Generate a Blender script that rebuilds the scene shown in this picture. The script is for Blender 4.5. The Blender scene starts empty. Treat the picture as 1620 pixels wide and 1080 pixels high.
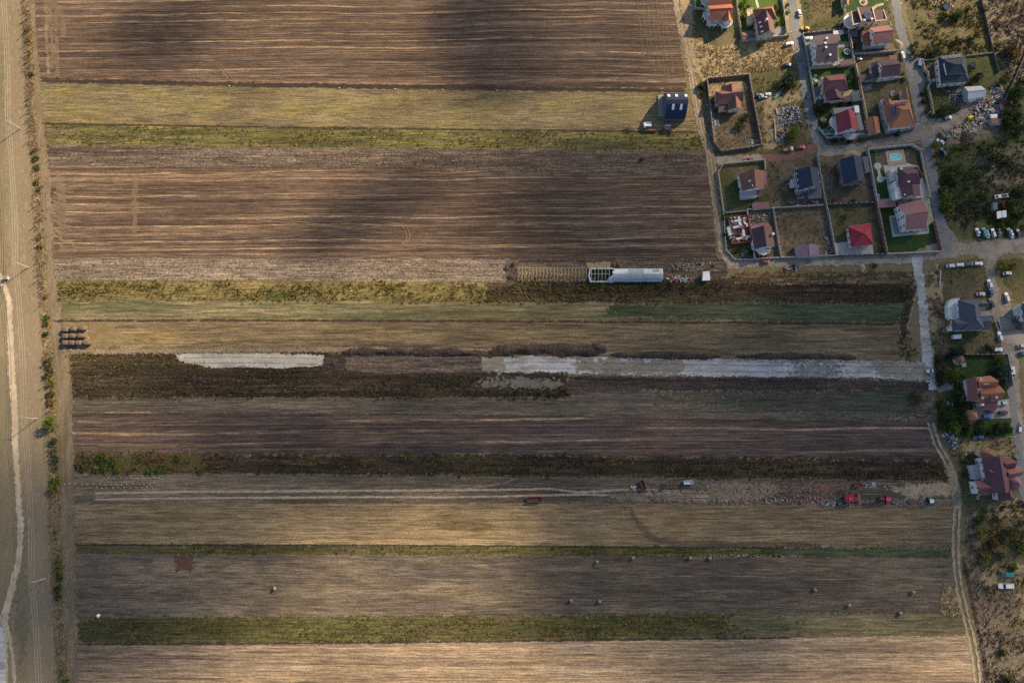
import bpy, bmesh, math, random
import numpy as np
from mathutils import Vector, Matrix
from mathutils.geometry import tessellate_polygon

R = math.radians
rng = random.Random(7)
sc = bpy.context.scene
col = sc.collection

# ------------------------------------------------------------------ camera
CAM_H = 330.0                      # drone height in metres
TILT = math.atan(185.0 / 1080.0)   # leans a little towards the top of the picture
FOC = 1080.0
cam_d = bpy.data.cameras.new("drone_camera")
cam_d.sensor_width = 36.0
cam_d.lens = 24.0
cam_d.clip_start = 1.0
cam_d.clip_end = 12000.0
cam = bpy.data.objects.new("drone_camera", cam_d)
cam.location = (0.0, 0.0, CAM_H)
cam.rotation_euler = (TILT, 0.0, 0.0)
col.objects.link(cam)
sc.camera = cam

# ------------------------------------------------------------------ sky, sun, exposure
SUN_AZ = math.atan2(0.63, 0.77)    # direction towards the sun, measured from +X
SUN_EL = R(29.0)
SUNV = Vector((math.cos(SUN_EL) * math.cos(SUN_AZ), math.cos(SUN_EL) * math.sin(SUN_AZ), math.sin(SUN_EL)))
world = bpy.data.worlds.new("World")
sc.world = world
world.use_nodes = True
wn = world.node_tree
sky = wn.nodes.new("ShaderNodeTexSky")
sky.sky_type = 'NISHITA'
sky.sun_disc = False
sky.sun_elevation = SUN_EL
sky.sun_rotation = math.pi / 2 - SUN_AZ
sky.altitude = 300.0
sky.air_density = 1.0
sky.dust_density = 1.2
wn.links.new(sky.outputs[0], wn.nodes["Background"].inputs[0])
wn.nodes["Background"].inputs[1].default_value = 0.076

sun_d = bpy.data.lights.new("sun", 'SUN')
sun_d.energy = 5.0
sun_d.angle = R(0.53)
sun_d.color = (1.0, 0.79, 0.51)
sun = bpy.data.objects.new("sun", sun_d)
sun.rotation_euler = SUNV.to_track_quat('Z', 'Y').to_euler()
sun.location = SUNV * 900.0
col.objects.link(sun)

sc.view_settings.view_transform = 'Standard'
sc.view_settings.look = 'None'
sc.view_settings.gamma = 1.0
sc.view_settings.exposure = 1.12
sc.view_settings.use_curve_mapping = False
sc.render.engine = 'CYCLES'
sc.cycles.use_denoising = False
sc.cycles.max_bounces = 5
sc.cycles.diffuse_bounces = 2
sc.cycles.transparent_max_bounces = 16

# ------------------------------------------------------------------ small helpers
CT, ST = math.cos(TILT), math.sin(TILT)
def P(px, py, z=0.0):
    """Point at height z that shows at photo position (px, py)."""
    dx = (px - 810.0) / FOC
    dy = (540.0 - py) / FOC
    d = Vector((dx, dy * CT + ST, dy * ST - CT))
    t = (z - CAM_H) / d.z
    return Vector((d.x * t, d.y * t, z))

ORG = {}
def tag(o, label=None, cat=None, group=None, kind=None):
    if label: o["label"] = label
    if cat: o["category"] = cat
    if group: o["group"] = group
    if kind or cat: o["kind"] = kind or "thing"
    return o

def thing(name, label, cat, loc, group=None, rz=0.0):
    o = bpy.data.objects.new(name, None)
    o.empty_display_size = 0.5
    o.location = loc
    o.rotation_euler = (0, 0, rz)
    col.objects.link(o)
    ORG[o.name] = Vector(loc)
    return tag(o, label, cat, group)

class MB:
    """Collects faces; build() links them as one mesh object."""
    def __init__(s): s.v = []; s.f = []
    def add(s, vs, fs):
        n = len(s.v); s.v += [tuple(x) for x in vs]; s.f += [tuple(i + n for i in q) for q in fs]
        return s
    def box(s, c, size, rz=0.0, taper=1.0):
        cx, cy, cz = c; sx, sy, sz = size[0] / 2, size[1] / 2, size[2]
        ca, sa = math.cos(rz), math.sin(rz); vs = []
        for k, tp in ((0, 1.0), (sz, taper)):
            for x, y in ((-sx, -sy), (sx, -sy), (sx, sy), (-sx, sy)):
                x *= tp; y *= tp
                vs.append((cx + x * ca - y * sa, cy + x * sa + y * ca, cz + k))
        return s.add(vs, [(3, 2, 1, 0), (4, 5, 6, 7), (0, 1, 5, 4), (1, 2, 6, 5), (2, 3, 7, 6), (3, 0, 4, 7)])
    def prism(s, poly, z0, z1, cap=True):
        n = len(poly)
        vs = [(p[0], p[1], z0) for p in poly] + [(p[0], p[1], z1) for p in poly]
        fs = [(i, (i + 1) % n, n + (i + 1) % n, n + i) for i in range(n)]
        if cap:
            for t in tessellate_polygon([[Vector((p[0], p[1], 0)) for p in poly]]):
                fs.append(tuple(n + i for i in t)); fs.append(tuple(t[::-1]))
        return s.add(vs, fs)
    def hexa(s, lo, hi):
        """Closed solid between two rings of points."""
        n = len(lo)
        fs = [(i, (i + 1) % n, n + (i + 1) % n, n + i) for i in range(n)]
        fs += [tuple(range(n - 1, -1, -1)), tuple(range(n, 2 * n))]
        return s.add(list(lo) + list(hi), fs)
    def slab(s, pts, th):
        """Flat or sloping plate with its top on pts, th thick downwards."""
        lo = [Vector(p) - Vector((0, 0, th)) for p in pts]
        return s.hexa(lo, [Vector(p) for p in pts])
    def cyl(s, a, b, r0, r1, n=8):
        a, b = Vector(a), Vector(b); ax = (b - a)
        if ax.length < 1e-6: return s
        ax.normalize(); u = ax.orthogonal().normalized(); w = ax.cross(u)
        lo = [a + (u * math.cos(2 * math.pi * i / n) + w * math.sin(2 * math.pi * i / n)) * r0 for i in range(n)]
        hi = [b + (u * math.cos(2 * math.pi * i / n) + w * math.sin(2 * math.pi * i / n)) * r1 for i in range(n)]
        return s.hexa(lo, hi)
    def bar(s, a, b, w, h):
        """Beam of width w and height h standing on the line a-b."""
        a, b = Vector(a), Vector(b); d = (b - a); d.z = 0
        if d.length < 1e-6: return s
        d.normalize(); n = Vector((-d.y, d.x, 0)) * (w / 2); up = Vector((0, 0, h))
        return s.hexa([a - n, b - n, b + n, a + n], [a - n + up, b - n + up, b + n + up, a + n + up])
    def dome(s, c, rx, ry, rz, n=10, m=4, jit=0.0, rr=rng):
        vs = []; fs = []
        for j in range(m):
            ph = (math.pi / 2) * j / m
            for i in range(n):
                th = 2 * math.pi * i / n; k = 1 + rr.uniform(-jit, jit)
                vs.append((c[0] + rx * math.cos(ph) * math.cos(th) * k, c[1] + ry * math.cos(ph) * math.sin(th) * k, c[2] + rz * math.sin(ph) * k))
        vs.append((c[0], c[1], c[2] + rz))
        for j in range(m - 1):
            for i in range(n):
                fs.append((j * n + i, j * n + (i + 1) % n, (j + 1) * n + (i + 1) % n, (j + 1) * n + i))
        for i in range(n): fs.append(((m - 1) * n + i, (m - 1) * n + (i + 1) % n, m * n))
        return s.add(vs, fs)
    def build(s, name, mat, parent=None, smooth=False, local=False):
        off = Vector((0, 0, 0))
        if parent is not None and not local: off = ORG[parent.name]
        me = bpy.data.meshes.new(name)
        me.from_pydata([(x - off.x, y - off.y, z - off.z) for x, y, z in s.v], [], s.f)
        if smooth: me.polygons.foreach_set("use_smooth", [True] * len(me.polygons))
        if mat: me.materials.append(mat)
        o = bpy.data.objects.new(name, me); col.objects.link(o)
        if parent is not None: o.parent = parent
        ORG[o.name] = off
        return o

def copy_tree(o, parent=None):
    c = o.copy(); col.objects.link(c); c.parent = parent
    ORG[c.name] = ORG.get(o.name, Vector())
    for ch in o.children: copy_tree(ch, c)
    return c

def center(pts):
    s = Vector((0, 0, 0))
    for p in pts: s += Vector(p)
    return s / len(pts)

# ------------------------------------------------------------------ node helper
class NT:
    def __init__(s, name):
        s.m = bpy.data.materials.new(name); s.m.use_nodes = True
        s.t = s.m.node_tree; s.b = s.t.nodes["Principled BSDF"]; s.out = s.t.nodes["Material Output"]
        s.b.inputs["Roughness"].default_value = 0.9
        s.b.inputs["Specular IOR Level"].default_value = 0.2
        s._pos = None
    def n(s, t): return s.t.nodes.new(t)
    def link(s, a, b): s.t.links.new(a, b)
    def setv(s, inp, v):
        if hasattr(v, "is_output") or isinstance(v, bpy.types.NodeSocket): s.link(v, inp)
        elif isinstance(v, (tuple, list)) and len(v) == 3 and inp.type == 'RGBA': inp.default_value = (*v, 1)
        else: inp.default_value = v
    def pos(s):
        if s._pos is None: s._pos = s.n("ShaderNodeNewGeometry").outputs["Position"]
        return s._pos
    def obj(s): return s.n("ShaderNodeTexCoord").outputs["Object"]
    def mapv(s, v, scale=(1, 1, 1), rot=0.0, loc=(0, 0, 0)):
        m = s.n("ShaderNodeMapping"); s.link(v, m.inputs["Vector"])
        m.inputs["Scale"].default_value = scale; m.inputs["Rotation"].default_value = (0, 0, rot); m.inputs["Location"].default_value = loc
        return m.outputs[0]
    def noise(s, v, scale=1.0, detail=3.0, rough=0.55, dist=0.0):
        m = s.n("ShaderNodeTexNoise"); s.link(v, m.inputs["Vector"])
        m.inputs["Scale"].default_value = scale; m.inputs["Detail"].default_value = detail
        m.inputs["Roughness"].default_value = rough; m.inputs["Distortion"].default_value = dist
        return m.outputs["Fac"]
    def voro(s, v, scale=1.0, out="Distance"):
        m = s.n("ShaderNodeTexVoronoi"); s.link(v, m.inputs["Vector"]); m.inputs["Scale"].default_value = scale
        return m.outputs[out]
    def step(s, f, lo, hi, a=0.0, b=1.0):
        m = s.n("ShaderNodeMapRange"); m.interpolation_type = 'SMOOTHSTEP'; s.link(f, m.inputs[0])
        m.inputs[1].default_value = lo; m.inputs[2].default_value = hi; m.inputs[3].default_value = a; m.inputs[4].default_value = b
        return m.outputs[0]
    def math(s, op, a, b=0.0):
        m = s.n("ShaderNodeMath"); m.operation = op; s.setv(m.inputs[0], a); s.setv(m.inputs[1], b)
        return m.outputs[0]
    def mix(s, f, a, b, blend='MIX'):
        m = s.n("ShaderNodeMix"); m.data_type = 'RGBA'; m.blend_type = blend
        s.setv(m.inputs[0], f); s.setv(m.inputs[6], a); s.setv(m.inputs[7], b)
        return m.outputs[2]
    def gain(s, c, f, lo, hi):
        """Multiply colour c by a factor that runs lo..hi with f."""
        v = s.step(f, 0.25, 0.75, lo, hi)
        h = s.n("ShaderNodeCombineColor")
        for i in range(3): s.link(v, h.inputs[i])
        return s.mix(1.0, c, h.outputs[0], 'MULTIPLY')
    def attr(s, name):
        a = s.n("ShaderNodeAttribute"); a.attribute_name = name; return a.outputs["Fac"]
    def bump(s, h, strength=0.4, dist=0.3):
        b = s.n("ShaderNodeBump"); b.inputs["Strength"].default_value = strength; b.inputs["Distance"].default_value = dist
        s.link(h, b.inputs["Height"]); s.link(b.outputs[0], s.b.inputs["Normal"])
    def done(s, c, rim=False, rough=None, rimscale=0.5, alpha=1.0):
        s.setv(s.b.inputs["Base Color"], c)
        if rough is not None: s.b.inputs["Roughness"].default_value = rough
        if rim:
            nz = s.noise(s.pos(), rimscale, 4.0, 0.65)
            k = s.math('ADD', s.attr("rim"), s.step(nz, 0.25, 0.75, -0.5, 0.5))
            k = s.step(k, 0.42, 0.58, 0.0, alpha)
            tr = s.n("ShaderNodeBsdfTransparent"); mx = s.n("ShaderNodeMixShader")
            s.link(k, mx.inputs[0]); s.link(tr.outputs[0], mx.inputs[1]); s.link(s.b.outputs[0], mx.inputs[2])
            s.link(mx.outputs[0], s.out.inputs["Surface"])
        return s.m

SEED = [0.0]
def seed():
    SEED[0] += 37.3
    return (SEED[0], SEED[0] * 1.7 % 91.0, SEED[0] * 0.31)

def field_mat(name, dark, light, straw=None, rot=-0.5, lane=(0.006, 0.30), straw_lane=(0.007, 0.20), straw_thr=(0.56, 0.68), straw_amt=0.85,
              fine=0.35, patch=(), clod=0.0, rim=True, bump=0.5, grain=1.6, lines=()):
    """Worked land: colour runs in long lanes along the field, with straw left in lines, patches and clods."""
    t = NT(name); p = t.pos()
    v = t.mapv(p, rot=R(rot))
    big = t.noise(t.mapv(v, scale=(lane[0], lane[1], 1), loc=seed()), 1.0, 5.0, 0.62)
    c = t.mix(t.step(big, 0.30, 0.70), dark, light)
    ln = t.noise(t.mapv(v, scale=(lane[0] * 6, lane[1] * 5, 1), loc=seed()), 1.0, 2.0, 0.5)
    c = t.gain(c, ln, 1.0 - fine, 1.0 + fine)
    blot = t.noise(t.mapv(p, scale=(0.012, 0.02, 1), loc=seed()), 1.0, 4.0, 0.6)
    c = t.gain(c, blot, 0.72, 1.28)
    for pc, psc, lo, hi in patch:
        f = t.noise(t.mapv(v, scale=(psc[0], psc[1], 1), loc=seed()), 1.0, 5.0, 0.6)
        c = t.mix(t.step(f, lo, hi), c, pc)
    if straw:
        a = t.noise(t.mapv(v, scale=(straw_lane[0], straw_lane[1], 1), loc=seed()), 1.0, 2.0, 0.5, 0.0)
        b = t.noise(t.mapv(v, scale=(straw_lane[0] * 9, straw_lane[1] * 7, 1), loc=seed()), 1.0, 3.0, 0.6)
        g = t.math('MULTIPLY', t.step(a, *straw_thr), t.step(b, 0.32, 0.62))
        c = t.mix(t.math('MULTIPLY', g, straw_amt), c, straw)
    for period, width, amt, lc, wob in lines:          # drill or straw lines a set distance apart, each broken up along its run
        sx = t.n("ShaderNodeSeparateXYZ"); t.link(v, sx.inputs[0])
        wv = t.noise(t.mapv(v, scale=(0.012, 0.004, 1), loc=seed()), 1.0, 2.0, 0.5)
        yy = t.math('ADD', sx.outputs[1], t.step(wv, 0.2, 0.8, -wob, wob)); q = t.math('DIVIDE', yy, period)
        idn = t.math('FLOOR', q); dist = t.math('ABSOLUTE', t.math('SUBTRACT', t.math('FRACT', q), 0.5))
        cb = t.n("ShaderNodeCombineXYZ"); t.link(t.math('MULTIPLY', sx.outputs[0], 0.011), cb.inputs[0]); t.link(t.math('MULTIPLY', idn, 5.37), cb.inputs[1])
        gate = t.step(t.noise(t.mapv(cb.outputs[0], loc=seed()), 1.0, 3.0, 0.55), 0.38, 0.66)
        br = t.step(t.noise(t.mapv(v, scale=(0.09, 1.6, 1), loc=seed()), 1.0, 3.0, 0.65), 0.30, 0.62)
        m = t.math('MULTIPLY', t.step(dist, width * 0.15, width, 1.0, 0.0), t.math('MULTIPLY', gate, br))
        c = t.mix(t.math('MULTIPLY', m, amt), c, lc)
    sp = t.noise(t.mapv(v, scale=(0.55, 1.3, 1), loc=seed()), grain, 4.0, 0.75)
    ws = t.noise(t.mapv(v, scale=(0.10, 1.7, 1), loc=seed()), 1.0, 4.0, 0.72)
    c = t.gain(c, ws, 0.42, 1.58)
    c = t.gain(c, sp, 0.62, 1.38)
    h = sp
    if clod:
        cl = t.noise(t.mapv(p, scale=(1, 1, 1), loc=seed()), 0.9, 5.0, 0.8)
        c = t.gain(c, cl, 1.0 - clod, 1.0 + clod)
        h = t.math('ADD', sp, cl)
    t.bump(h, bump, 0.5)
    return t.done(c, rim)

def ground_mat(name, cols, scales=(0.03, 0.12, 0.6), rim=True, speck=0.4, bump=0.5, grain=2.2, rough=None, stretch=(1, 1, 1), rimscale=0.5, alpha=1.0):
    """Unworked ground: three colours laid over one another in patches of three sizes."""
    t = NT(name); p = t.pos()
    a = t.noise(t.mapv(p, scale=stretch, loc=seed()), scales[0], 5.0, 0.62)
    b = t.noise(t.mapv(p, scale=stretch, loc=seed()), scales[1], 5.0, 0.65)
    c = t.mix(t.step(a, 0.36, 0.64), cols[0], cols[1])
    c = t.mix(t.step(b, 0.42, 0.66), c, cols[2])
    if len(cols) > 3:
        d = t.noise(t.mapv(p, scale=stretch, loc=seed()), scales[2], 4.0, 0.7)
        c = t.mix(t.step(d, 0.52, 0.66), c, cols[3])
    g = t.noise(t.mapv(p, loc=seed()), grain, 4.0, 0.75)
    c = t.gain(c, g, 1 - speck, 1 + speck)
    t.bump(g, bump, 0.4)
    return t.done(c, rim, rough, rimscale, alpha)

def plain_mat(name, c, rough=0.7, var=0.12, scale=0.8, metal=0.0, spec=None, stripes=None, coat=0.0):
    """Painted, tiled or bare building surface, with uneven weathering; stripes = (spacing, depth) along the object's slope."""
    t = NT(name); p = t.pos()
    n1 = t.noise(t.mapv(p, loc=seed()), scale, 5.0, 0.65)
    n2 = t.noise(t.mapv(p, loc=seed()), scale * 6, 3.0, 0.7)
    cc = t.gain(c if isinstance(c, bpy.types.NodeSocket) else t.mix(0.0, c, c), n1, 1 - var, 1 + var)
    cc = t.gain(cc, n2, 1 - var * 0.8, 1 + var * 0.8)
    t.b.inputs["Metallic"].default_value = metal
    if spec is not None: t.b.inputs["Specular IOR Level"].default_value = spec
    if coat: t.b.inputs["Coat Weight"].default_value = coat
    if stripes:
        w = t.n("ShaderNodeTexWave"); w.inputs["Scale"].default_value = stripes[0]
        w.bands_direction = stripes[2]
        w.inputs["Distortion"].default_value = 0.3
        t.link(t.mapv(p, rot=stripes[3]), w.inputs["Vector"])
        cc = t.gain(cc, w.outputs["Fac"], 1 - stripes[1], 1 + stripes[1])
        t.bump(w.outputs["Fac"], 0.3, 0.1)
    return t.done(cc, False, rough)

# ------------------------------------------------------------------ sheets of ground
LAYER = [0.0]
def layer():
    LAYER[0] += 0.0008
    return LAYER[0]

def resample(pts, step, closed=True):
    out = []; n = len(pts)
    for i in range(n if closed else n - 1):
        a, b = pts[i], pts[(i + 1) % n]; L = (b - a).length; k = max(1, int(L / step))
        for j in range(k): out.append(a.lerp(b, j / k))
    if not closed: out.append(pts[-1])
    return out

def edge_dist(X, Y, pts):
    """Signed distance (inside positive) of the points X, Y to a polygon's outline."""
    best = np.full(X.shape, 1e9); ins = np.zeros(X.shape, bool)
    for i in range(len(pts)):
        a, b = pts[i], pts[(i + 1) % len(pts)]
        dx, dy = b.x - a.x, b.y - a.y; L = dx * dx + dy * dy + 1e-9
        t = np.clip(((X - a.x) * dx + (Y - a.y) * dy) / L, 0, 1)
        best = np.minimum(best, np.hypot(X - a.x - t * dx, Y - a.y - t * dy))
        cr = ((a.y > Y) != (b.y > Y)) & (X < dx * (Y - a.y) / (dy if abs(dy) > 1e-9 else 1e-9) + a.x)
        ins ^= cr
    return np.where(ins, best, -best)

def soft_sheet(name, pts, mat, z, rim, wob, parent):
    """Patch of ground on a grid; 'rim' falls from 1 inside to 0 outside over rim metres."""
    c = min(4.0, rim * 0.5)
    x0, x1 = min(p.x for p in pts) - rim, max(p.x for p in pts) + rim
    y0, y1 = min(p.y for p in pts) - rim, max(p.y for p in pts) + rim
    nx, ny = int((x1 - x0) / c) + 2, int((y1 - y0) / c) + 2
    X, Y = np.meshgrid(x0 + np.arange(nx) * c, y0 + np.arange(ny) * c)
    D = edge_dist(X, Y, pts) + wob * 0.6 * np.sin(X * 0.31 + Y * 0.17) * np.sin(X * 0.13 - Y * 0.29)
    A = np.clip(D / rim + 0.5, 0, 1)
    keep = (A[:-1, :-1] > 0) | (A[1:, :-1] > 0) | (A[:-1, 1:] > 0) | (A[1:, 1:] > 0)
    jj, ii = np.nonzero(keep); b = jj * nx + ii
    F = np.stack([b, b + 1, b + nx + 1, b + nx], 1)
    used, inv = np.unique(F, return_inverse=True)
    V = np.stack([X.ravel()[used], Y.ravel()[used], np.full(len(used), z)], 1)
    me = bpy.data.meshes.new(name); me.from_pydata(V.tolist(), [], inv.reshape(-1, 4).tolist()); me.materials.append(mat)
    me.attributes.new("rim", 'FLOAT', 'POINT').data.foreach_set("value", A.ravel()[used])
    ob = bpy.data.objects.new(name, me); col.objects.link(ob); ORG[ob.name] = Vector()
    if parent is None: tag(ob, kind="structure")
    else: ob.parent = parent
    return ob

def sheet(name, px, mat, wob=0.4, rim=1.2, step=2.0, parent=None, world=False):
    """Flat patch of ground with an uneven outline, a few mm above the one before; 'rim' fades out towards its edge."""
    z = layer()
    pts = [Vector((p[0], p[1], 0)) if world else P(p[0], p[1]) for p in px]
    for p in pts: p.z = 0
    area = sum(pts[i].x * pts[(i + 1) % len(pts)].y - pts[(i + 1) % len(pts)].x * pts[i].y for i in range(len(pts)))
    if area < 0: pts.reverse()
    if rim > 1.3: return soft_sheet(name, pts, mat, z, rim, wob, parent)
    o = resample(pts, step); n = len(o)
    rr = random.Random(len(px) * 91 + int(abs(px[0][0]) * 7 + abs(px[0][1]) * 13))
    nr = []
    for i in range(n):
        d = (o[(i + 1) % n] - o[i - 1]); d = d.normalized() if d.length > 1e-6 else Vector((1, 0, 0))
        nr.append(Vector((-d.y, d.x, 0)))
    w = 0.0; ph = rr.uniform(0, 9)
    outer = []; inner = []
    for i in range(n):
        k = (math.sin(i * step * 0.21 + ph) + math.sin(i * step * 0.57 + ph * 2.3) + rr.uniform(-1, 1)) * wob / 2.4
        outer.append(o[i] - nr[i] * (rim * 0.5 - k)); inner.append(o[i] + nr[i] * (rim * 0.5 + k))
    vs = [(p.x, p.y, z) for p in outer] + [(p.x, p.y, z) for p in inner]
    fs = [(i, (i + 1) % n, n + (i + 1) % n, n + i) for i in range(n)]
    for t in tessellate_polygon([[Vector((p.x, p.y, 0)) for p in inner]]): fs.append(tuple(n + i for i in t))
    me = bpy.data.meshes.new(name); me.from_pydata(vs, [], fs); me.materials.append(mat)
    me.attributes.new("rim", 'FLOAT', 'POINT').data.foreach_set("value", [0.0] * n + [1.0] * n)
    bm = bmesh.new(); bm.from_mesh(me); bmesh.ops.recalc_face_normals(bm, faces=bm.faces)
    for f in bm.faces:
        if f.normal.z < 0: f.normal_flip()
    bm.to_mesh(me); bm.free()
    ob = bpy.data.objects.new(name, me); col.objects.link(ob)
    ORG[ob.name] = Vector()
    if parent is None: tag(ob, kind="structure")
    else: ob.parent = parent
    return ob

def ribbon(name, px, width, mat, wob=0.25, rim=0.8, parent=None, step=1.5):
    """Road or track along a line of photo positions; width in metres, one number or one for each point."""
    z = layer()
    pts = [P(*p) for p in px]
    ws = width if isinstance(width, (list, tuple)) else [width] * len(pts)
    fine = []; fw = []
    for i in range(len(pts) - 1):                      # Catmull-Rom through the points
        p0 = pts[max(i - 1, 0)]; p1 = pts[i]; p2 = pts[i + 1]; p3 = pts[min(i + 2, len(pts) - 1)]
        k = max(1, int((p2 - p1).length / step))
        for j in range(k):
            t = j / k
            q = 0.5 * ((2 * p1) + (p2 - p0) * t + (2 * p0 - 5 * p1 + 4 * p2 - p3) * t * t + (3 * p1 - p0 - 3 * p2 + p3) * t ** 3)
            fine.append(q); fw.append(ws[i] * (1 - t) + ws[i + 1] * t)
    fine.append(pts[-1]); fw.append(ws[-1])
    rr = random.Random(int(abs(px[0][0]) * 3 + abs(px[0][1]) * 17)); n = len(fine)
    vs = []; at = []
    for i in range(n):
        d = fine[min(i + 1, n - 1)] - fine[max(i - 1, 0)]; d.z = 0; d.normalize(); nn = Vector((-d.y, d.x, 0))
        k0 = rr.uniform(-1, 1) * wob; k1 = rr.uniform(-1, 1) * wob; h = fw[i] / 2; e = min(rim / 2, h * 0.8)
        for off, a in ((-h - e + k0, 0.0), (-h + e + k0, 1.0), (h - e + k1, 1.0), (h + e + k1, 0.0)):
            q = fine[i] + nn * off; vs.append((q.x, q.y, z)); at.append(a)
    fs = []
    for i in range(n - 1):
        for j in range(3): fs.append((i * 4 + j, i * 4 + j + 1, i * 4 + j + 5, i * 4 + j + 4)[::-1])
    me = bpy.data.meshes.new(name); me.from_pydata(vs, [], fs); me.materials.append(mat)
    me.attributes.new("rim", 'FLOAT', 'POINT').data.foreach_set("value", at)
    ob = bpy.data.objects.new(name, me); col.objects.link(ob); ORG[ob.name] = Vector()
    if parent is None: tag(ob, kind="structure")
    else: ob.parent = parent
    return ob
# ------------------------------------------------------------------ clouds: broken cumulus above the drone whose shade crosses the fields
def cloud_mat(name, dens, seedv):
    t = NT(name); o = t.obj()
    g = t.n("ShaderNodeVectorMath"); g.operation = 'LENGTH'; t.link(t.mapv(o, scale=(1, 1, 0)), g.inputs[0])
    nz = t.noise(t.mapv(o, loc=seedv), 1.6, 6.0, 0.6)
    r = t.math('ADD', g.outputs["Value"], t.step(nz, 0.2, 0.8, -0.28, 0.28))
    a = t.math('MULTIPLY', t.step(r, 0.34, 0.96, 1.0, 0.0), dens)
    df = t.n("ShaderNodeBsdfDiffuse"); df.inputs[0].default_value = (0.9, 0.9, 0.92, 1)
    tl = t.n("ShaderNodeBsdfTranslucent"); tl.inputs[0].default_value = (0.8, 0.82, 0.86, 1)
    m1 = t.n("ShaderNodeMixShader"); m1.inputs[0].default_value = 0.5
    t.link(df.outputs[0], m1.inputs[1]); t.link(tl.outputs[0], m1.inputs[2])
    tr = t.n("ShaderNodeBsdfTransparent"); m2 = t.n("ShaderNodeMixShader")
    t.link(a, m2.inputs[0]); t.link(tr.outputs[0], m2.inputs[1]); t.link(m1.outputs[0], m2.inputs[2])
    t.link(m2.outputs[0], t.out.inputs["Surface"])
    return t.m

CLOUD_Z = 900.0
def cloud(px, py, rx, ry, dens, label, rot=0.0):
    """A flat-based cloud whose shade is centred on the ground point seen at (px, py); rx, ry in metres."""
    g = P(px, py); c = g + SUNV * (CLOUD_Z / SUNV.z)
    n, m = 40, 8; vs = []; fs = []
    rr = random.Random(int(px + py))
    ph = [rr.uniform(0, 6.28) for _ in range(6)]
    def rad(th): return 1 + 0.10 * math.sin(2 * th + ph[0]) + 0.08 * math.sin(3 * th + ph[1]) + 0.05 * math.sin(5 * th + ph[2])
    for sgn, hh in ((1, 0.24), (-1, 0.06)):
        base = len(vs)
        for j in range(m):
            q = 1.0 - j / m
            for i in range(n):
                th = 2 * math.pi * i / n; k = rad(th) * q
                bmp = 1 + 0.35 * math.sin(7 * th + 5 * q + ph[3]) * math.sin(4 * th - 9 * q + ph[4])
                vs.append((k * math.cos(th), k * math.sin(th), sgn * hh * math.sqrt(max(0, 1 - q * q)) * bmp))
        vs.append((0, 0, sgn * hh))
        for j in range(m - 1):
            for i in range(n): fs.append((base + j * n + i, base + j * n + (i + 1) % n, base + (j + 1) * n + (i + 1) % n, base + (j + 1) * n + i))
        for i in range(n): fs.append((base + (m - 1) * n + i, base + (m - 1) * n + (i + 1) % n, base + m * n))
    me = bpy.data.meshes.new("cloud"); me.from_pydata(vs, [], fs)
    me.materials.append(cloud_mat("cloud_vapour", dens, (px * 0.013, py * 0.017, 1.0)))
    me.polygons.foreach_set("use_smooth", [True] * len(me.polygons))
    o = bpy.data.objects.new("cloud", me); col.objects.link(o)
    o.location = c; o.scale = (rx, ry, (rx + ry) * 0.5); o.rotation_euler = (0, 0, R(rot))
    return tag(o, label, "cloud", "broken clouds above the fields")

# the shade of each falls where the photograph shows the land dulled
cloud(785, 50, 38, 60, 0.64, "small soft cloud shading the top ploughed field", 25)
cloud(600, 320, 62, 26, 0.46, "thin slanting cloud above the striped field", 30)
cloud(980, 60, 50, 46, 0.30, "thin cloud above the end of the top field", 20)
cloud(1000, 310, 95, 62, 0.64, "grey cloud above the end of the striped field", -10)
cloud(900, 610, 205, 54, 0.60, "broad grey cloud above the middle of the fields", -1)
cloud(1370, 560, 95, 90, 0.66, "grey cloud above the gravel road end", 0)
cloud(1450, 245, 122, 90, 0.70, "soft grey cloud above the village streets", -15)
cloud(250, 880, 110, 78, 0.55, "pale cloud above the lower field corner", 15)
cloud(1240, 880, 132, 66, 0.58, "wispy cloud above the hay bales", 3)
cloud(40, 860, 62, 95, 0.40, "grey cloud above the lower end of the pasture", 5)
cloud(925, 880, 32, 58, 0.42, "narrow upright cloud beside the lit column of fields", 4)
cloud(262, 45, 36, 34, 0.44, "little wisp of cloud above the top field", 0)
cloud(1180, 480, 130, 26, 0.40, "thin grey streak above the green crop", -1)
cloud(350, 600, 70, 26, 0.36, "narrow wisp above the dark weed strips", 0)
cloud(1560, 700, 62, 112, 0.56, "grey cloud above the maroon mansion", 8)
# ------------------------------------------------------------------ the land
M = {}
M['ground'] = ground_mat("dry_grassland", [(0.17, 0.13, 0.075), (0.12, 0.095, 0.052), (0.145, 0.125, 0.06), (0.21, 0.165, 0.10)], (0.012, 0.07, 0.5), rim=False, speck=0.35)
g = MB().add([(-4000, -4000, 0), (4000, -4000, 0), (4000, 4000, 0), (-4000, 4000, 0)], [(0, 1, 2, 3)]).build("ground", M['ground'])
tag(g, kind="structure")

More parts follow.
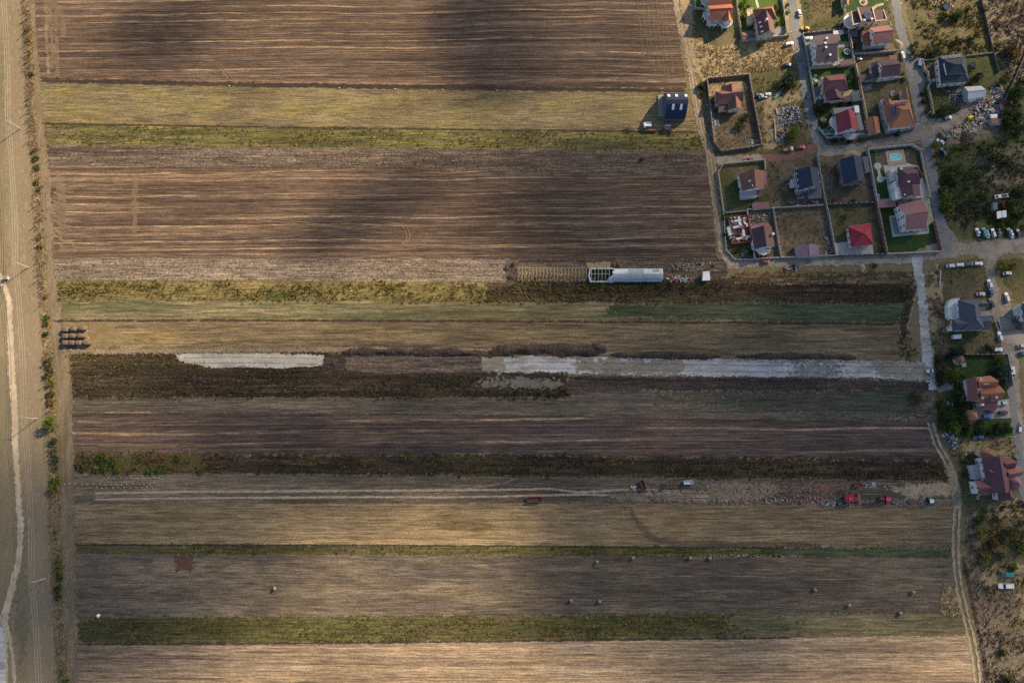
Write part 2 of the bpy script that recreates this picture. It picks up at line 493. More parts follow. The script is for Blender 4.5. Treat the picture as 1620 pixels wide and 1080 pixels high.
SOIL_D = (0.058, 0.039, 0.031); SOIL_L = (0.120, 0.081, 0.057); STRAW = (0.33, 0.225, 0.13)
LN = (0.36, 0.25, 0.15)
M['plough'] = field_mat("ploughed_soil", SOIL_D, SOIL_L, STRAW, rot=-0.5, lane=(0.004, 0.34), straw_lane=(0.006, 0.34), straw_thr=(0.55, 0.74), straw_amt=0.45, fine=0.25, lines=[(2.05, 0.22, 0.75, (0.038, 0.026, 0.022), 1.0), (1.37, 0.25, 0.40, LN, 0.6), (4.1, 0.15, 0.95, LN, 1.5)])
M['plough2'] = field_mat("ploughed_soil_banded", (0.058, 0.042, 0.038), (0.098, 0.070, 0.058), STRAW, rot=-0.4, lane=(0.004, 0.26), straw_lane=(0.003, 0.2), straw_thr=(0.6, 0.78), straw_amt=0.3, fine=0.2, lines=[(2.2, 0.22, 0.7, (0.038, 0.026, 0.022), 0.8), (1.5, 0.3, 0.30, LN, 0.5), (5.3, 0.17, 0.95, (0.38, 0.255, 0.155), 1.0)])
M['pale_plough'] = field_mat("pale_ploughed_soil", (0.16, 0.115, 0.080), (0.30, 0.225, 0.150), (0.36, 0.26, 0.15), rot=0.2, lane=(0.006, 0.28), straw_lane=(0.007, 0.15), straw_amt=0.6, fine=0.2, patch=[((0.11, 0.08, 0.062), (0.012, 0.5), 0.56, 0.68)], lines=[(1.6, 0.28, 0.7, (0.10, 0.072, 0.055), 1.0), (2.7, 0.12, 0.6, (0.42, 0.32, 0.20), 1.0)])
M['stubble'] = field_mat("grass_stubble", (0.105, 0.083, 0.048), (0.165, 0.130, 0.070), (0.23, 0.175, 0.09), rot=-0.6, lane=(0.02, 0.10), straw_lane=(0.05, 0.3), straw_amt=0.45, fine=0.12, grain=1.2, patch=[((0.175, 0.145, 0.055), (0.025, 0.05), 0.50, 0.70), ((0.11, 0.088, 0.066), (0.015, 0.04), 0.52, 0.70)])
M['weeds_soil'] = field_mat("weedy_ground", (0.085, 0.08, 0.028), (0.15, 0.13, 0.045), (0.23, 0.175, 0.07), rot=-0.6, lane=(0.015, 0.35), straw_lane=(0.03, 0.4), fine=0.3, clod=0.3, patch=[((0.060, 0.062, 0.026), (0.03, 0.12), 0.52, 0.66), ((0.13, 0.10, 0.055), (0.02, 0.1), 0.54, 0.7)])
M['clods'] = field_mat("rough_clods", (0.075, 0.055, 0.042), (0.145, 0.11, 0.085), (0.30, 0.235, 0.165), rot=-0.4, lane=(0.01, 0.35), straw_lane=(0.05, 0.55), straw_amt=0.55, fine=0.3, clod=0.55, bump=1.0)
M['clods_pale'] = field_mat("rough_pale_clods", (0.13, 0.10, 0.078), (0.215, 0.17, 0.13), (0.36, 0.29, 0.21), rot=-0.1, lane=(0.01, 0.35), straw_lane=(0.05, 0.55), straw_amt=0.55, fine=0.25, clod=0.55, bump=1.0)
M['yellow_weeds'] = field_mat("yellow_weedy_ground", (0.105, 0.086, 0.032), (0.155, 0.125, 0.048), (0.21, 0.16, 0.075), rot=-0.2, lane=(0.02, 0.3), fine=0.3, clod=0.35, patch=[((0.065, 0.068, 0.026), (0.03, 0.1), 0.52, 0.62), ((0.10, 0.07, 0.045), (0.01, 0.1), 0.55, 0.7)])
M['green_grey'] = field_mat("thin_green_crop", (0.085, 0.082, 0.04), (0.16, 0.13, 0.075), (0.23, 0.18, 0.11), rot=-0.2, lane=(0.012, 0.3), straw_lane=(0.03, 0.45), straw_amt=0.5, fine=0.22, patch=[((0.065, 0.078, 0.034), (0.012, 0.16), 0.48, 0.70)], lines=[(2.2, 0.2, 0.5, (0.06, 0.055, 0.03), 0.8)])
M['green_crop'] = field_mat("dark_green_crop", (0.036, 0.052, 0.026), (0.066, 0.076, 0.042), (0.14, 0.115, 0.075), rot=-0.3, lane=(0.012, 0.3), straw_lane=(0.03, 0.45), straw_amt=0.4, fine=0.22)
M['green_thin'] = field_mat("thin_dark_crop", (0.050, 0.056, 0.032), (0.085, 0.078, 0.052), (0.16, 0.125, 0.085), rot=-0.3, lane=(0.012, 0.3), straw_lane=(0.03, 0.45), straw_amt=0.5, fine=0.25, patch=[((0.075, 0.062, 0.05), (0.012, 0.2), 0.48, 0.62)])
M['fallow'] = field_mat("brown_fallow", (0.105, 0.078, 0.046), (0.175, 0.13, 0.072), (0.27, 0.20, 0.11), rot=-0.1, lane=(0.012, 0.14), straw_lane=(0.02, 0.3), straw_amt=0.6, fine=0.18, patch=[((0.20, 0.15, 0.062), (0.015, 0.05), 0.55, 0.7), ((0.085, 0.06, 0.038), (0.012, 0.2), 0.54, 0.66)], lines=[(3.0, 0.16, 0.6, (0.27, 0.20, 0.115), 1.2), (2.1, 0.2, 0.45, (0.07, 0.05, 0.032), 1.0)])
M['burnt'] = field_mat("dark_weedy_soil", (0.024, 0.018, 0.012), (0.066, 0.047, 0.028), (0.16, 0.115, 0.06), rot=-0.2, lane=(0.012, 0.30), straw_lane=(0.03, 0.4), straw_amt=0.5, fine=0.3, clod=0.5, bump=1.0, patch=[((0.05, 0.055, 0.016), (0.015, 0.18), 0.58, 0.68)])
M['grey_soil'] = field_mat("grey_brown_soil", (0.075, 0.062, 0.048), (0.135, 0.108, 0.080), (0.22, 0.175, 0.12), rot=-0.2, lane=(0.008, 0.25), straw_lane=(0.02, 0.35), straw_amt=0.5, fine=0.2, patch=[((0.055, 0.050, 0.036), (0.01, 0.15), 0.55, 0.68)], lines=[(2.6, 0.15, 0.5, (0.22, 0.175, 0.125), 1.2)])
M['grey_fallow'] = field_mat("grey_fallow", (0.085, 0.068, 0.052), (0.155, 0.122, 0.086), (0.22, 0.17, 0.11), rot=0.1, lane=(0.012, 0.10), straw_lane=(0.02, 0.22), straw_amt=0.5, fine=0.16, patch=[((0.075, 0.062, 0.055), (0.02, 0.06), 0.50, 0.66), ((0.10, 0.088, 0.04), (0.02, 0.07), 0.60, 0.72), ((0.19, 0.145, 0.09), (0.01, 0.12), 0.58, 0.72)], lines=[(3.3, 0.14, 0.5, (0.24, 0.185, 0.12), 1.5), (2.3, 0.2, 0.4, (0.06, 0.048, 0.038), 1.0)])
M['cornstubble'] = field_mat("pale_corn_stubble", (0.16, 0.115, 0.068), (0.245, 0.185, 0.108), (0.32, 0.24, 0.14), rot=-0.1, lane=(0.008, 0.55), straw_lane=(0.05, 0.6), straw_amt=0.5, fine=0.22, grain=2.4, bump=0.8, patch=[((0.145, 0.105, 0.048), (0.02, 0.06), 0.55, 0.7), ((0.13, 0.10, 0.075), (0.012, 0.05), 0.58, 0.74)], lines=[(2.1, 0.2, 0.6, (0.105, 0.075, 0.042), 0.4), (0.9, 0.3, 0.35, (0.12, 0.085, 0.05), 0.2)])
M['green_strip'] = field_mat("green_weed_strip", (0.052, 0.052, 0.018), (0.088, 0.082, 0.030), (0.13, 0.105, 0.05), rot=0.2, lane=(0.02, 0.35), straw_lane=(0.03, 0.4), straw_amt=0.4, fine=0.3, clod=0.4, patch=[((0.085, 0.066, 0.036), (0.012, 0.10), 0.46, 0.62)])
M['dark_soil'] = field_mat("fresh_dark_soil", (0.050, 0.036, 0.030), (0.082, 0.060, 0.050), (0.14, 0.105, 0.08), lane=(0.01, 0.2), fine=0.2, clod=0.5, straw_amt=0.3, bump=1.0)
M['gravel'] = ground_mat("grey_gravel", [(0.34, 0.335, 0.325), (0.43, 0.425, 0.41), (0.26, 0.245, 0.22), (0.49, 0.48, 0.465)], (0.05, 0.16, 0.5), speck=0.28, grain=1.6, stretch=(0.4, 1.4, 1), rimscale=0.9)
M['gravel_tan'] = ground_mat("tan_gravel", [(0.28, 0.235, 0.17), (0.34, 0.295, 0.225), (0.22, 0.19, 0.145), (0.36, 0.335, 0.29)], (0.05, 0.16, 0.5), speck=0.32, grain=1.6, stretch=(0.4, 1.4, 1), rimscale=0.25, alpha=0.75)
M['gravel_faint'] = ground_mat("thin_gravel", [(0.22, 0.20, 0.17), (0.28, 0.26, 0.225), (0.16, 0.14, 0.115)], (0.06, 0.2, 0.6), speck=0.4, grain=1.6, rimscale=0.5, alpha=0.6)
M['gravel_white'] = ground_mat("pale_gravel", [(0.34, 0.315, 0.27), (0.41, 0.385, 0.335), (0.28, 0.26, 0.225), (0.46, 0.43, 0.38)], (0.04, 0.15, 0.5), speck=0.3, grain=2.0, stretch=(0.4, 1.5, 1), rimscale=0.9)
M['track'] = ground_mat("beaten_earth", [(0.25, 0.195, 0.13), (0.34, 0.27, 0.19), (0.20, 0.155, 0.105), (0.38, 0.31, 0.22)], (0.05, 0.2, 0.7), speck=0.3, grain=2.0)
M['track_dim'] = ground_mat("worn_track", [(0.18, 0.14, 0.095), (0.24, 0.19, 0.13), (0.15, 0.12, 0.07)], (0.05, 0.2, 0.7), speck=0.35, grain=2.0, rimscale=0.9)
M['rut'] = ground_mat("wheel_rut", [(0.33, 0.265, 0.19), (0.39, 0.32, 0.235), (0.27, 0.21, 0.145)], (0.05, 0.3, 0.9), speck=0.2, grain=2.0, rimscale=0.5, alpha=0.9)
M['mark'] = ground_mat("tyre_mark", [(0.28, 0.205, 0.135), (0.34, 0.25, 0.17), (0.22, 0.16, 0.105)], (0.05, 0.3, 0.9), speck=0.25, grain=2.0, rimscale=0.35, alpha=0.55)
M['mark_faint'] = ground_mat("faint_tyre_mark", [(0.24, 0.175, 0.115), (0.29, 0.21, 0.14), (0.20, 0.145, 0.095)], (0.05, 0.3, 0.9), speck=0.25, grain=2.0, rimscale=0.2, alpha=0.30)
M['path'] = ground_mat("sandy_path", [(0.40, 0.325, 0.235), (0.48, 0.40, 0.30), (0.33, 0.265, 0.19)], (0.05, 0.25, 0.9), speck=0.2, grain=2.0, rimscale=0.6)
M['mark_wide'] = ground_mat("tyre_scuff", [(0.26, 0.185, 0.12), (0.30, 0.22, 0.145), (0.20, 0.145, 0.095)], (0.05, 0.3, 0.9), speck=0.25, grain=2.0, rimscale=0.25, alpha=0.40)
M['rut_faint'] = ground_mat("faint_wheel_rut", [(0.24, 0.175, 0.115), (0.30, 0.225, 0.15), (0.19, 0.135, 0.09)], (0.05, 0.3, 0.9), speck=0.25, grain=2.5, rimscale=1.2)
M['asphalt'] = ground_mat("grey_asphalt", [(0.145, 0.15, 0.158), (0.19, 0.193, 0.198), (0.165, 0.16, 0.152), (0.22, 0.22, 0.215)], (0.04, 0.15, 0.5), speck=0.14, grain=1.2, bump=0.15, rimscale=0.3)
M['dirt_road'] = ground_mat("dusty_road", [(0.21, 0.18, 0.145), (0.28, 0.25, 0.205), (0.17, 0.14, 0.11), (0.32, 0.29, 0.245)], (0.04, 0.2, 0.8), speck=0.14, grain=1.5, bump=0.2)
M['red_grit'] = ground_mat("crushed_brick", [(0.18, 0.078, 0.055), (0.21, 0.10, 0.072), (0.15, 0.095, 0.07), (0.22, 0.145, 0.11)], (0.05, 0.25, 0.8), speck=0.25, grain=1.8)
M['tan_grass'] = ground_mat("tall_dry_grass", [(0.31, 0.235, 0.13), (0.23, 0.17, 0.09), (0.37, 0.29, 0.17), (0.17, 0.13, 0.07)], (0.03, 0.25, 0.9), speck=0.4, bump=1.0)
M['wild'] = ground_mat("wild_grass", [(0.115, 0.095, 0.045), (0.085, 0.085, 0.03), (0.16, 0.125, 0.07), (0.055, 0.06, 0.022)], (0.03, 0.15, 0.7), speck=0.5, bump=1.0)
M['wild_green'] = ground_mat("wild_green_grass", [(0.05, 0.065, 0.02), (0.085, 0.085, 0.032), (0.04, 0.055, 0.016), (0.12, 0.10, 0.05)], (0.03, 0.15, 0.7), speck=0.5, bump=1.0)
M['brown_bramble'] = ground_mat("purple_brown_thicket", [(0.145, 0.115, 0.082), (0.19, 0.152, 0.112), (0.105, 0.088, 0.055), (0.24, 0.195, 0.148)], (0.03, 0.2, 0.8), speck=0.5, bump=1.0)
M['yard_grass'] = ground_mat("worn_yard_grass", [(0.105, 0.085, 0.048), (0.06, 0.066, 0.026), (0.135, 0.105, 0.066), (0.045, 0.052, 0.02)], (0.05, 0.14, 0.6), speck=0.4, rim=False)
M['yard_dirt'] = ground_mat("bare_yard", [(0.125, 0.092, 0.062), (0.085, 0.068, 0.042), (0.165, 0.125, 0.085), (0.055, 0.054, 0.027)], (0.06, 0.16, 0.6), speck=0.45, rim=False)
M['lawn'] = ground_mat("mown_lawn", [(0.020, 0.052, 0.012), (0.030, 0.070, 0.016), (0.036, 0.062, 0.018), (0.05, 0.068, 0.024)], (0.05, 0.15, 0.5), speck=0.25, rim=False)
M['lawn_bright'] = ground_mat("bright_lawn", [(0.07, 0.12, 0.016), (0.10, 0.14, 0.022), (0.06, 0.10, 0.016)], (0.05, 0.25, 0.7), speck=0.3, rim=False)
M['paving'] = ground_mat("grey_paving", [(0.20, 0.20, 0.205), (0.24, 0.24, 0.245), (0.18, 0.18, 0.18)], (0.05, 0.3, 0.9), speck=0.15, rim=False)
M['paving_pink'] = ground_mat("pinkish_paving", [(0.33, 0.27, 0.25), (0.38, 0.31, 0.285), (0.30, 0.25, 0.23)], (0.05, 0.3, 0.9), speck=0.12, rim=False)
M['slab'] = ground_mat("pale_concrete_slab", [(0.44, 0.41, 0.36), (0.50, 0.47, 0.42), (0.40, 0.37, 0.32)], (0.06, 0.3, 0.9), speck=0.15, rim=False)
M['slab_tan'] = ground_mat("tan_concrete_slab", [(0.38, 0.31, 0.22), (0.43, 0.36, 0.26), (0.33, 0.27, 0.19)], (0.06, 0.3, 0.9), speck=0.15, rim=False)
M['green_headland'] = ground_mat("green_grass_verge", [(0.085, 0.085, 0.028), (0.12, 0.11, 0.045), (0.06, 0.07, 0.02)], (0.04, 0.18, 0.7), speck=0.4)

def strip(name, mat, top, bot, wob=0.35, rim=1.2):
    return sheet(name, list(top) + list(bot)[::-1], mat, wob, rim)

# fields, from the top of the picture down; each line runs from the hedge to the village side
strip("ploughed_field", M['plough'], [(50, -40), (1058, -40)], [(62, 129), (500, 138), (1088, 146)])
strip("stubble_field", M['stubble'], [(62, 129), (500, 138), (1088, 146)], [(66, 196), (500, 203), (1106, 210)])
strip("weedy_strip", M['weeds_soil'], [(70, 196), (500, 203), (1106, 211)], [(72, 229), (500, 233), (1116, 240)])
strip("clod_field", M['clods'], [(74, 229), (500, 233), (1116, 239)], [(74, 263), (500, 268), (1120, 277)])
strip("ploughed_field", M['plough'], [(74, 262), (500, 267), (1120, 276)], [(84, 409), (800, 411), (1134, 410)])
strip("clod_field", M['clods_pale'], [(82, 408), (810, 410)], [(86, 444), (810, 446)])
strip("yard_soil", M['clods'], [(800, 411), (1150, 410)], [(800, 448), (1150, 450)])
strip("weedy_strip", M['yellow_weeds'], [(86, 443), (800, 446)], [(92, 475), (800, 480)])
strip("weedy_strip", M['burnt'], [(770, 447), (1445, 432)], [(770, 480), (1440, 482)], 0.6, 4.0)
strip("crop_field", M['green_grey'], [(92, 474), (800, 478), (1432, 480)], [(98, 505), (800, 507), (1420, 512)])
strip("crop_field", M['green_crop'], [(960, 482), (1200, 477), (1432, 481)], [(960, 500), (1200, 508), (1424, 511)], rim=5.0)
strip("fallow_field", M['fallow'], [(95, 505), (800, 507), (1421, 511)], [(104, 560), (800, 562), (1425, 578)])
strip("weedy_strip", M['burnt'], [(108, 558), (540, 558), (800, 560), (900, 592)], [(116, 632), (600, 632), (900, 632)], 1.4, 4.0)
strip("soil_field", M['grey_soil'], [(112, 629), (900, 628), (900, 596), (1474, 598)], [(114, 656), (800, 662), (1478, 668)])
strip("crop_field", M['green_thin'], [(1040, 622), (1300, 618), (1458, 612)], [(1040, 636), (1300, 650), (1466, 660)], rim=7.0)
strip("ploughed_field", M['plough2'], [(112, 650), (800, 656), (1470, 666)], [(116, 719), (800, 720), (1492, 728)])
strip("weedy_strip", M['burnt'], [(118, 718), (800, 719), (1490, 727)], [(118, 748), (800, 754), (1506, 762)], 1.2, 3.5)
strip("track_strip", M['grey_soil'], [(108, 747), (800, 753), (1506, 760)], [(112, 798), (800, 796), (1512, 799)])
strip("corn_stubble_field", M['cornstubble'], [(114, 797), (800, 796), (1508, 798)], [(116, 862), (800, 864), (1504, 866)])
strip("green_strip", M['green_strip'], [(118, 861), (800, 863), (1250, 866)], [(118, 877), (800, 879), (1250, 882)], 0.5, 1.6)
strip("green_strip", M['green_crop'], [(1210, 866), (1506, 866)], [(1210, 882), (1506, 884)], 0.5, 4.0)
strip("fallow_field", M['grey_fallow'], [(114, 876), (800, 878), (1506, 882)], [(118, 980), (800, 976), (1522, 972)])
strip("green_strip", M['green_strip'], [(120, 982), (135, 977), (800, 973), (1180, 969)], [(120, 1012), (140, 1019), (800, 1014), (1180, 1008)], 0.6, 3.0)
strip("green_strip", M['green_grey'], [(1150, 970), (1525, 970)], [(1150, 1009), (1530, 1006)], 0.6, 8.0)
strip("pale_field", M['pale_plough'], [(118, 1018), (800, 1013), (1534, 1005)], [(124, 1130), (800, 1130), (1556, 1130)])
# ------------------------------------------------------------------ land beside the fields, yards, roads and tracks
M['haul'] = ground_mat("old_haul_soil", [(0.085, 0.062, 0.055), (0.11, 0.08, 0.068), (0.07, 0.052, 0.045)], (0.05, 0.3, 0.9), speck=0.3, rimscale=0.4, alpha=0.36)
M['furrow'] = ground_mat("dark_furrow_soil", [(0.045, 0.030, 0.026), (0.060, 0.042, 0.035), (0.035, 0.025, 0.02)], (0.05, 0.3, 0.9), speck=0.3, rimscale=0.3, alpha=0.7)
H_ = [(40, -40), (41, 0), (44, 60), (48, 120), (52, 200), (58, 270), (64, 390), (72, 500), (77, 550), (80, 610), (83, 670), (85, 720), (87, 770), (87, 830), (91, 890), (92, 960), (95, 1000), (100, 1070), (103, 1120)]
FE = [(50, -40), (52, 0), (61, 129), (66, 200), (73, 265), (82, 408), (87, 445), (98, 505), (106, 560), (112, 640), (115, 800), (118, 900), (120, 1010), (124, 1120)]
def along(T, y):
    for (x0, y0), (x1, y1) in zip(T, T[1:]):
        if y0 <= y <= y1: return x0 + (x1 - x0) * (y - y0) / (y1 - y0)
    return T[-1][0] if y > T[0][1] else T[0][0]
def hx(y): return along(H_, y)
# grassland west of the hedge
M['gravel_rut'] = ground_mat("gravel_tyre_mark", [(0.16, 0.15, 0.135), (0.20, 0.185, 0.165), (0.13, 0.12, 0.105)], (0.05, 0.3, 0.9), speck=0.2, rimscale=0.15, alpha=0.28)
M['pasture'] = ground_mat("worn_pasture", [(0.235, 0.18, 0.122), (0.19, 0.148, 0.095), (0.205, 0.165, 0.10), (0.27, 0.212, 0.145)], (0.01, 0.06, 0.5), speck=0.25, stretch=(2.5, 0.6, 1))
sheet("pasture", [(-60, -40), (33, -40), (44, 200), (56, 390), (68, 550), (76, 720), (80, 880), (94, 1120), (-60, 1120)], M['pasture'], 0.6, 3.0)
M['pasture_green'] = ground_mat("greener_pasture", [(0.17, 0.142, 0.088), (0.205, 0.165, 0.105), (0.145, 0.125, 0.07)], (0.02, 0.08, 0.5), speck=0.3, stretch=(3, 0.6, 1))
sheet("pasture", [(-40, 600), (14, 560), (22, 700), (28, 900), (10, 1000), (-40, 1000)], M['pasture_green'], 1.0, 6.0)
sheet("pasture", [(-40, 60), (4, 60), (10, 300), (8, 470), (-40, 470)], M['pasture_green'], 1.0, 6.0)
sheet("pasture", [(22, 840), (40, 830), (46, 1000), (30, 1060)], M['pasture_green'], 1.0, 5.0)
M['hedge_floor'] = ground_mat("hedge_litter", [(0.20, 0.145, 0.085), (0.13, 0.10, 0.06), (0.29, 0.205, 0.115), (0.09, 0.07, 0.045)], (0.05, 0.2, 0.8), speck=0.4, stretch=(1.5, 0.7, 1))
sheet("hedge_floor", [(hx(y) - 8, y) for y in range(-40, 1121, 40)] + [(hx(y) + 7, y) for y in range(1120, -41, -40)], M['hedge_floor'], 0.6, 2.0)
# the beaten margin between hedge and fields
M['straw_litter'] = ground_mat("trampled_straw", [(0.22, 0.165, 0.085), (0.26, 0.195, 0.105), (0.18, 0.135, 0.07)], (0.1, 0.3, 0.9), speck=0.3, rimscale=0.3, alpha=0.7)
M['margin'] = ground_mat("trodden_margin", [(0.165, 0.13, 0.085), (0.125, 0.10, 0.065), (0.21, 0.165, 0.11), (0.105, 0.09, 0.05)], (0.03, 0.12, 0.6), speck=0.3, stretch=(3.0, 0.5, 1))
sheet("field_margin", [(hx(y) + 6, y) for y in range(-40, 1121, 40)] + [(along(FE, y) + 2, y) for y in range(1120, -41, -40)], M['margin'], 0.5, 3.0)
for f, w in ((0.35, 0.8), (0.8, 0.6)):
    ribbon("field_track", [(hx(y) + 5 + (along(FE, y) - hx(y) - 5) * f + 1.2 * math.sin(y * 0.02), y) for y in range(-40, 1121, 40)], w, M['mark'], 0.2, 0.8)
ribbon("field_track", [(73, -40), (74, 60), (77, 118)], 1.6, M['mark'], 0.5, 2.0)
ribbon("field_track", [(77, 268), (79, 330), (83, 400)], 1.8, M['mark'], 0.5, 2.0)
# sandy path through the pasture
ribbon("sandy_path", [(-6, 425), (4, 446), (14, 475), (16, 520), (18, 580), (23, 650), (25, 720), (28, 770), (32, 830), (30, 880), (20, 925), (9, 970), (8, 1020), (10, 1100)], [2.2, 2.4, 2.4, 2.6, 3.4, 3.0, 2.8, 2.2, 3.0, 2.6, 3.0, 3.0, 2.2, 2.2], M['path'], 0.3, 1.0)
ribbon("sandy_path", [(8, 975), (16, 1010), (22, 1060), (24, 1110)], 1.4, M['path'], 0.3, 0.8)
sheet("gravel_road", [(-20, 950), (3, 975), (8, 1030), (12, 1120), (-20, 1120)], M['gravel'], 0.4, 1.0)

# village ground, coarse patches first
sheet("dry_grass_plot", [(1068, -30), (1266, -30), (1276, 100), (1186, 122), (1114, 130), (1098, 110)], M['tan_grass'], 0.6, 2.5)
sheet("bare_ground", [(1100, -30), (1168, -30), (1174, 68), (1128, 75), (1096, 60)], M['wild'], 0.6, 3.0)
sheet("waste_plot", [(1184, 112), (1272, 100), (1284, 190), (1290, 232), (1204, 240), (1192, 160)], M['wild'], 0.6, 3.0)
sheet("waste_plot", [(1208, 150), (1262, 140), (1270, 160), (1240, 165), (1238, 236), (1208, 240)], M['tan_grass'], 0.8, 4.0)
sheet("green_plot", [(1262, -20), (1330, -20), (1342, 48), (1276, 54)], M['wild_green'], 0.6, 2.0)
sheet("green_plot", [(1280, -10), (1312, -10), (1318, 34), (1284, 38)], M['wild'], 0.6, 5.0)
sheet("village_ground", [(1268, 50), (1400, 30), (1408, -30), (1450, 95), (1468, 210), (1300, 240), (1286, 180)], M['yard_grass'], 0.4, 1.0)
sheet("wild_plot", [(1424, -30), (1551, -30), (1572, 86), (1456, 98)], M['wild'], 0.6, 2.0)
sheet("thicket_floor", [(1551, -30), (1660, -30), (1660, 130), (1590, 130), (1570, 84)], M['brown_bramble'], 0.6, 2.5)
sheet("wild_plot", [(1456, 98), (1572, 86), (1600, 130), (1596, 200), (1560, 205), (1500, 215), (1470, 200)], M['wild_green'], 0.6, 2.0)
sheet("tip_ground", [(1506, 150), (1545, 145), (1600, 140), (1605, 210), (1560, 225), (1500, 232), (1484, 214)], M['brown_bramble'], 0.8, 3.5)
sheet("green_thicket_floor", [(1596, 130), (1660, 120), (1660, 240), (1580, 215)], M['wild_green'], 0.8, 3.0)
sheet("wild_plot", [(1474, 212), (1500, 230), (1600, 214), (1660, 210), (1660, 374), (1540, 376), (1500, 366), (1486, 320)], M['wild_green'], 0.6, 2.0)
sheet("wild_plot", [(1538, 250), (1620, 226), (1625, 290), (1560, 300)], M['brown_bramble'], 1.0, 6.0)
sheet("wild_plot", [(1484, 330), (1560, 330), (1562, 375), (1530, 380), (1504, 372)], M['wild'], 1.0, 4.0)
sheet("village_ground", [(1128, 240), (1474, 228), (1490, 400), (1150, 415)], M['wild'], 0.4, 1.5)
sheet("verge", [(1475, 430), (1490, 416), (1552, 408), (1562, 430), (1564, 470), (1600, 620), (1604, 700), (1482, 700), (1478, 612)], M['wild'], 0.5, 2.0)
sheet("dry_grass_plot", [(1462, 430), (1482, 420), (1496, 470), (1502, 530), (1496, 560), (1478, 590), (1470, 530)], M['tan_grass'], 0.8, 3.0)
sheet("bare_ground", [(1478, 540), (1500, 538), (1506, 562), (1480, 566)], M['brown_bramble'], 0.6, 2.0)
sheet("green_plot", [(1576, 412), (1660, 404), (1660, 500), (1612, 470), (1590, 450)], M['wild_green'], 0.5, 2.0)
sheet("dry_grass_plot", [(1597, 440), (1640, 440), (1640, 500), (1606, 480)], M['wild'], 0.8, 4.0)
sheet("dry_grass_plot", [(1500, 700), (1612, 690), (1618, 760), (1600, 800), (1526, 800), (1512, 740)], M['wild'], 0.6, 2.5)
sheet("dry_grass_plot", [(1520, 700), (1606, 690), (1606, 722), (1520, 716)], M['tan_grass'], 0.8, 4.0)
sheet("wild_plot", [(1528, 800), (1660, 780), (1660, 900), (1548, 910)], M['wild'], 0.6, 3.0)
sheet("dry_grass_plot", [(1560, 800), (1640, 780), (1640, 812), (1560, 818)], M['tan_grass'], 0.8, 4.0)
sheet("bramble_plot", [(1524, 806), (1545, 806), (1556, 900), (1574, 1000), (1660, 990), (1660, 1120), (1556, 1120), (1540, 960)], M['brown_bramble'], 0.6, 3.0)
sheet("dry_grass_plot", [(1545, 898), (1660, 890), (1660, 985), (1570, 990)], M['tan_grass'], 1.0, 5.0)
sheet("bramble_plot", [(1556, 930), (1600, 930), (1620, 985), (1572, 990)], M['brown_bramble'], 1.0, 5.0)
# yards inside the village walls
sheet("yard", [(1118, 129), (1182, 123), (1201, 229), (1188, 233), (1141, 239), (1129, 226)], M['yard_dirt'], 0.1, 0.3)
sheet("yard_grass", [(1119, 134), (1180, 128), (1184, 146), (1122, 152)], M['tan_grass'], 0.4, 2.5)
sheet("lawn", [(1166, -20), (1219, -20), (1236, 6), (1242, 49), (1172, 65), (1165, 8)], M['lawn_bright'], 0.1, 0.3)
sheet("paved_yard", [(1173, 50), (1200, 48), (1240, 42), (1243, 57), (1174, 65)], M['paving'], 0.1, 0.2)
sheet("paved_path", [(1192, -10), (1195, -10), (1201, 12), (1198, 13)], M['slab'], 0.0, 0.2)
sheet("lawn", [(1099, -20), (1120, -20), (1118, 12), (1101, 12)], M['lawn_bright'], 0.1, 0.3)
sheet("paved_yard", [(1269, 57), (1340, 50), (1348, 102), (1280, 110)], M['paving'], 0.1, 0.2)
sheet("lawn", [(1326, 76), (1345, 75), (1347, 92), (1328, 94)], M['lawn'], 0.1, 0.2)
sheet("lawn", [(1327, 56), (1341, 54), (1342, 66), (1330, 66)], M['lawn'], 0.1, 0.2)
sheet("lawn", [(1280, 112), (1350, 105), (1356, 142), (1343, 144), (1290, 150)], M['lawn'], 0.1, 0.2)
sheet("paved_yard", [(1286, 141), (1300, 134), (1312, 160), (1289, 164)], M['paving'], 0.1, 0.2)
sheet("paved_yard", [(1331, 145), (1348, 142), (1350, 152), (1336, 156)], M['slab_tan'], 0.1, 0.2)
sheet("garden", [(1289, 166), (1318, 164), (1320, 208), (1296, 208)], M['wild_green'], 0.2, 0.5)
sheet("paved_yard", [(1296, 206), (1320, 204), (1376, 208), (1376, 216), (1308, 220)], M['paving'], 0.2, 0.3)
sheet("lawn", [(1361, 135), (1424, 128), (1430, 160), (1398, 165), (1398, 186), (1370, 188)], M['yard_grass'], 0.1, 0.3)
sheet("paved_yard", [(1392, 186), (1404, 188), (1416, 204), (1440, 206), (1400, 211)], M['paving'], 0.1, 0.3)
sheet("garden", [(1331, -20), (1398, -20), (1402, 15), (1335, 20)], M['lawn'], 0.1, 0.3)
sheet("paved_path", [(1378, 14), (1386, 8), (1398, 5), (1398, 8), (1388, 11), (1381, 17)], M['slab_tan'], 0.1, 0.2)
sheet("yard", [(1342, 50), (1408, 40), (1418, 82), (1352, 88)], M['yard_dirt'], 0.1, 0.3)
sheet("yard", [(1352, 90), (1418, 84), (1425, 123), (1358, 130)], M['yard_dirt'], 0.1, 0.3)
sheet("front_strip", [(1403, 0), (1412, -10), (1432, 90), (1436, 124), (1424, 124)], M['wild'], 0.3, 1.0)
sheet("yard", [(1461, 97), (1484, 94), (1492, 134), (1468, 136)], M['yard_dirt'], 0.2, 0.6)
sheet("yard", [(1136, 273), (1144, 261), (1207, 255), (1222, 331), (1145, 336)], M['yard_grass'], 0.1, 0.3)
sheet("lawn", [(1146, 290), (1168, 284), (1174, 312), (1216, 306), (1220, 328), (1150, 333)], M['wild_green'], 0.6, 3.0)
sheet("yard", [(1209, 255), (1291, 248), (1300, 326), (1222, 330)], M['yard_dirt'], 0.1, 0.3)
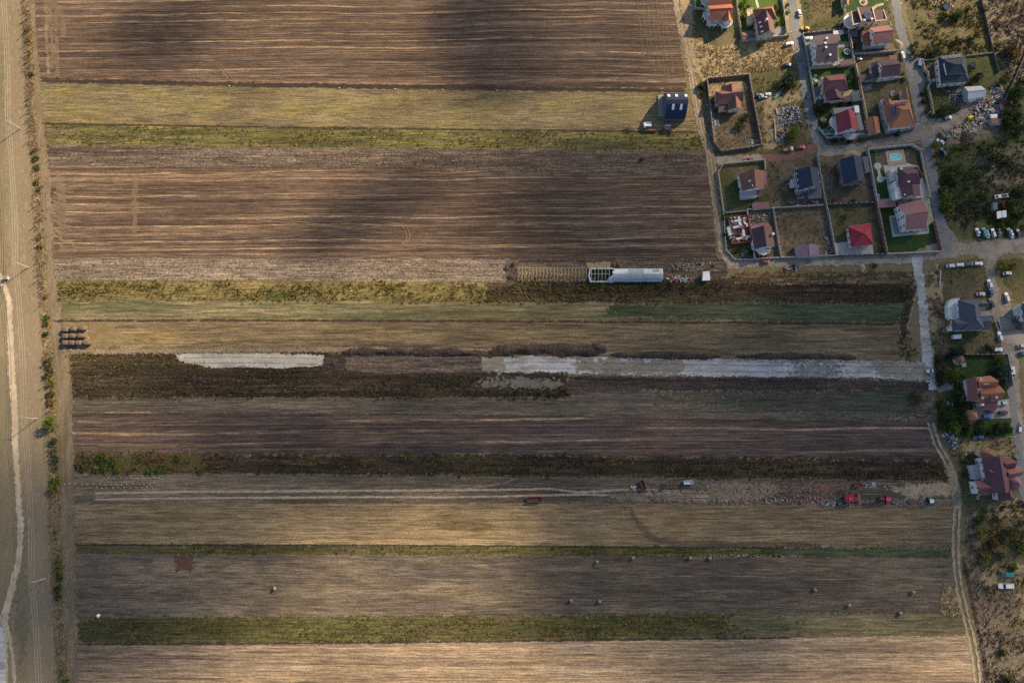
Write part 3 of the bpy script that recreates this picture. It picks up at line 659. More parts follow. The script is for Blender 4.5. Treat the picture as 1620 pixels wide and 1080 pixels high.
sheet("yard", [(1293, 246), (1370, 240), (1385, 320), (1310, 325)], M['yard_dirt'], 0.1, 0.3)
sheet("sand_patch", [(1334, 240), (1362, 238), (1364, 248), (1336, 252)], M['tan_grass'], 0.4, 2.0)
sheet("lawn", [(1372, 239), (1440, 233), (1455, 240), (1468, 312), (1387, 318)], M['lawn'], 0.1, 0.2)
sheet("bare_ground", [(1388, 242), (1402, 240), (1404, 262), (1394, 262)], M['yard_dirt'], 0.5, 2.5)
sheet("paved_terrace", [(1398, 262), (1450, 257), (1470, 312), (1408, 316)], M['slab'], 0.0, 0.2)
sheet("lawn_strip", [(1433, 238), (1447, 238), (1452, 262), (1437, 258)], M['yard_dirt'], 0.2, 0.6)
for cx, cy in ((1388.3, 262.8), (1392.8, 283.3)):
    sheet("round_paving", [(cx + 6 * math.cos(a), cy + 5.4 * math.sin(a)) for a in [k * math.pi / 4 for k in range(8)]], M['slab'], 0.0, 0.2)
ribbon("paved_path", [(1389, 266), (1392, 279)], 1.3, M['slab'], 0.0, 0.1)
ribbon("paved_path", [(1397, 282), (1402, 282)], 1.1, M['slab'], 0.0, 0.1)
sheet("paved_terrace", [(1384, 307), (1391, 307), (1392, 315), (1412, 314), (1412, 318), (1386, 319)], M['slab'], 0.0, 0.2)
sheet("lawn", [(1389, 328), (1472, 316), (1486, 398), (1402, 401)], M['lawn'], 0.1, 0.2)
sheet("paved_yard", [(1458, 312), (1470, 312), (1477, 350), (1466, 358)], M['slab_tan'], 0.0, 0.2)
sheet("paved_terrace", [(1406.7, 342), (1466, 336), (1470, 369), (1412, 374.5)], M['slab'], 0.0, 0.2)
sheet("terrace_floor", [(1410, 345), (1464, 340), (1467, 366), (1415, 370.5)], M['paving'], 0.0, 0.2)
sheet("yard", [(1312, 327), (1384, 322), (1400, 401), (1322, 404)], M['yard_grass'], 0.1, 0.3)
sheet("paved_yard", [(1319.5, 384.5), (1379, 380), (1382, 402), (1321.5, 404)], M['slab'], 0.0, 0.2)
sheet("yard", [(1222, 332), (1306, 328), (1319, 404), (1234, 407)], M['yard_dirt'], 0.1, 0.3)
sheet("yard", [(1181, 334), (1221, 331), (1233, 407), (1193, 409)], M['yard_dirt'], 0.1, 0.3)
sheet("yard", [(1146, 338), (1180, 335), (1192, 409), (1162, 409), (1148, 395)], M['wild_green'], 0.1, 0.3)
sheet("yard", [(1492, 424), (1556, 422), (1560, 474), (1498, 474)], M['yard_grass'], 0.4, 1.5)
sheet("yard", [(1500, 524), (1568, 520), (1590, 560), (1525, 560), (1500, 560)], M['wild'], 0.4, 1.5)
sheet("lawn", [(1526, 562), (1591, 562), (1596, 596), (1520, 600)], M['lawn'], 0.1, 0.2)
sheet("garden", [(1480, 562), (1526, 561), (1528, 690), (1484, 680)], M['wild_green'], 0.2, 0.6)
sheet("lawn", [(1548, 664), (1602, 661), (1604, 688), (1530, 690)], M['lawn'], 0.1, 0.3)
sheet("paved_drive", [(1574, 631), (1599, 629.5), (1602, 660.5), (1546, 662.5), (1546, 648), (1575, 647)], M['paving_pink'], 0.0, 0.2)
sheet("front_strip", [(1584, 612), (1598, 611), (1600, 630), (1585, 632)], M['lawn'], 0.1, 0.2)

# roads
sheet("gravel_apron", [(1440, 88), (1452, 90), (1460, 115), (1466, 128), (1456, 150), (1452, 150)], M['asphalt'], 0.3, 0.8)
ribbon("village_street", [(1250, -40), (1252, 0), (1259, 50), (1268, 95), (1272, 130), (1279, 168), (1288, 208), (1300, 236)], [5.0, 5.0, 4.8, 4.6, 4.6, 5.0, 5.2, 6.0], M['asphalt'], 0.25, 0.9)
ribbon("village_street", [(1412, -40), (1418, 10), (1426, 50), (1438, 100), (1447, 145), (1456, 185), (1466, 222), (1475, 275), (1482, 325), (1490, 356), (1508, 384)], [4.8, 4.8, 4.8, 5.0, 5.2, 5.6, 6.0, 5.0, 4.8, 5.0, 7.0], M['asphalt'], 0.25, 0.9)
sheet("road_junction", [(1446, 196), (1462, 190), (1482, 188), (1486, 206), (1474, 232), (1462, 224), (1444, 218)], M['asphalt'], 0.4, 1.2)
ribbon("side_street", [(1292, 238), (1330, 238), (1370, 232), (1410, 225), (1450, 214), (1464, 206)], [6.5, 5.2, 5.2, 5.6, 5.6, 6], M['dirt_road'], 0.3, 1.0)
ribbon("crushed_brick_road", [(1206, 250), (1240, 248), (1270, 243), (1287, 234), (1289, 228)], [3.4, 4.2, 4.2, 6.0, 3.0], M['red_grit'], 0.4, 1.2)
ribbon("dirt_lane", [(1124, 246), (1140, 254), (1165, 253), (1206, 250)], [4.5, 5.0, 4.6, 4.2], M['dirt_road'], 0.4, 1.4)
ribbon("tip_road", [(1466, 205), (1490, 198), (1514, 186), (1534, 172), (1544, 160)], [8.0, 7.0, 6.5, 6.5, 4.0], M['dirt_road'], 0.5, 1.8)
ribbon("dirt_lane", [(1150, 420), (1200, 415), (1260, 414), (1330, 412), (1400, 410), (1440, 408), (1480, 398), (1510, 392)], [4, 5, 5, 4.6, 4.6, 5.5, 8, 10], M['dirt_road'], 0.4, 1.4)
sheet("road_junction", [(1488, 352), (1496, 366), (1516, 384), (1545, 382), (1660, 374), (1660, 406), (1590, 400), (1576, 412), (1572, 432), (1560, 432), (1556, 410), (1540, 402), (1496, 408), (1480, 405), (1486, 396)], M['dirt_road'], 0.5, 1.6)
sheet("asphalt_patch", [(1488, 362), (1500, 378), (1502, 398), (1488, 400), (1488, 380)], M['asphalt'], 0.6, 3.0)
ribbon("gravel_road", [(1450, 404), (1452, 424), (1457, 456), (1461, 500), (1465, 545), (1470, 585), (1478, 616)], [6, 4.6, 4.2, 4.6, 4.8, 5.2, 5.5], M['gravel'], 0.3, 0.9)
sheet("gravel_apron", [(1478, 603), (1500, 606), (1500, 619), (1484, 620)], M['asphalt'], 0.3, 1.0)
ribbon("earth_street", [(1566, 405), (1568, 440), (1576, 470), (1586, 505), (1596, 545), (1604, 590), (1608, 640), (1616, 690), (1622, 760)], [5, 4.5, 6, 9, 8, 5, 4.5, 4.5, 4.5], M['dirt_road'], 0.5, 1.8)
ribbon("asphalt_street", [(1591, 556), (1598, 600), (1603, 650), (1610, 700), (1616, 760), (1622, 800)], 3.6, M['asphalt'], 0.3, 0.9)
sheet("parking_ground", [(1585, 470), (1625, 500), (1640, 560), (1605, 560), (1590, 510)], M['dirt_road'], 0.6, 2.5)

# tracks
ribbon("earth_track", [(1062, -40), (1074, 30), (1087, 80), (1096, 128), (1103, 170), (1110, 205), (1122, 240), (1128, 280), (1134, 330), (1140, 375), (1146, 402), (1164, 418)], [3.2, 3.2, 3.4, 3.6, 3.8, 4, 4.4, 4.2, 4, 4, 4, 4], M['track'], 0.4, 1.2)
for off in (-2.6, 2.8):
    ribbon("wheel_track", [(1074 + off, 20), (1087 + off, 80), (1096 + off, 128), (1103 + off, 170), (1110 + off, 205), (1122 + off, 240), (1128 + off, 280), (1134 + off, 330), (1140 + off, 375)], 0.7, M['track_dim'], 0.2, 0.6)
sheet("lane_verge", [(1120, 150), (1126, 165), (1134, 228), (1126, 226), (1118, 180)], M['dirt_road'], 0.6, 2.5)
for off in (-4.5, 4.0):
    ribbon("wheel_track", [(1472 + off, 668), (1482 + off, 700), (1497 + off, 728), (1508 + off, 756), (1514 + off, 785), (1514 + off, 812), (1512 + off, 850), (1513 + off, 890), (1518 + off, 930), (1528 + off, 975), (1538 + off, 1015), (1545 + off, 1060), (1550 + off, 1120)], 1.15, M['rut'], 0.3, 0.7)
sheet("track_junction", [(1494, 732), (1512, 740), (1522, 790), (1518, 806), (1506, 802), (1502, 770)], M['track'], 0.6, 2.5)
ribbon("dark_ditch", [(1524, 880), (1534, 930), (1543, 975), (1553, 1020), (1558, 1060), (1562, 1120)], 1.7, M['dark_soil'], 0.3, 1.0)
for off in (0, 11):
    ribbon("wheel_track", [(1448 + off * .3, 447 + off), (1436 + off, 475), (1428 + off, 505), (1422 + off, 540)], 0.6, M['rut'], 0.15, 0.5)
ribbon("dark_ditch", [(1448, 452), (1437, 480), (1430, 510), (1426, 545)], 2.6, M['dark_soil'], 0.3, 1.2)
# ruts along the track strip
for a, b in ((776, 1.1), (786, 1.0)):
    ribbon("wheel_track", [(150, a + 4), (260, a + 2), (400, a + 1), (560, a), (700, a - 1 + (1 if a > 780 else 0)), (820, a - 2), (870, a - 3), (920, a - 4 if a > 780 else a + 2), (1000, a - 2), (1100, a + 2)], b, M['rut'], 0.12, 0.35)
ribbon("wheel_track", [(700, 776), (760, 770), (800, 762), (815, 757)], 0.6, M['rut_faint'], 0.2, 0.5)
sheet("pale_churned_ground", [(960, 782), (1000, 778), (1140, 776), (1160, 790), (1080, 794), (980, 793)], M['clods_pale'], 0.8, 3.0)
sheet("pale_churned_ground", [(1120, 764), (1220, 762), (1240, 780), (1180, 797), (1120, 796)], M['track_dim'], 0.8, 4.0)
sheet("pale_churned_ground", [(1400, 768), (1506, 762), (1512, 784), (1440, 788)], M['track'], 0.8, 3.5)
sheet("red_grit_patch", [(1268, 764), (1318, 763), (1316, 776), (1270, 776)], M['red_grit'], 0.8, 5.0)
sheet("red_grit_patch", [(1250, 788), (1306, 786), (1302, 796), (1254, 797)], M['red_grit'], 0.6, 4.0)
sheet("red_grit_patch", [(1541, 950), (1548, 952), (1554, 975), (1546, 972)], M['red_grit'], 0.4, 1.2)
sheet("red_grit_patch", [(1523, 800), (1529, 800), (1529, 812), (1523, 812)], M['red_grit'], 0.3, 0.8)
sheet("corn_husk_patch", [(1494, 920), (1506, 930), (1520, 960), (1520, 972), (1486, 972), (1488, 944)], M['tan_grass'], 0.6, 2.0)
# gravel and earthworks in the middle
sheet("gravel_bed", [(277, 560), (330, 558), (440, 559), (516, 562), (521, 572), (508, 579), (440, 582), (330, 581), (285, 572)], M['gravel_white'], 0.3, 1.0)
sheet("levelled_soil", [(536, 562), (765, 563), (765, 589), (600, 592), (548, 586)], M['clods'], 0.3, 1.0)
sheet("dark_fill", [(514, 563), (545, 561), (546, 588), (510, 582)], M['dark_soil'], 0.5, 1.5)
sheet("gravel_bed", [(763, 565), (860, 564), (910, 566), (1075, 568), (1200, 570), (1370, 571), (1466, 574), (1471, 600), (1374, 597), (1200, 596), (1076, 594), (990, 593), (922, 590), (860, 589), (764, 587)], M['gravel'], 0.5, 1.2)
sheet("gravel_bed", [(763, 565), (800, 564), (802, 588), (764, 587)], M['gravel_tan'], 0.5, 5.0)
sheet("gravel_bed", [(905, 567), (1080, 569), (1085, 593), (915, 589)], M['gravel_tan'], 0.5, 5.0)
sheet("gravel_bed", [(1250, 572), (1330, 572), (1330, 595), (1255, 594)], M['gravel_faint'], 0.5, 9.0)
sheet("gravel_bed", [(1380, 573), (1466, 575), (1470, 598), (1385, 596)], M['gravel_tan'], 0.5, 6.0)
for y in (571, 577, 587):
    ribbon("wheel_track", [(770 + y % 7 * 9, y - 4), (900, y - 4), (1050, y - 1), (1200, y + 1), (1340, y + 2), (1460, y + 4)], 0.5, M['gravel_rut'], 0.15, 0.7)
for y in (565, 574): ribbon("wheel_track", [(290, y + 1), (380, y), (505, y + 2)], 0.5, M['gravel_rut'], 0.15, 0.7)
sheet("gravel_spill", [(758, 600), (800, 598), (890, 600), (892, 611), (860, 616), (760, 611)], M['gravel_faint'], 0.9, 4.0)
sheet("dark_earth", [(900, 599), (1340, 602), (1470, 604), (1470, 612), (1340, 616), (1000, 617), (890, 622)], M['dark_soil'], 0.5, 2.0)
sheet("sandy_verge", [(500, 549), (800, 551), (800, 556), (500, 556)], M['rut_faint'], 0.3, 1.5)
sheet("sandy_verge", [(110, 553), (540, 549), (540, 556), (110, 560)], M['track_dim'], 0.3, 2.0)
sheet("straw_litter", [(138, 512), (178, 508), (182, 548), (142, 552)], M['straw_litter'], 0.8, 6.0)
ribbon("old_haul_mark", [(998, 804), (1004, 818), (1014, 832), (1028, 846), (1048, 855), (1080, 858), (1160, 860), (1300, 862)], [1.5, 2.6, 3.2, 3.2, 3.0, 2.6, 2.4, 1.6], M['haul'], 0.4, 2.0)
sheet("red_soil_patch", [(278, 878), (304, 876), (306, 898), (280, 902)], M['red_soil'] if 'red_soil' in M else ground_mat("red_brown_soil", [(0.10, 0.05, 0.038), (0.13, 0.065, 0.045), (0.09, 0.055, 0.045)], (0.1, 0.3, 0.9), speck=0.3), 0.6, 3.0)
sheet("orange_weeds_floor", [(124, 718), (200, 716), (320, 718), (330, 746), (128, 747)], ground_mat("rusty_weeds", [(0.10, 0.058, 0.028), (0.075, 0.065, 0.028), (0.055, 0.06, 0.02), (0.12, 0.075, 0.035)], (0.05, 0.2, 0.7), speck=0.5, bump=1.0), 0.6, 5.0)
# corn rows by the lane, greenhouse bare soil
sheet("corn_rows", [(1162, 432), (1440, 430), (1440, 450), (1162, 450)], field_mat("dry_corn_rows", (0.045, 0.032, 0.02), (0.09, 0.065, 0.035), (0.26, 0.18, 0.09), lane=(0.02, 0.9), straw_lane=(0.12, 0.75), straw_thr=(0.46, 0.6), fine=0.3, clod=0.4), 0.5, 1.2)
sheet("bed_soil", [(817, 423), (926, 423), (926, 446), (817, 446)], M['fallow'], 0.3, 1.0)
sheet("sand_strip", [(928, 416), (968, 415), (968, 424), (930, 424)], M['tan_grass'], 0.3, 1.2)
sheet("dark_furrow", [(822, 412), (928, 412), (928, 414), (822, 414)], M['dark_soil'], 0.1, 0.5)

# tractor turning marks on the headlands of the ploughed fields
def arcs(cx0, ys, w, direction, mat, spread=30):
    for y in ys:
        k = rng.uniform(0.7, 1.2) * direction
        ribbon("turning_mark", [(cx0, y - 14), (cx0 + 5 * k, y - 12), (cx0 + 12 * k, y - 10), (cx0 + spread * 0.5 * k, y - 8), (cx0 + spread * 0.8 * k, y - 5), (cx0 + spread * 1.5 * k, y - 5 + rng.uniform(-2, 2))], w, mat, 0.1, 0.6)
arcs(76, [30, 45, 58, 70, 88, 100, 108], 0.9, 1, M['mark_faint'], 22)
arcs(84, [298, 308, 318, 332, 345, 354, 362, 376, 386, 396], 0.8, 1, M['mark'], 22)
arcs(1068, [10, 30, 62, 92, 112, 126], 0.7, -1, M['mark_faint'], 34)
arcs(1122, [318, 348, 382, 400], 0.6, -1, M['mark_wide'], 24)
for x in (1014, 1022, 1029, 1036, 1043, 1050, 1056):
    ribbon("turning_mark", [(x - 8 + rng.uniform(-2, 2), -30), (x - 2, 40), (x + 4 + rng.uniform(-2, 2), 90), (x + 9, 118 + rng.uniform(-8, 14))], 0.55, M['mark_faint'], 0.1, 0.5)
for x, y0, y1 in ((78, -30, 110), (86, -30, 124), (96, 10, 60), (98, 280, 360), (92, 270, 400)):
    ribbon("turning_mark", [(x, y0), (x + 3, (y0 + y1) / 2), (x + 5, y1)], 2.4, M['mark_wide'], 0.4, 2.0)
for d in (0, 5):
    ribbon("turning_mark", [(378 - d, 136), (366 - d * 1.5, 122), (350 - d, 104), (338, 97 + d * .6), (322 + d, 97 + d * .8), (312 + d, 108), (313 + d, 120 - d * .3), (326, 128 - d * .6), (345, 131 - d)], 0.3, M['mark'], 0.03, 0.2)
    ribbon("turning_mark", [(405, 343 + d), (480, 352 + d * .6), (570, 362), (620, 355 - d * .4), (638, 354 + d), (647 - d, 366), (648 - d, 378), (640 - d, 388)], 0.4, M['mark'], 0.03, 0.25)
    ribbon("turning_mark", [(80, 366 + d), (92, 361 + d), (102, 366 + d), (110 - d, 380), (122, 391 + d * .3), (150, 391 + d * .3)], 0.4, M['mark'], 0.03, 0.3)
ribbon("turning_mark", [(213, 280), (214, 320), (213, 370)], 2.6, M['mark_wide'], 0.4, 2.6)
ribbon("turning_mark", [(228, 374), (222, 381), (200, 383), (150, 384)], 0.5, M['mark'], 0.1, 0.4)
# dark open furrows along the field edges
ribbon("open_furrow", [(66, 127), (300, 132), (500, 135.5), (800, 140), (1084, 143)], 2.2, M['furrow'], 0.3, 1.2)
ribbon("open_furrow", [(84, 507), (400, 506.5), (800, 508), (1418, 512)], 0.9, M['furrow'], 0.2, 0.7)
ribbon("open_furrow", [(110, 590), (300, 591), (520, 594), (760, 599)], 1.6, M['furrow'], 0.4, 1.4)
ribbon("open_furrow", [(120, 861), (500, 861.5), (800, 863), (1240, 866)], 0.6, M['furrow'], 0.15, 0.5)
ribbon("open_furrow", [(125, 1018.5), (500, 1016), (800, 1013), (1250, 1008)], 0.8, M['furrow'], 0.2, 0.6)
ribbon("open_furrow", [(66, 195), (500, 202), (1100, 209)], 0.7, M['furrow'], 0.2, 0.6)
# ------------------------------------------------------------------ buildings
def roofm(name, c, var=0.16):
    """Tiled or sheet roof: faded and mossy patches, darker courses."""
    t = NT(name); p = t.pos(); g = sum(c) / 3
    n0 = t.noise(t.mapv(p, loc=seed()), 0.22, 5.0, 0.65); n1 = t.noise(t.mapv(p, loc=seed()), 1.1, 4.0, 0.7); n2 = t.noise(t.mapv(p, scale=(1, 1, 5), loc=seed()), 2.2, 3.0, 0.7)
    cc = t.mix(t.step(n0, 0.42, 0.72, 0.0, 0.45), c, (c[0] * .6 + g * .5, c[1] * .6 + g * .5, c[2] * .6 + g * .5))
    cc = t.mix(t.step(n1, 0.56, 0.72, 0.0, 0.30), cc, (g * .45, g * .42, g * .35))
    cc = t.gain(cc, n1, 1 - var, 1 + var); cc = t.gain(cc, n2, 1 - var, 1 + var)
    t.bump(n2, 0.35, 0.12); t.b.inputs["Specular IOR Level"].default_value = 0.3
    return t.done(cc, False, 0.75)
RM = {k: roofm("roof_" + k, c) for k, c in {
    'orange': (0.40, 0.15, 0.075), 'orange_deep': (0.33, 0.11, 0.06), 'rust': (0.23, 0.088, 0.066), 'maroon': (0.125, 0.056, 0.068), 'maroon_red': (0.175, 0.066, 0.070),
    'plum': (0.072, 0.050, 0.070), 'brown': (0.19, 0.085, 0.065), 'brown_dark': (0.092, 0.052, 0.056), 'red': (0.30, 0.026, 0.045), 'crimson': (0.25, 0.035, 0.052),
    'navy': (0.028, 0.040, 0.075), 'blue': (0.012, 0.026, 0.068), 'slate': (0.085, 0.09, 0.115), 'grey_flat': (0.20, 0.195, 0.20), 'mauve': (0.14, 0.10, 0.15),
    'steel': (0.42, 0.44, 0.46), 'charcoal': (0.032, 0.042, 0.062), 'rose': (0.27, 0.12, 0.115), 'white': (0.72, 0.72, 0.70), 'pinkbrown': (0.20, 0.095, 0.10)}.items()}
WM = {k: plain_mat("wall_" + k, c, 0.85, 0.07, 0.6) for k, c in {
    'white': (0.66, 0.65, 0.62), 'cream': (0.60, 0.50, 0.36), 'grey': (0.36, 0.36, 0.37), 'brick': (0.27, 0.075, 0.045), 'tan': (0.52, 0.42, 0.30), 'dark': (0.10, 0.10, 0.115),
    'greywhite': (0.38, 0.38, 0.39), 'brown': (0.16, 0.11, 0.10), 'block': (0.27, 0.255, 0.235)}.items()}
M['frame'] = plain_mat("window_frame_paint", (0.70, 0.69, 0.66), 0.5, 0.05)
M['glass'] = plain_mat("dark_window_glass", (0.020, 0.026, 0.034), 0.08, 0.1, spec=0.6)
M['door'] = plain_mat("brown_door_paint", (0.11, 0.055, 0.03), 0.5, 0.1)
M['panel'] = plain_mat("solar_cell_glass", (0.012, 0.024, 0.085), 0.18, 0.1, spec=0.6)
M['panel_rim'] = plain_mat("aluminium_rim", (0.55, 0.56, 0.58), 0.35, 0.05, metal=0.6)
M['metal'] = plain_mat("galvanised_metal", (0.48, 0.49, 0.50), 0.4, 0.08, metal=0.4)
M['water'] = NT("pool_water"); _w = M['water']
_w.b.inputs["Roughness"].default_value = 0.05; _w.b.inputs["Specular IOR Level"].default_value = 0.5
_n = _w.noise(_w.pos(), 0.6, 3.0); M['water'] = _w.done(_w.mix(_w.step(_n, 0.3, 0.7), (0.16, 0.55, 0.55), (0.26, 0.68, 0.66)), False, 0.05)

def unit_mesh(name, fn, mat):
    mb = MB(); fn(mb); me = bpy.data.meshes.new(name); me.from_pydata(mb.v, [], mb.f); me.materials.append(mat); return me
# a window faces +X: frame 1.3 x 1.4 m, pane a little proud of it
ME_WIN = unit_mesh("window", lambda m: m.box((0.0, 0, -0.7), (0.16, 1.3, 1.4)), M['frame'])
ME_PANE = unit_mesh("pane", lambda m: (m.box((0.06, -0.29, -0.58), (0.08, 0.5, 1.16)), m.box((0.06, 0.29, -0.58), (0.08, 0.5, 1.16))), M['glass'])
ME_DOOR = unit_mesh("door", lambda m: m.box((0.0, 0, 0.0), (0.16, 1.1, 2.1)), M['door'])
ME_HANDLE = unit_mesh("handle", lambda m: m.box((0.11, 0.4, 1.0), (0.08, 0.12, 0.06)), M['metal'])
ME_SKY = unit_mesh("skylight", lambda m: m.box((0, 0, 0), (1.2, 0.8, 0.16)), M['frame'])
ME_SKYP = unit_mesh("pane", lambda m: m.box((0, 0, 0.1), (1.0, 0.62, 0.09)), M['frame'])
ME_SOLAR = unit_mesh("solar_panel", lambda m: m.box((0, 0, 0), (1.0, 1.6, 0.06)), M['panel_rim'])
ME_CELL = unit_mesh("cell_glass", lambda m: m.box((0, 0, 0.05), (0.9, 1.5, 0.03)), M['panel'])

def inst(name, me, parent, loc, rz=0.0, rot=None):
    o = bpy.data.objects.new(name, me); col.objects.link(o); o.parent = parent
    o.location = Vector(loc); o.rotation_euler = rot if rot else (0, 0, rz)
    ORG[o.name] = ORG.get(parent.name, Vector())
    return o

def window(root, w, rz, org):
    o = inst("window", ME_WIN, root, Vector(w) - org, rz)
    p = bpy.data.objects.new("pane", ME_PANE); col.objects.link(p); p.parent = o
    return o

def wall_windows(root, corners, z_eave, z0=0.0, door=False, wide=3.2):
    """Rows of windows along the four sides of a block (corners at ground, counter-clockwise or not)."""
    org = ORG[root.name]; c = center(corners)
    storeys = [1.5] + ([4.3] if z_eave > 4.9 else [])
    best = None
    for i in range(4):
        a, b = corners[i], corners[(i + 1) % 4]; d = b - a; L = d.length
        if L < 2.4: continue
        d.normalize(); nrm = Vector((d.y, -d.x, 0))
        if nrm.dot((a + b) / 2 - c) < 0: nrm = -nrm
        k = max(1, int(L / wide)); rz = math.atan2(nrm.y, nrm.x)
        if nrm.dot(-((a + b) / 2)) < 0 and L < 9: k = max(1, k - 1)
        for j in range(k):
            q = a + d * (L * (j + 0.5) / k) + nrm * 0.05
            for s, zz in enumerate(storeys):
                if door and s == 0 and j == k // 2 and best is None and nrm.dot(-q) > 0:
                    best = q; o = inst("door", ME_DOOR, root, Vector((q.x, q.y, z0 + 0.05)) - org, rz)
                    h = bpy.data.objects.new("handle", ME_HANDLE); col.objects.link(h); h.parent = o
                    continue
                window(root, (q.x, q.y, z0 + zz + 0.4), rz, org)

def block(root, kind, c4, ze, zr, rm, wm, ov=0.45, z0=0.0, win=True, door=False, hip=(0.3, 0.3), ridge=True, walls=True, wide=3.2):
    """One roofed volume. c4: photo positions of the four eave corners, the ridge running parallel to the first side."""
    e = [P(x, y, ze) for x, y in c4]
    a, b, c, d = e; up = Vector((0, 0, zr - ze)); th = 0.22
    m_da, m_bc = (a + d) / 2, (b + c) / 2
    rf = MB(); ax = (m_bc - m_da); L = ax.length; half = ((a - d).length + (b - c).length) / 4; slope = (zr - ze) / max(half, 0.1)
    rp = (m_da + up, m_bc + up)
    if kind == 'gable':
        rf.slab([a, b, rp[1], rp[0]], th); rf.slab([c, d, rp[0], rp[1]], th)
    elif kind == 'hip':
        r0 = m_da + ax * hip[0] + up; r1 = m_bc - ax * hip[1] + up; rp = (r0, r1)
        if (r1 - r0).length < 0.3:
            r0 = (r0 + r1) / 2; rp = None
            for p, q in ((a, b), (b, c), (c, d), (d, a)): rf.slab([p, q, r0], th)
        else:
            rf.slab([a, b, r1, r0], th); rf.slab([c, d, r0, r1], th); rf.slab([b, c, r1], th); rf.slab([d, a, r0], th)
    elif kind == 'shed':
        rf.slab([a, b, c + up, d + up], th); rp = None
    elif kind == 'flat':
        rf.slab(e, th); rp = None
    roof = rf.build("roof", rm, root)
    if rp and ridge:
        rc = MB(); rc.bar(rp[0] + Vector((0, 0, 0.0)), rp[1] + Vector((0, 0, 0.0)), 0.35, 0.1)
        if kind == 'hip':
            r0, r1 = rp
            for p, q in ((a, r0), (d, r0), (b, r1), (c, r1)): rc.cyl(p + Vector((0, 0, .03)), q + Vector((0, 0, .05)), 0.13, 0.13, 5)
        rc.build("ridge_cap", rm, roof)
    for p, q in ((a, b), (c, d)): MB().cyl(p + Vector((0, 0, -th)), q + Vector((0, 0, -th)), 0.09, 0.09, 5).build("gutter", M['metal'], roof)
    if walls:
        u = (b - a).normalized(); u.z = 0; w = (d - a).normalized(); w.z = 0
        fa = a + (u + w) * ov; fb = b + (-u + w) * ov; fc = c + (-u - w) * ov; fd = d + (u - w) * ov
        f4 = [Vector((p.x, p.y, z0)) for p in (fa, fb, fc, fd)]
        mb = MB()
        ht = ze - th - 0.02 + (ov * slope * 0.8 if kind in ('gable', 'hip') else 0)
        if kind == 'shed':
            lo = f4; hi = [Vector((p.x, p.y, z)) for p, z in zip(f4, (ze - th, ze - th, zr - th - .05, zr - th - .05))]
            mb.hexa(lo, hi)
        else:
            mb.prism([(p.x, p.y) for p in f4], z0, ht)
            if kind == 'gable':
                for s0, s1, rr_ in ((fd, fa, m_da), (fb, fc, m_bc)):
                    mid = (s0 + s1) / 2; inw = (center(f4) - Vector((mid.x, mid.y, z0))).normalized() * 0.25
                    tri = [Vector((s0.x, s0.y, ht)), Vector((s1.x, s1.y, ht)), Vector((mid.x, mid.y, zr - th - 0.08))]
                    mb.hexa(tri, [p + inw for p in tri])
        mb.build("wall", wm, root)
        if win:
            wall_windows(root, f4, ze, z0, door, wide)
            if kind == 'gable' and zr - ze > 2.4:
                for s0, s1 in ((fd, fa), (fb, fc)):
                    mid = (s0 + s1) / 2; dd = s1 - s0; nrm = Vector((dd.y, -dd.x, 0)).normalized()
                    if nrm.dot(mid - center(f4)) < 0: nrm = -nrm
                    window(root, (mid.x + nrm.x * 0.05, mid.y + nrm.y * 0.05, ze + 0.9), math.atan2(nrm.y, nrm.x), ORG[root.name])
    return roof

def on_roof(root, roof, px, py, z, me, mep, n1="skylight", n2="pane", rz=0.0, tilt=0.0):
    p = P(px, py, z); o = inst(n1, me, roof, p - ORG[root.name], rot=(0, tilt, rz))
    q = bpy.data.objects.new(n2, mep); col.objects.link(q); q.parent = o
    return o

def chimney(root, roof, px, py, z, h=1.5, m='tan'):
    p = P(px, py, z); MB().box((p.x, p.y, z - 1.4), (0.9, 0.9, h + 1.2)).box((p.x, p.y, z + h - 0.2), (1.1, 1.1, 0.18)).build("chimney", WM[m], roof)

def house(name, label, px, py, cat="house", group=None):
    return thing(name, label, cat, P(px, py), group)

def solar_grid(root, roof, o, ux, uy, nx, ny):
    """Panels on a roof plane: o, ux, uy are photo (x, y, z) of a corner and the two neighbouring corners."""
    o, x1, y1 = P(*o), P(*ux), P(*uy); dx, dy = (x1 - o) / nx, (y1 - o) / ny
    nrm = dx.cross(dy).normalized()
    if nrm.z < 0: nrm = -nrm
    ex = dx.normalized(); ey = nrm.cross(ex)
    rot = Matrix((ex, ey, nrm)).transposed().to_euler()
    for i in range(nx):
        for j in range(ny):
            p = o + dx * (i + 0.5) + dy * (j + 0.5) + nrm * 0.22
            s = inst("solar_panel", ME_SOLAR, roof, p - ORG[root.name], rot=rot)
            s.scale = (dx.length * 0.9, dy.length * 0.9 / 1.6, 1)
            c = bpy.data.objects.new("cell_glass", ME_CELL); col.objects.link(c); c.parent = s

def balcony(root, px, r, z, a0, a1, m='white', h=1.0):
    """Rounded balcony: a slab with a railing of posts round its edge; angles in degrees on the ground."""
    c = P(px[0], px[1], z); rim = [c + Vector((math.cos(R(a)), math.sin(R(a)), 0)) * r for a in np.linspace(a0, a1, 12)]
    b = MB().prism([(p.x, p.y) for p in rim] + [(c.x, c.y)], z - 0.25, z).build("balcony", WM[m], root)
    rl = MB()
    for p, q in zip(rim, rim[1:]):
        rl.bar(p + Vector((0, 0, h - 0.12)), q + Vector((0, 0, h - 0.12)), 0.16, 0.12); rl.box((p.x, p.y, z), (0.14, 0.14, h))
        rl.bar(p, q, 0.1, 0.45)
    rl.build("railing", WM[m], b)
    for p in rim[1::3]: MB().cyl((p.x, p.y, 0), (p.x, p.y, z - 0.25), 0.16, 0.16, 6).build("column", WM[m], b)

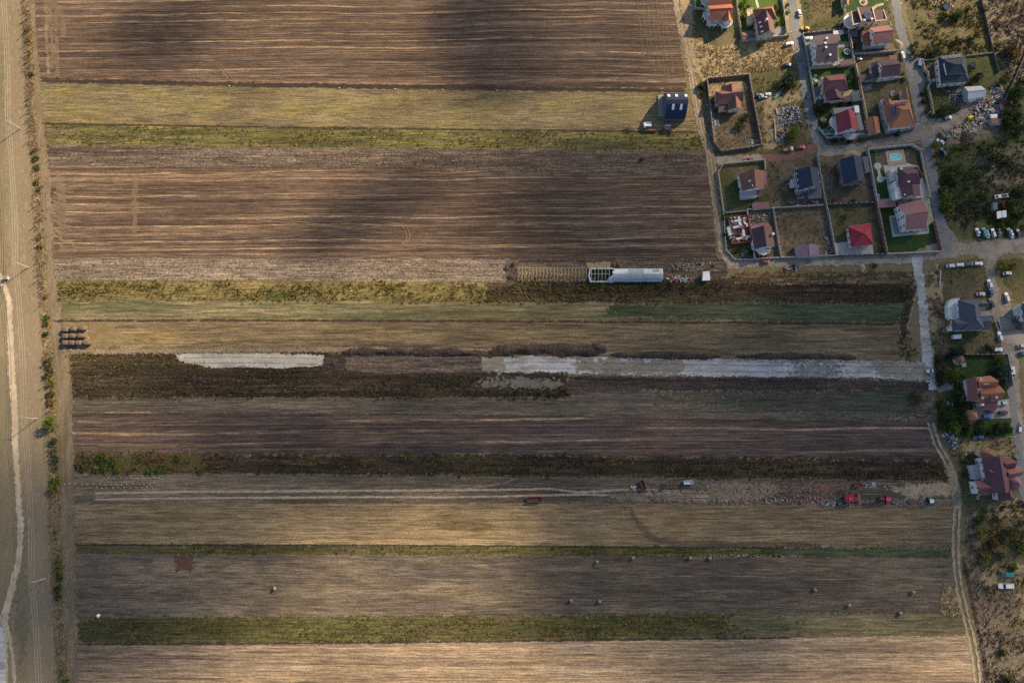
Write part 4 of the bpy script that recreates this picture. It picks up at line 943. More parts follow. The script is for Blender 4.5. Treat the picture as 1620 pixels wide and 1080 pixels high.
def terrace(root, pts, z, m='white', rail=1.0, name="terrace"):
    q = [P(x, y, z) for x, y in pts]
    b = MB().prism([(p.x, p.y) for p in q], 0.05, z).build(name, WM[m], root)
    if rail:
        rl = MB()
        for i in range(len(q)):
            p0, p1 = q[i], q[(i + 1) % len(q)]
            rl.bar(p0 + Vector((0, 0, rail - .1)), p1 + Vector((0, 0, rail - .1)), 0.18, 0.1)
            n = max(1, int((p1 - p0).length / 1.2))
            for k in range(n):
                t = p0.lerp(p1, k / n); rl.box((t.x, t.y, z), (0.14, 0.14, rail - .1))
        rl.build("railing", WM[m], b)
    return b

# --- the top row -----------------------------------------------------------
h = house("villa", "orange-red roofed villa with round white balconies at the top edge", 1133, 25)
block(h, 'gable', [(1118, -22), (1162, -26), (1157, 7), (1119.5, 10)], 6.0, 10.0, RM['rust'], WM['cream'])
block(h, 'gable', [(1119, 9), (1156.6, 6), (1157.5, 32), (1122, 33)], 5.6, 9.0, RM['orange_deep'], WM['white'], door=True)
block(h, 'gable', [(1144, 20), (1144, 36), (1158, 36), (1157, 18)], 5.6, 8.2, RM['orange'], WM['white'], win=False)
balcony(h, (1121, 24), 3.0, 3.0, 130, 280); balcony(h, (1128, 32), 3.0, 3.0, 190, 340); balcony(h, (1148, 35), 3.4, 3.0, 180, 360); balcony(h, (1119, 2), 3.2, 3.0, 100, 260)
h = house("villa", "maroon hipped villa with cream walls and three roof windows on a bright lawn", 1211, 36)
block(h, 'hip', [(1191, 16), (1223, 9.5), (1229, 31), (1194, 30)], 5.2, 9.2, RM['rust'], WM['cream'])
r = block(h, 'gable', [(1195, 25), (1200, 57), (1227, 54.5), (1221, 22)], 5.2, 9.0, RM['maroon'], WM['cream'], door=True)
for x, y in ((1202, 36), (1204, 42.5), (1205.5, 50.5)): on_roof(h, r, x, y, 7.3, ME_SKY, ME_SKYP, tilt=R(-35))
chimney(h, r, 1212, 33, 8.6)
terrace(h, [(1181, 16), (1190, 14), (1192, 36), (1184, 38)], 2.8, 'tan', 0.9)
h = house("garden_shed", "small brick-red roofed shed in the corner of the grey yard wall", 1179, 57, "shed")
block(h, 'gable', [(1174, 52), (1183, 51), (1184, 63), (1175, 64)], 2.2, 3.0, RM['rust'], WM['tan'], ov=0.2, win=False, door=True)
h = house("house", "brown roofed house alone inside the dark walled plot", 1153, 158)
block(h, 'hip', [(1131.5, 145), (1174, 139), (1175.5, 160), (1133, 166)], 4.2, 7.6, RM['brown'], WM['tan'], hip=(0.16, 0.05))
block(h, 'gable', [(1152, 156), (1153, 174.5), (1173, 172), (1171, 153)], 4.2, 6.6, RM['brown'], WM['cream'], hip=(0, 0), door=True)
block(h, 'gable', [(1141, 137), (1142, 152), (1170, 150), (1168.5, 136)], 4.2, 7.0, RM['brown'], WM['tan'], win=False)
block(h, 'shed', [(1137, 176), (1152, 174.5), (1151, 161), (1136, 163)], 2.8, 4.0, RM['maroon'], WM['tan'])
h = house("house", "dark plum gabled house with white windowed gable in the paved yard", 1305, 80)
r = block(h, 'gable', [(1285, 58), (1315, 53.5), (1325.5, 96.5), (1290, 99)], 6.0, 9.6, RM['plum'], WM['white'], door=True)
chimney(h, r, 1307, 62, 8.0, 1.0, 'white'); chimney(h, r, 1305, 69.5, 9.2, 0.8, 'white'); chimney(h, r, 1306, 76, 8.6, 0.8, 'white'); chimney(h, r, 1312.5, 88, 7.0, 0.8, 'white')
block(h, 'flat', [(1329, 97), (1349, 93.5), (1350, 102), (1330, 104)], 3.0, 3.0, RM['maroon'], WM['grey'], win=False)
block(h, 'flat', [(1317, 55), (1328, 54), (1330, 64), (1320, 66)], 2.8, 2.8, RM['brown_dark'], WM['white'], win=False)
h = house("garden_pavilion", "flat white roofed pavilion on the wall behind the plum house", 1325, 53, "pavilion")
block(h, 'flat', [(1318, 49), (1333.5, 47.5), (1334.5, 54), (1319, 55.5)], 2.6, 2.6, RM['steel'], WM['white'], win=False)
h = house("villa", "maroon shed-roofed villa with pale parapets and a bank of solar collectors", 1372, 30)
block(h, 'shed', [(1349, 40), (1360.5, 39), (1355, 18), (1346, 19)], 6.0, 6.8, RM['maroon'], WM['cream'])
r = block(h, 'shed', [(1364, 36), (1384, 34), (1378.5, 12.5), (1356.5, 13.5)], 7.2, 8.2, RM['maroon'], WM['cream'], door=True)
block(h, 'shed', [(1384.6, 34), (1402, 32), (1396, 16.5), (1380, 17.5)], 6.0, 6.8, RM['maroon'], WM['cream'])
solar_grid(h, r, (1369, 32, 7.6), (1381, 31, 7.6), (1365, 20, 8.2), 4, 5)
for x, y in ((1367.5, 32), (1379.5, 30), (1376, 21)): on_roof(h, r, x, y, 8.0, ME_SKY, ME_SKYP)
pp = MB()
for q in ([(1363.5, 36), (1356, 13.5)], [(1384.5, 34), (1379, 12.5)]): pp.bar(P(*q[0], 7.0), P(*q[1], 7.9), 0.5, 0.6)
for q in ([(1349, 40.5), (1346, 19)], [(1402, 32), (1396.5, 16.5)], [(1349, 40.5), (1363, 37)], [(1384, 34.5), (1402, 32.5)]): pp.bar(P(*q[0], 5.9), P(*q[1], 6.2), 0.4, 0.7)
pp.build("parapet", WM['cream'], h)
balcony(h, (1347, 34), 4.4, 3.2, 110, 270)
h = house("house", "rose-red gabled house with a lean-to below the solar villa", 1390, 60)
block(h, 'gable', [(1375, 44.5), (1405.5, 40), (1411.7, 67), (1380.5, 69.5)], 5.8, 9.0, RM['rose'], WM['white'])
block(h, 'shed', [(1363.5, 49.5), (1367, 73), (1379, 71), (1375.5, 45)], 3.0, 4.4, RM['rust'], WM['greywhite'], door=True)
terrace(h, [(1367, 73), (1400, 68), (1402, 72), (1368, 76)], 2.6, 'greywhite', 0.6)
h = house("carport", "low grey roofed carport against the solar villa", 1350, 52, "carport")
block(h, 'flat', [(1343, 49), (1356, 48), (1357, 56), (1345, 57)], 2.6, 2.6, RM['slate'], WM['grey'], win=False)
h = house("garage", "orange tiled garage at the top edge beside the green plot", 1339, 5, "garage")
block(h, 'gable', [(1332, -12), (1334, 10), (1342, 8), (1345, -14)], 3.0, 4.6, RM['orange'], WM['white'])
h = house("house", "dark brown gabled house with brown annexes and white end wall", 1405, 112)
block(h, 'gable', [(1389, 96.5), (1418.3, 93.5), (1422.8, 119), (1393, 122.8)], 5.4, 8.4, RM['brown_dark'], WM['white'])
block(h, 'shed', [(1377.5, 100.5), (1380.5, 125), (1391.5, 124), (1388, 99)], 2.9, 4.2, RM['plum'], WM['white'], door=True)
block(h, 'flat', [(1356.5, 119), (1379, 117), (1380, 126), (1358, 130)], 2.7, 2.7, RM['brown_dark'], WM['grey'], win=False)
block(h, 'flat', [(1406.5, 88), (1418, 87.5), (1420, 94), (1407, 95)], 2.9, 2.9, RM['brown'], WM['grey'], win=False)
h = house("villa", "maroon cross-hipped villa with a grey garage roof in a dark lawn", 1322, 138)
block(h, 'hip', [(1304, 121), (1336.7, 117.5), (1342, 144), (1302, 147)], 5.2, 8.8, RM['maroon_red'], WM['cream'], hip=(0.12, 0.22))
block(h, 'hip', [(1303.5, 147), (1308, 160), (1334.5, 157), (1328, 143)], 4.6, 7.6, RM['maroon'], WM['cream'], hip=(0.0, 0.0), door=True)
block(h, 'flat', [(1347, 144.5), (1359.5, 143), (1361, 158), (1348, 159)], 3.0, 3.0, RM['slate'], WM['grey'], win=False)
block(h, 'flat', [(1337, 152), (1347, 151), (1348, 159), (1336.5, 160)], 2.8, 2.8, RM['plum'], WM['grey'], win=False)
terrace(h, [(1299, 124), (1306, 122), (1307, 130), (1300, 132)], 4.2, 'cream', 0.8)
h = house("house", "bright red gabled house with grey flat roofs round it", 1340, 193)
block(h, 'gable', [(1321, 181), (1325, 211), (1358.5, 205.5), (1351.5, 176.5)], 4.8, 8.6, RM['crimson'], WM['white'], door=True)
block(h, 'flat', [(1318, 171.5), (1351, 168.5), (1352, 176), (1319.5, 180)], 3.2, 3.2, RM['grey_flat'], WM['grey'])
block(h, 'flat', [(1352.5, 178), (1360, 178), (1367, 205), (1359.5, 206)], 3.1, 3.1, RM['grey_flat'], WM['grey'])
balcony(h, (1322, 194), 3.2, 2.8, 120, 250); balcony(h, (1345, 210), 4.0, 2.6, 190, 350, 'greywhite')
h = house("greenhouse_box", "white plastic box hut on the grey roof beside the red house", 1355, 173, "hut")
block(h, 'flat', [(1351.5, 167.5), (1358.5, 167), (1360, 178), (1353, 178)], 4.2, 4.2, RM['white'], WM['white'], ov=0.1, win=False)
h = house("villa", "orange hipped villa with blue solar panels at the street corner", 1422, 182)
r = block(h, 'hip', [(1399, 160), (1438.5, 158), (1447.5, 199), (1409, 203.5)], 5.2, 9.2, RM['orange'], WM['white'], hip=(0.45, 0.3), door=True)
block(h, 'gable', [(1396, 159), (1403, 194), (1416, 193), (1410, 158)], 4.8, 6.2, RM['orange_deep'], WM['white'])
block(h, 'gable', [(1426, 140.5), (1430, 161), (1439, 160), (1435, 139)], 3.6, 5.2, RM['orange'], WM['white'])
solar_grid(h, r, (1410, 186, 6.9), (1419, 184, 8.1), (1409, 169, 6.9), 2, 5)
solar_grid(h, r, (1415, 164.5, 6.7), (1434, 161, 6.7), (1418, 167.5, 8.0), 6, 2)
terrace(h, [(1393, 159), (1397, 158), (1406, 196), (1401, 197)], 2.8, 'greywhite', 0.9)
h = house("garage", "orange gabled garage between the red house and the orange villa", 1381, 200, "garage")
block(h, 'gable', [(1369.5, 187), (1374.5, 213), (1393, 210.5), (1390, 185.5)], 2.8, 4.4, RM['orange'], WM['tan'], door=True)
h = house("villa", "charcoal pyramid-roofed villa with a row of pale solar panels", 1508, 112)
r = block(h, 'hip', [(1484.5, 91), (1526.7, 87), (1533, 129), (1489, 133)], 4.6, 8.2, RM['charcoal'], WM['white'], hip=(0.42, 0.42), door=True)
block(h, 'hip', [(1494, 97), (1521, 94), (1528, 116), (1498, 118)], 7.4, 9.8, RM['charcoal'], WM['white'], hip=(0.4, 0.3), z0=5.0, win=False)
solar_grid(h, r, (1488, 94, 5.6), (1520, 90.5, 5.6), (1490, 90, 5.2), 9, 1)
h = house("metal_shed", "pale grey corrugated metal shed beside the rubbish tip", 1543, 148, "shed")
block(h, 'gable', [(1525.5, 137.5), (1552.5, 136), (1559.5, 153), (1531.5, 157.5)], 3.8, 5.4, RM['steel'], WM['greywhite'], ov=0.15, win=False, door=True)
block(h, 'shed', [(1532.5, 161), (1543.5, 159), (1542, 154), (1531.5, 156)], 2.2, 2.9, RM['white'], WM['greywhite'], ov=0.1, win=False)
# --- the middle block --------------------------------------------------------
h = house("house", "brown gabled house with white porch in the cream-walled plot", 1191, 288)
r = block(h, 'gable', [(1169, 275), (1174, 303), (1208.5, 299), (1209, 270)], 4.6, 8.4, RM['brown'], WM['white'], door=True)
block(h, 'flat', [(1207, 272), (1213, 271), (1214, 291), (1209, 292)], 3.2, 3.2, RM['pinkbrown'], WM['white'], win=False)
on_roof(h, r, 1191, 294, 7.6, ME_SKY, ME_SKYP, tilt=R(35)); on_roof(h, r, 1186, 286.5, 7.2, ME_SKY, ME_SKYP, tilt=R(-35))
block(h, 'flat', [(1197, 301), (1206, 300), (1207, 309), (1198, 310)], 2.8, 2.8, RM['maroon'], WM['white'], win=False)
terrace(h, [(1172, 303), (1195, 300), (1197, 312), (1173, 314)], 2.6, 'greywhite', 0.9)
h = house("tool_shed", "long pink roofed shed along the yard wall", 1203, 326, "shed")
block(h, 'shed', [(1192, 331), (1217, 329.5), (1215.5, 320), (1191, 321)], 2.2, 2.9, RM['rose'], WM['white'], ov=0.2, win=False, door=True)
h = house("house", "dark navy gabled house with white entrance wall and rubble at its foot", 1278, 285)
block(h, 'gable', [(1257.5, 269.5), (1262.5, 301), (1299, 296.5), (1294.5, 265.5)], 5.0, 8.8, RM['navy'], WM['greywhite'], door=True)
block(h, 'flat', [(1279.5, 298), (1299.5, 297), (1300.5, 312), (1280.5, 313.5)], 3.0, 3.0, RM['slate'], WM['grey'])
block(h, 'flat', [(1250.5, 284), (1259, 283), (1261, 295), (1252.5, 296)], 3.0, 3.0, RM['steel'], WM['white'], win=False)
h = house("house", "navy and grey gabled house with red edged porch and blue lean-to", 1350, 270)
block(h, 'gable', [(1328, 252.5), (1334, 292), (1369, 288), (1362, 249)], 4.8, 8.4, RM['navy'], WM['brown'], door=True)
block(h, 'shed', [(1377, 272), (1372.5, 248), (1363, 249), (1367.5, 274.5)], 2.8, 3.8, RM['slate'], WM['grey'], win=False)
h = house("villa", "maroon hipped villa with white terraces beside the pool", 1438, 288)
r = block(h, 'hip', [(1420, 265), (1454, 263), (1456, 291), (1421.5, 296)], 5.8, 9.2, RM['maroon'], WM['white'], hip=(0.2, 0.3))
r2 = block(h, 'gable', [(1423.5, 296), (1425.5, 312), (1456.5, 310), (1455, 292)], 5.6, 7.6, RM['maroon'], WM['white'], door=True)
block(h, 'gable', [(1444, 268), (1456, 284), (1459, 277), (1450, 264)], 5.8, 7.6, RM['rust'], WM['white'], win=False)
terrace(h, [(1408, 268), (1414, 266.5), (1417, 284), (1412, 286)], 2.8, 'white', 0.9)
terrace(h, [(1412, 289), (1418, 287), (1421, 298), (1415, 299)], 5.2, 'white', 0.7, "bay")
terrace(h, [(1415, 300), (1422, 299), (1425, 314), (1417, 315)], 5.2, 'white', 0.7, "bay")
on_roof(h, r, 1437.5, 287.5, 8.3, ME_SKY, ME_SKYP); on_roof(h, r2, 1432, 308, 6.2, ME_SKY, ME_SKYP); chimney(h, r, 1424, 268.5, 6.2, 1.4, 'white')
h = house("house", "big rose-brown gabled house with a sunken terrace on the dark lawn", 1446, 342)
r = block(h, 'gable', [(1421, 324), (1458, 315.5), (1466, 361), (1433, 364)], 5.6, 9.2, RM['rose'], WM['white'], door=True)
block(h, 'flat', [(1388, 319), (1417, 316.5), (1418, 326.5), (1388.5, 328.5)], 2.8, 2.8, RM['rose'], WM['brick'], win=False)
solar_grid(h, r, (1420, 322, 6.6), (1435, 319, 6.6), (1420.5, 319.5, 7.0), 5, 1)
terrace(h, [(1420, 336), (1427, 334), (1432, 356), (1428, 357)], 2.6, 'greywhite', 0.9)
h = house("unfinished_house", "roofless brick-red shell of an unfinished house with pale concrete inside", 1169, 365, "house")
def px_wall(mb, a, b, z, w=0.4, dz=0.1): mb.bar(P(*a, 0.1), P(*b, 0.1), w, z)
bw = MB(); C4 = [(1152, 345.5), (1180.5, 342), (1186, 383), (1157, 387)]
for i in range(4): px_wall(bw, C4[i], C4[(i + 1) % 4], (1.4, 3.0, 2.2, 1.0)[i])
for a, b in (((1154, 359), (1182.5, 356)), ((1155.5, 373), (1184.5, 369)), ((1166, 344), (1170, 385)), ((1160, 345), (1162, 359)), ((1175, 356), (1178, 384))): px_wall(bw, a, b, 1.9, 0.3)
bw.build("wall", WM['brick'], h)
MB().slab([P(x, y, 0.35) for x, y in C4], 0.3).build("floor_slab", WM['block'], h)
cb = MB()
for a, b in (((1167, 345), (1168.5, 362)), ((1158, 362), (1172, 359)), ((1172, 359), (1176, 378)), ((1160, 352), (1166, 351)), ((1174, 348), (1179, 347)), ((1163, 380), (1181, 377))): px_wall(cb, a, b, 2.2, 1.0)
cb.build("ring_beam", WM['white'], h)
for a in range(0, 44):
    p = P(1154 + rng.uniform(0, 28), 346 + rng.uniform(0, 36), 0.35); MB().box((p.x, p.y, 0.36), (rng.uniform(.5, 2.2), rng.uniform(.4, 1.3), rng.uniform(.4, 2.6)), rng.uniform(0, 3)).build("brick_stack", WM[('white', 'tan', 'brick', 'white')[a % 4]], h)
terrace(h, [(1150, 360), (1154, 359), (1157, 372), (1153, 373)], 1.6, 'white', 0.8)
h = house("house", "brown and tan gabled house beside the unfinished shell", 1207, 376)
r = block(h, 'gable', [(1188.5, 362), (1193.3, 394.5), (1225.5, 390), (1220.5, 358)], 4.8, 8.0, RM['brown_dark'], WM['white'], door=True)
block(h, 'shed', [(1188.5, 362), (1218, 358.5), (1216.5, 352.5), (1187.5, 355.5)], 3.4, 2.8, RM['rose'], WM['white'], win=False)
chimney(h, r, 1222, 371, 6.2, 1.4, 'white'); balcony(h, (1207, 393), 3.4, 2.8, 180, 350)
h = house("garden_shed", "violet roofed shed in the grassy plot by the lane", 1278, 397, "shed")
block(h, 'gable', [(1259, 387.5), (1260.5, 406), (1296.5, 405.5), (1295.5, 387)], 2.8, 4.4, RM['mauve'], WM['grey'], ov=0.2, win=False, door=True)
h = house("bungalow", "bright red pyramid-roofed bungalow on a pale slab", 1360, 374)
block(h, 'hip', [(1342, 359), (1376.7, 353), (1382, 386.5), (1347, 391.5)], 3.6, 6.8, RM['red'], WM['white'], hip=(0.45, 0.5), door=True)
h = house("blue_barn", "blue barrel-roofed barn with white roof lights by the field track", 1068, 172, "barn")
ze, zk, zr = 3.2, 7.0, 9.4
A0, B0 = P(1051, 147.5, ze), P(1084.5, 147.5, ze); C0, D0 = P(1084, 188, ze), P(1050.5, 188, ze)
prof = [(0.0, ze), (0.08, 5.4), (0.2, zk), (0.36, 8.7), (0.5, zr), (0.64, 8.7), (0.8, zk), (0.92, 5.4), (1.0, ze)]
rows = [[A0.lerp(D0, t) * 1 for t, _ in prof], [B0.lerp(C0, t) * 1 for t, _ in prof]]
for row in rows:
    for q, (_, z) in zip(row, prof): q.z = z
rf = MB()
for i in range(len(prof) - 1): rf.slab([rows[0][i], rows[1][i], rows[1][i + 1], rows[0][i + 1]], 0.15)
roof = rf.build("roof", RM['blue'], h)
for t, k in ((0.12, 0.36), (0.48, 0.36), (0.92, 0.36), (0.33, 0.64), (0.70, 0.64)):
    i = 3 if k < .5 else 5
    a = rows[0][i].lerp(rows[1][i], t); b = rows[0][i - 1 if k < .5 else i + 1].lerp(rows[1][i - 1 if k < .5 else i + 1], t)
    u = (rows[1][i] - rows[0][i]).normalized() * 0.6; a = a + Vector((0, 0, .12)); b = b + Vector((0, 0, .12))
    MB().slab([a - u, a + u, b + u, b - u], 0.1).build("roof_light", RM['white'], roof)
wb = MB()
for e, s in ((rows[0], 1), (rows[1], -1)):
    inw = (rows[1][0] - rows[0][0]).normalized() * 0.3 * s
    ring = [Vector((e[0].x, e[0].y, 0))] + [Vector((q.x, q.y, q.z - 0.2)) for q in e] + [Vector((e[-1].x, e[-1].y, 0))]
    wb.hexa(ring, [p + inw for p in ring])
for i in (0, -1):
    a, b = rows[0][i], rows[1][i]; wb.bar(Vector((a.x, a.y, 0)), Vector((b.x, b.y, 0)), 0.25, ze - 0.2)
wb.build("wall", WM['dark'], h)
dk = [P(x, y, 0.5) for x, y in ((1040.8, 150.5), (1050, 150), (1050.5, 184), (1042, 184))]
MB().prism([(p.x, p.y) for p in dk], 0.05, 0.5).build("concrete_deck", M['slab'], h)
for k in range(9):
    a, b = P(1041 + k * .12, 152 + k * 3.6, 0.52), P(1049.6, 152 + k * 3.6, 0.52); MB().bar(a, b, 1.02, 0.05).build("deck_board", WM['block'], h)
# --- right edge -------------------------------------------------------------
h = house("villa", "large slate-grey multi-hipped villa with white curved terrace", 1537, 500)
block(h, 'hip', [(1516, 475), (1519, 523), (1557, 521), (1549, 473)], 5.6, 9.4, RM['slate'], WM['white'], hip=(0.25, 0.28), door=True)
block(h, 'hip', [(1506, 505), (1545, 502), (1548, 521), (1507, 523)], 5.2, 8.0, RM['slate'], WM['white'], hip=(0.05, 0.1))
block(h, 'gable', [(1545, 478), (1560, 476), (1564, 485), (1547, 486)], 5.4, 7.2, RM['slate'], WM['white'])
block(h, 'gable', [(1547, 494), (1566, 492), (1569, 507), (1550, 508)], 5.2, 6.8, RM['grey_flat'], WM['white'])
block(h, 'flat', [(1553, 508), (1569, 507), (1568, 521), (1554, 522)], 5.0, 5.0, RM['charcoal'], WM['white'], win=False)
terrace(h, [(1499, 484), (1503, 474), (1516, 472), (1518, 503), (1506, 506), (1500, 500)], 3.0, 'white', 0.9)
terrace(h, [(1502.5, 507), (1507, 506), (1508, 519), (1504, 520)], 3.0, 'brick', 0.8)
h = house("house", "grey roofed house with white framed balcony cut by the picture's side", 1622, 490)
block(h, 'hip', [(1616, 479), (1652, 474), (1656, 505), (1620, 508)], 5.4, 8.6, RM['slate'], WM['white'])
terrace(h, [(1607, 486), (1616, 480), (1620, 500), (1611, 498)], 3.0, 'white', 0.9)
h = house("hut", "pale flat roofed hut below the slate villa", 1514, 532, "hut")
block(h, 'flat', [(1508, 529.5), (1521, 528.5), (1521.5, 535), (1510, 536)], 2.4, 2.4, RM['white'], WM['tan'], ov=0.1, win=False)
h = house("villa", "orange tiled villa with many gables and a white roof hatch", 1556, 622)
block(h, 'gable', [(1528, 599), (1532, 634), (1550, 634), (1546, 597)], 5.2, 8.2, RM['rust'], WM['white'])
r = block(h, 'gable', [(1540, 597), (1568, 594.5), (1577, 613), (1546, 615)], 5.8, 9.0, RM['orange'], WM['cream'])
r2 = block(h, 'gable', [(1546, 612), (1582, 610), (1584, 633), (1546, 636)], 5.4, 8.6, RM['orange_deep'], WM['cream'], door=True)
block(h, 'gable', [(1558, 623), (1559, 636), (1570, 635.5), (1569, 622)], 5.6, 7.8, RM['rust'], WM['cream'], win=False)
block(h, 'shed', [(1545, 648.5), (1576, 648), (1576, 634), (1545, 636)], 3.2, 4.6, RM['maroon_red'], WM['white'])
on_roof(h, r, 1558, 606.5, 8.2, ME_SKY, ME_SKYP); on_roof(h, r, 1562, 606.5, 8.2, ME_SKY, ME_SKYP); chimney(h, r, 1550, 600, 7.0, 1.0, 'white')
for x, y in ((1553, 629), (1575, 628), (1553.5, 640)): chimney(h, r2, x, y, 6.6, 0.8, 'white')
terrace(h, [(1543, 616), (1552, 614), (1554, 620), (1545, 622)], 6.6, 'white', 0.3, "roof_hatch")
h = house("garage", "small orange pyramid-roofed garage beside the orange villa's drive", 1538, 657, "garage")
block(h, 'hip', [(1529, 649.5), (1545, 648), (1547, 663), (1532, 664)], 2.8, 4.6, RM['orange'], WM['white'], hip=(0.5, 0.5), win=False, door=True)
h = house("gazebo", "octagonal red roofed gazebo in the corner of the villa garden", 1518, 569, "gazebo")
gc = P(1518.5, 569, 2.4); ring = [gc + Vector((math.cos(k * math.pi / 4), math.sin(k * math.pi / 4), 0)) * 2.4 for k in range(8)]
rf = MB()
for k in range(8): rf.slab([ring[k], ring[(k + 1) % 8], gc + Vector((0, 0, 1.5))], 0.1)
rf.build("roof", RM['rose'], h)
for k in range(8): MB().cyl((ring[k].x * .9 + gc.x * .1, ring[k].y * .9 + gc.y * .1, 0), (ring[k].x * .9 + gc.x * .1, ring[k].y * .9 + gc.y * .1, 2.4), 0.1, 0.1, 6).build("post", WM['tan'], h)
MB().prism([(p.x, p.y) for p in ring], 0.05, 0.25).build("floor", WM['tan'], h)
h = house("mansion", "large maroon mansion with pale turret and white gables at the lower street", 1580, 755)
block(h, 'gable', [(1553, 723), (1563, 780), (1600, 778), (1590, 721)], 6.0, 10.0, RM['maroon'], WM['white'], door=True)
block(h, 'gable', [(1582, 724), (1598, 722.5), (1606, 740), (1586, 744)], 5.6, 8.6, RM['maroon_red'], WM['white'])
block(h, 'gable', [(1590, 742), (1614, 738), (1615, 752), (1592, 757)], 5.4, 8.0, RM['rose'], WM['white'])
block(h, 'gable', [(1541, 760), (1564, 759.5), (1567, 781), (1546, 782.5)], 4.8, 7.4, RM['maroon_red'], WM['white'])
block(h, 'gable', [(1559, 739), (1580, 739), (1580, 752), (1565, 752)], 6.2, 8.6, RM['rust'], WM['white'], win=False)
block(h, 'hip', [(1578, 774), (1580, 792), (1606, 791), (1602, 772)], 4.8, 7.6, RM['maroon'], WM['white'], hip=(0.0, 0.4))
tc = P(1604, 764, 5.4); ring = [tc + Vector((math.cos(k * math.pi / 5), math.sin(k * math.pi / 5), 0)) * 3.6 for k in range(10)]
rf = MB()
for k in range(10): rf.slab([ring[k], ring[(k + 1) % 10], tc + Vector((0, 0, 4.0))], 0.2)
rf.build("turret_roof", RM['rose'], h)
MB().prism([(tc.x + (p.x - tc.x) * .9, tc.y + (p.y - tc.y) * .9) for p in ring], 0, 5.3).build("turret", WM['cream'], h)
bc = [P(x, y, 4.0) for x, y in ((1549, 718), (1552, 711), (1569, 710.5), (1575.5, 722), (1556, 723))]
rf = MB(); ap = P(1563, 716, 5.6)
for k in range(5): rf.slab([bc[k], bc[(k + 1) % 5], ap], 0.2)
rf.build("bay_roof", RM['brown'], h); MB().prism([(p.x, p.y) for p in bc], 0, 3.8).build("bay", WM['cream'], h)
terrace(h, [(1534, 736), (1552, 735), (1556, 756), (1540, 758)], 2.6, 'greywhite', 0.9)
# pool
h = thing("swimming_pool", "turquoise swimming pool in a pale stone deck", "pool", P(1417, 249))
dk = [P(x, y, 0.3) for x, y in ((1400.5, 239), (1429.4, 236), (1434.4, 258), (1404.4, 261.7))]
wt = [P(x, y, 0.3) for x, y in ((1408.3, 244.4), (1424.4, 242.8), (1426, 252.8), (1409.4, 254.4))]
mb = MB(); n = 4
for i in range(4): mb.hexa([Vector((p.x, p.y, 0.05)) for p in (dk[i], dk[(i + 1) % 4], wt[(i + 1) % 4], wt[i])], [Vector((p.x, p.y, 0.32)) for p in (dk[i], dk[(i + 1) % 4], wt[(i + 1) % 4], wt[i])])
mb.build("stone_deck", M['slab_tan'], h)
for i in range(4):
    MB().bar(Vector((wt[i].x, wt[i].y, 0.32)), Vector((wt[(i + 1) % 4].x, wt[(i + 1) % 4].y, 0.32)), 0.5, 0.06).build("coping", WM['white'], h)
MB().prism([(p.x, p.y) for p in wt], 0.06, 0.2).build("pool_water", M['water'], h)
# ------------------------------------------------------------------ garden walls and fences
M['post_cap'] = plain_mat("pale_post_cap", (0.42, 0.42, 0.41), 0.7, 0.08)
def fence(label, pts, h, wm, th=0.22, gap=2.6, post=0.30, cap=True, name="garden_wall", cat="wall", closed=False, pm=None):
    q = [P(x, y) for x, y in pts]
    if closed: q = q + [q[0]]
    t = thing(name, label, cat, center(q)); t.location.z = 0.0; ORG[t.name] = Vector((t.location.x, t.location.y, 0))
    for a, b in zip(q, q[1:]):
        L = (b - a).length; n = max(1, round(L / gap))
        for k in range(n):
            p0, p1 = a.lerp(b, k / n), a.lerp(b, (k + 1) / n)
            d = (p1 - p0).normalized() * (post / 2 + 0.004)
            MB().bar(p0 + d, p1 - d, th, h * (1 + 0.012 * ((k * 7) % 3))).build("panel", wm, t)
        for k in range(n + (1 if b is q[-1] and not closed else 0)):
            p = a.lerp(b, k / n)
            o = MB().box((p.x, p.y, 0), (post, post, h + 0.18), math.atan2(b.y - a.y, b.x - a.x)).build("post", pm or wm, t)
            if cap: MB().box((p.x, p.y, h + 0.185), (post * 1.35, post * 1.35, 0.08)).build("cap", M['post_cap'], o)
    return t
W = dict(WM)
W['white'] = plain_mat('fence_white', (0.46, 0.45, 0.42), 0.85, 0.12); W['greywhite'] = plain_mat('fence_grey', (0.27, 0.27, 0.27), 0.85, 0.15); W['cream'] = plain_mat('fence_cream', (0.42, 0.36, 0.26), 0.85, 0.12)
fence("dark brown wall with pale caps round the plot of the lone brown house", [(1117, 127), (1183, 120.5), (1203, 231), (1188, 234.5), (1140, 241), (1128, 227)], 2.2, W['brown'], 0.5, closed=True)
fence("grey wall enclosing the maroon villa's bright lawn", [(1164.5, -10), (1164.5, 7), (1173, 66.5), (1247, 59)], 2.0, W['greywhite'])
fence("light fence on the street side of the maroon villa", [(1236, -10), (1237, 7), (1243.5, 52)], 1.6, W['white'], 0.15)
fence("low grey wall in front of the round-balcony villa", [(1098, -20), (1099, 15), (1119, 17)], 1.8, W['grey'])
fence("wall between the street and the plum house's paved yard", [(1268.5, 56.5), (1274.5, 83), (1279.5, 111)], 1.8, W['greywhite'])
fence("striped cream wall between the plum house and the dark lawn", [(1280.5, 110), (1349, 103.5)], 2.0, W['cream'], 0.5, 1.6)
fence("wall behind the plum house beside the rose-red house", [(1341.5, 49), (1349.5, 102)], 2.0, W['greywhite'], 0.3)
fence("back wall of the plum house's yard below the green plot", [(1269, 55.5), (1341, 48)], 1.8, W['dark'], 0.3)
fence("pale street fence of the cross-hipped villa", [(1279.5, 112), (1288.5, 165)], 1.7, W['white'], 0.15)
fence("long wall running down between the two rows of gardens", [(1351.5, 105), (1358, 132), (1369.5, 190)], 2.0, W['tan'], 0.4)
fence("white wall beside the orange garage at the top edge", [(1328.5, -12), (1334.5, 22)], 1.9, W['white'])
fence("grey wall between the rose-red house and the dark brown house", [(1350.5, 88), (1417, 83)], 2.0, W['greywhite'], 0.4)
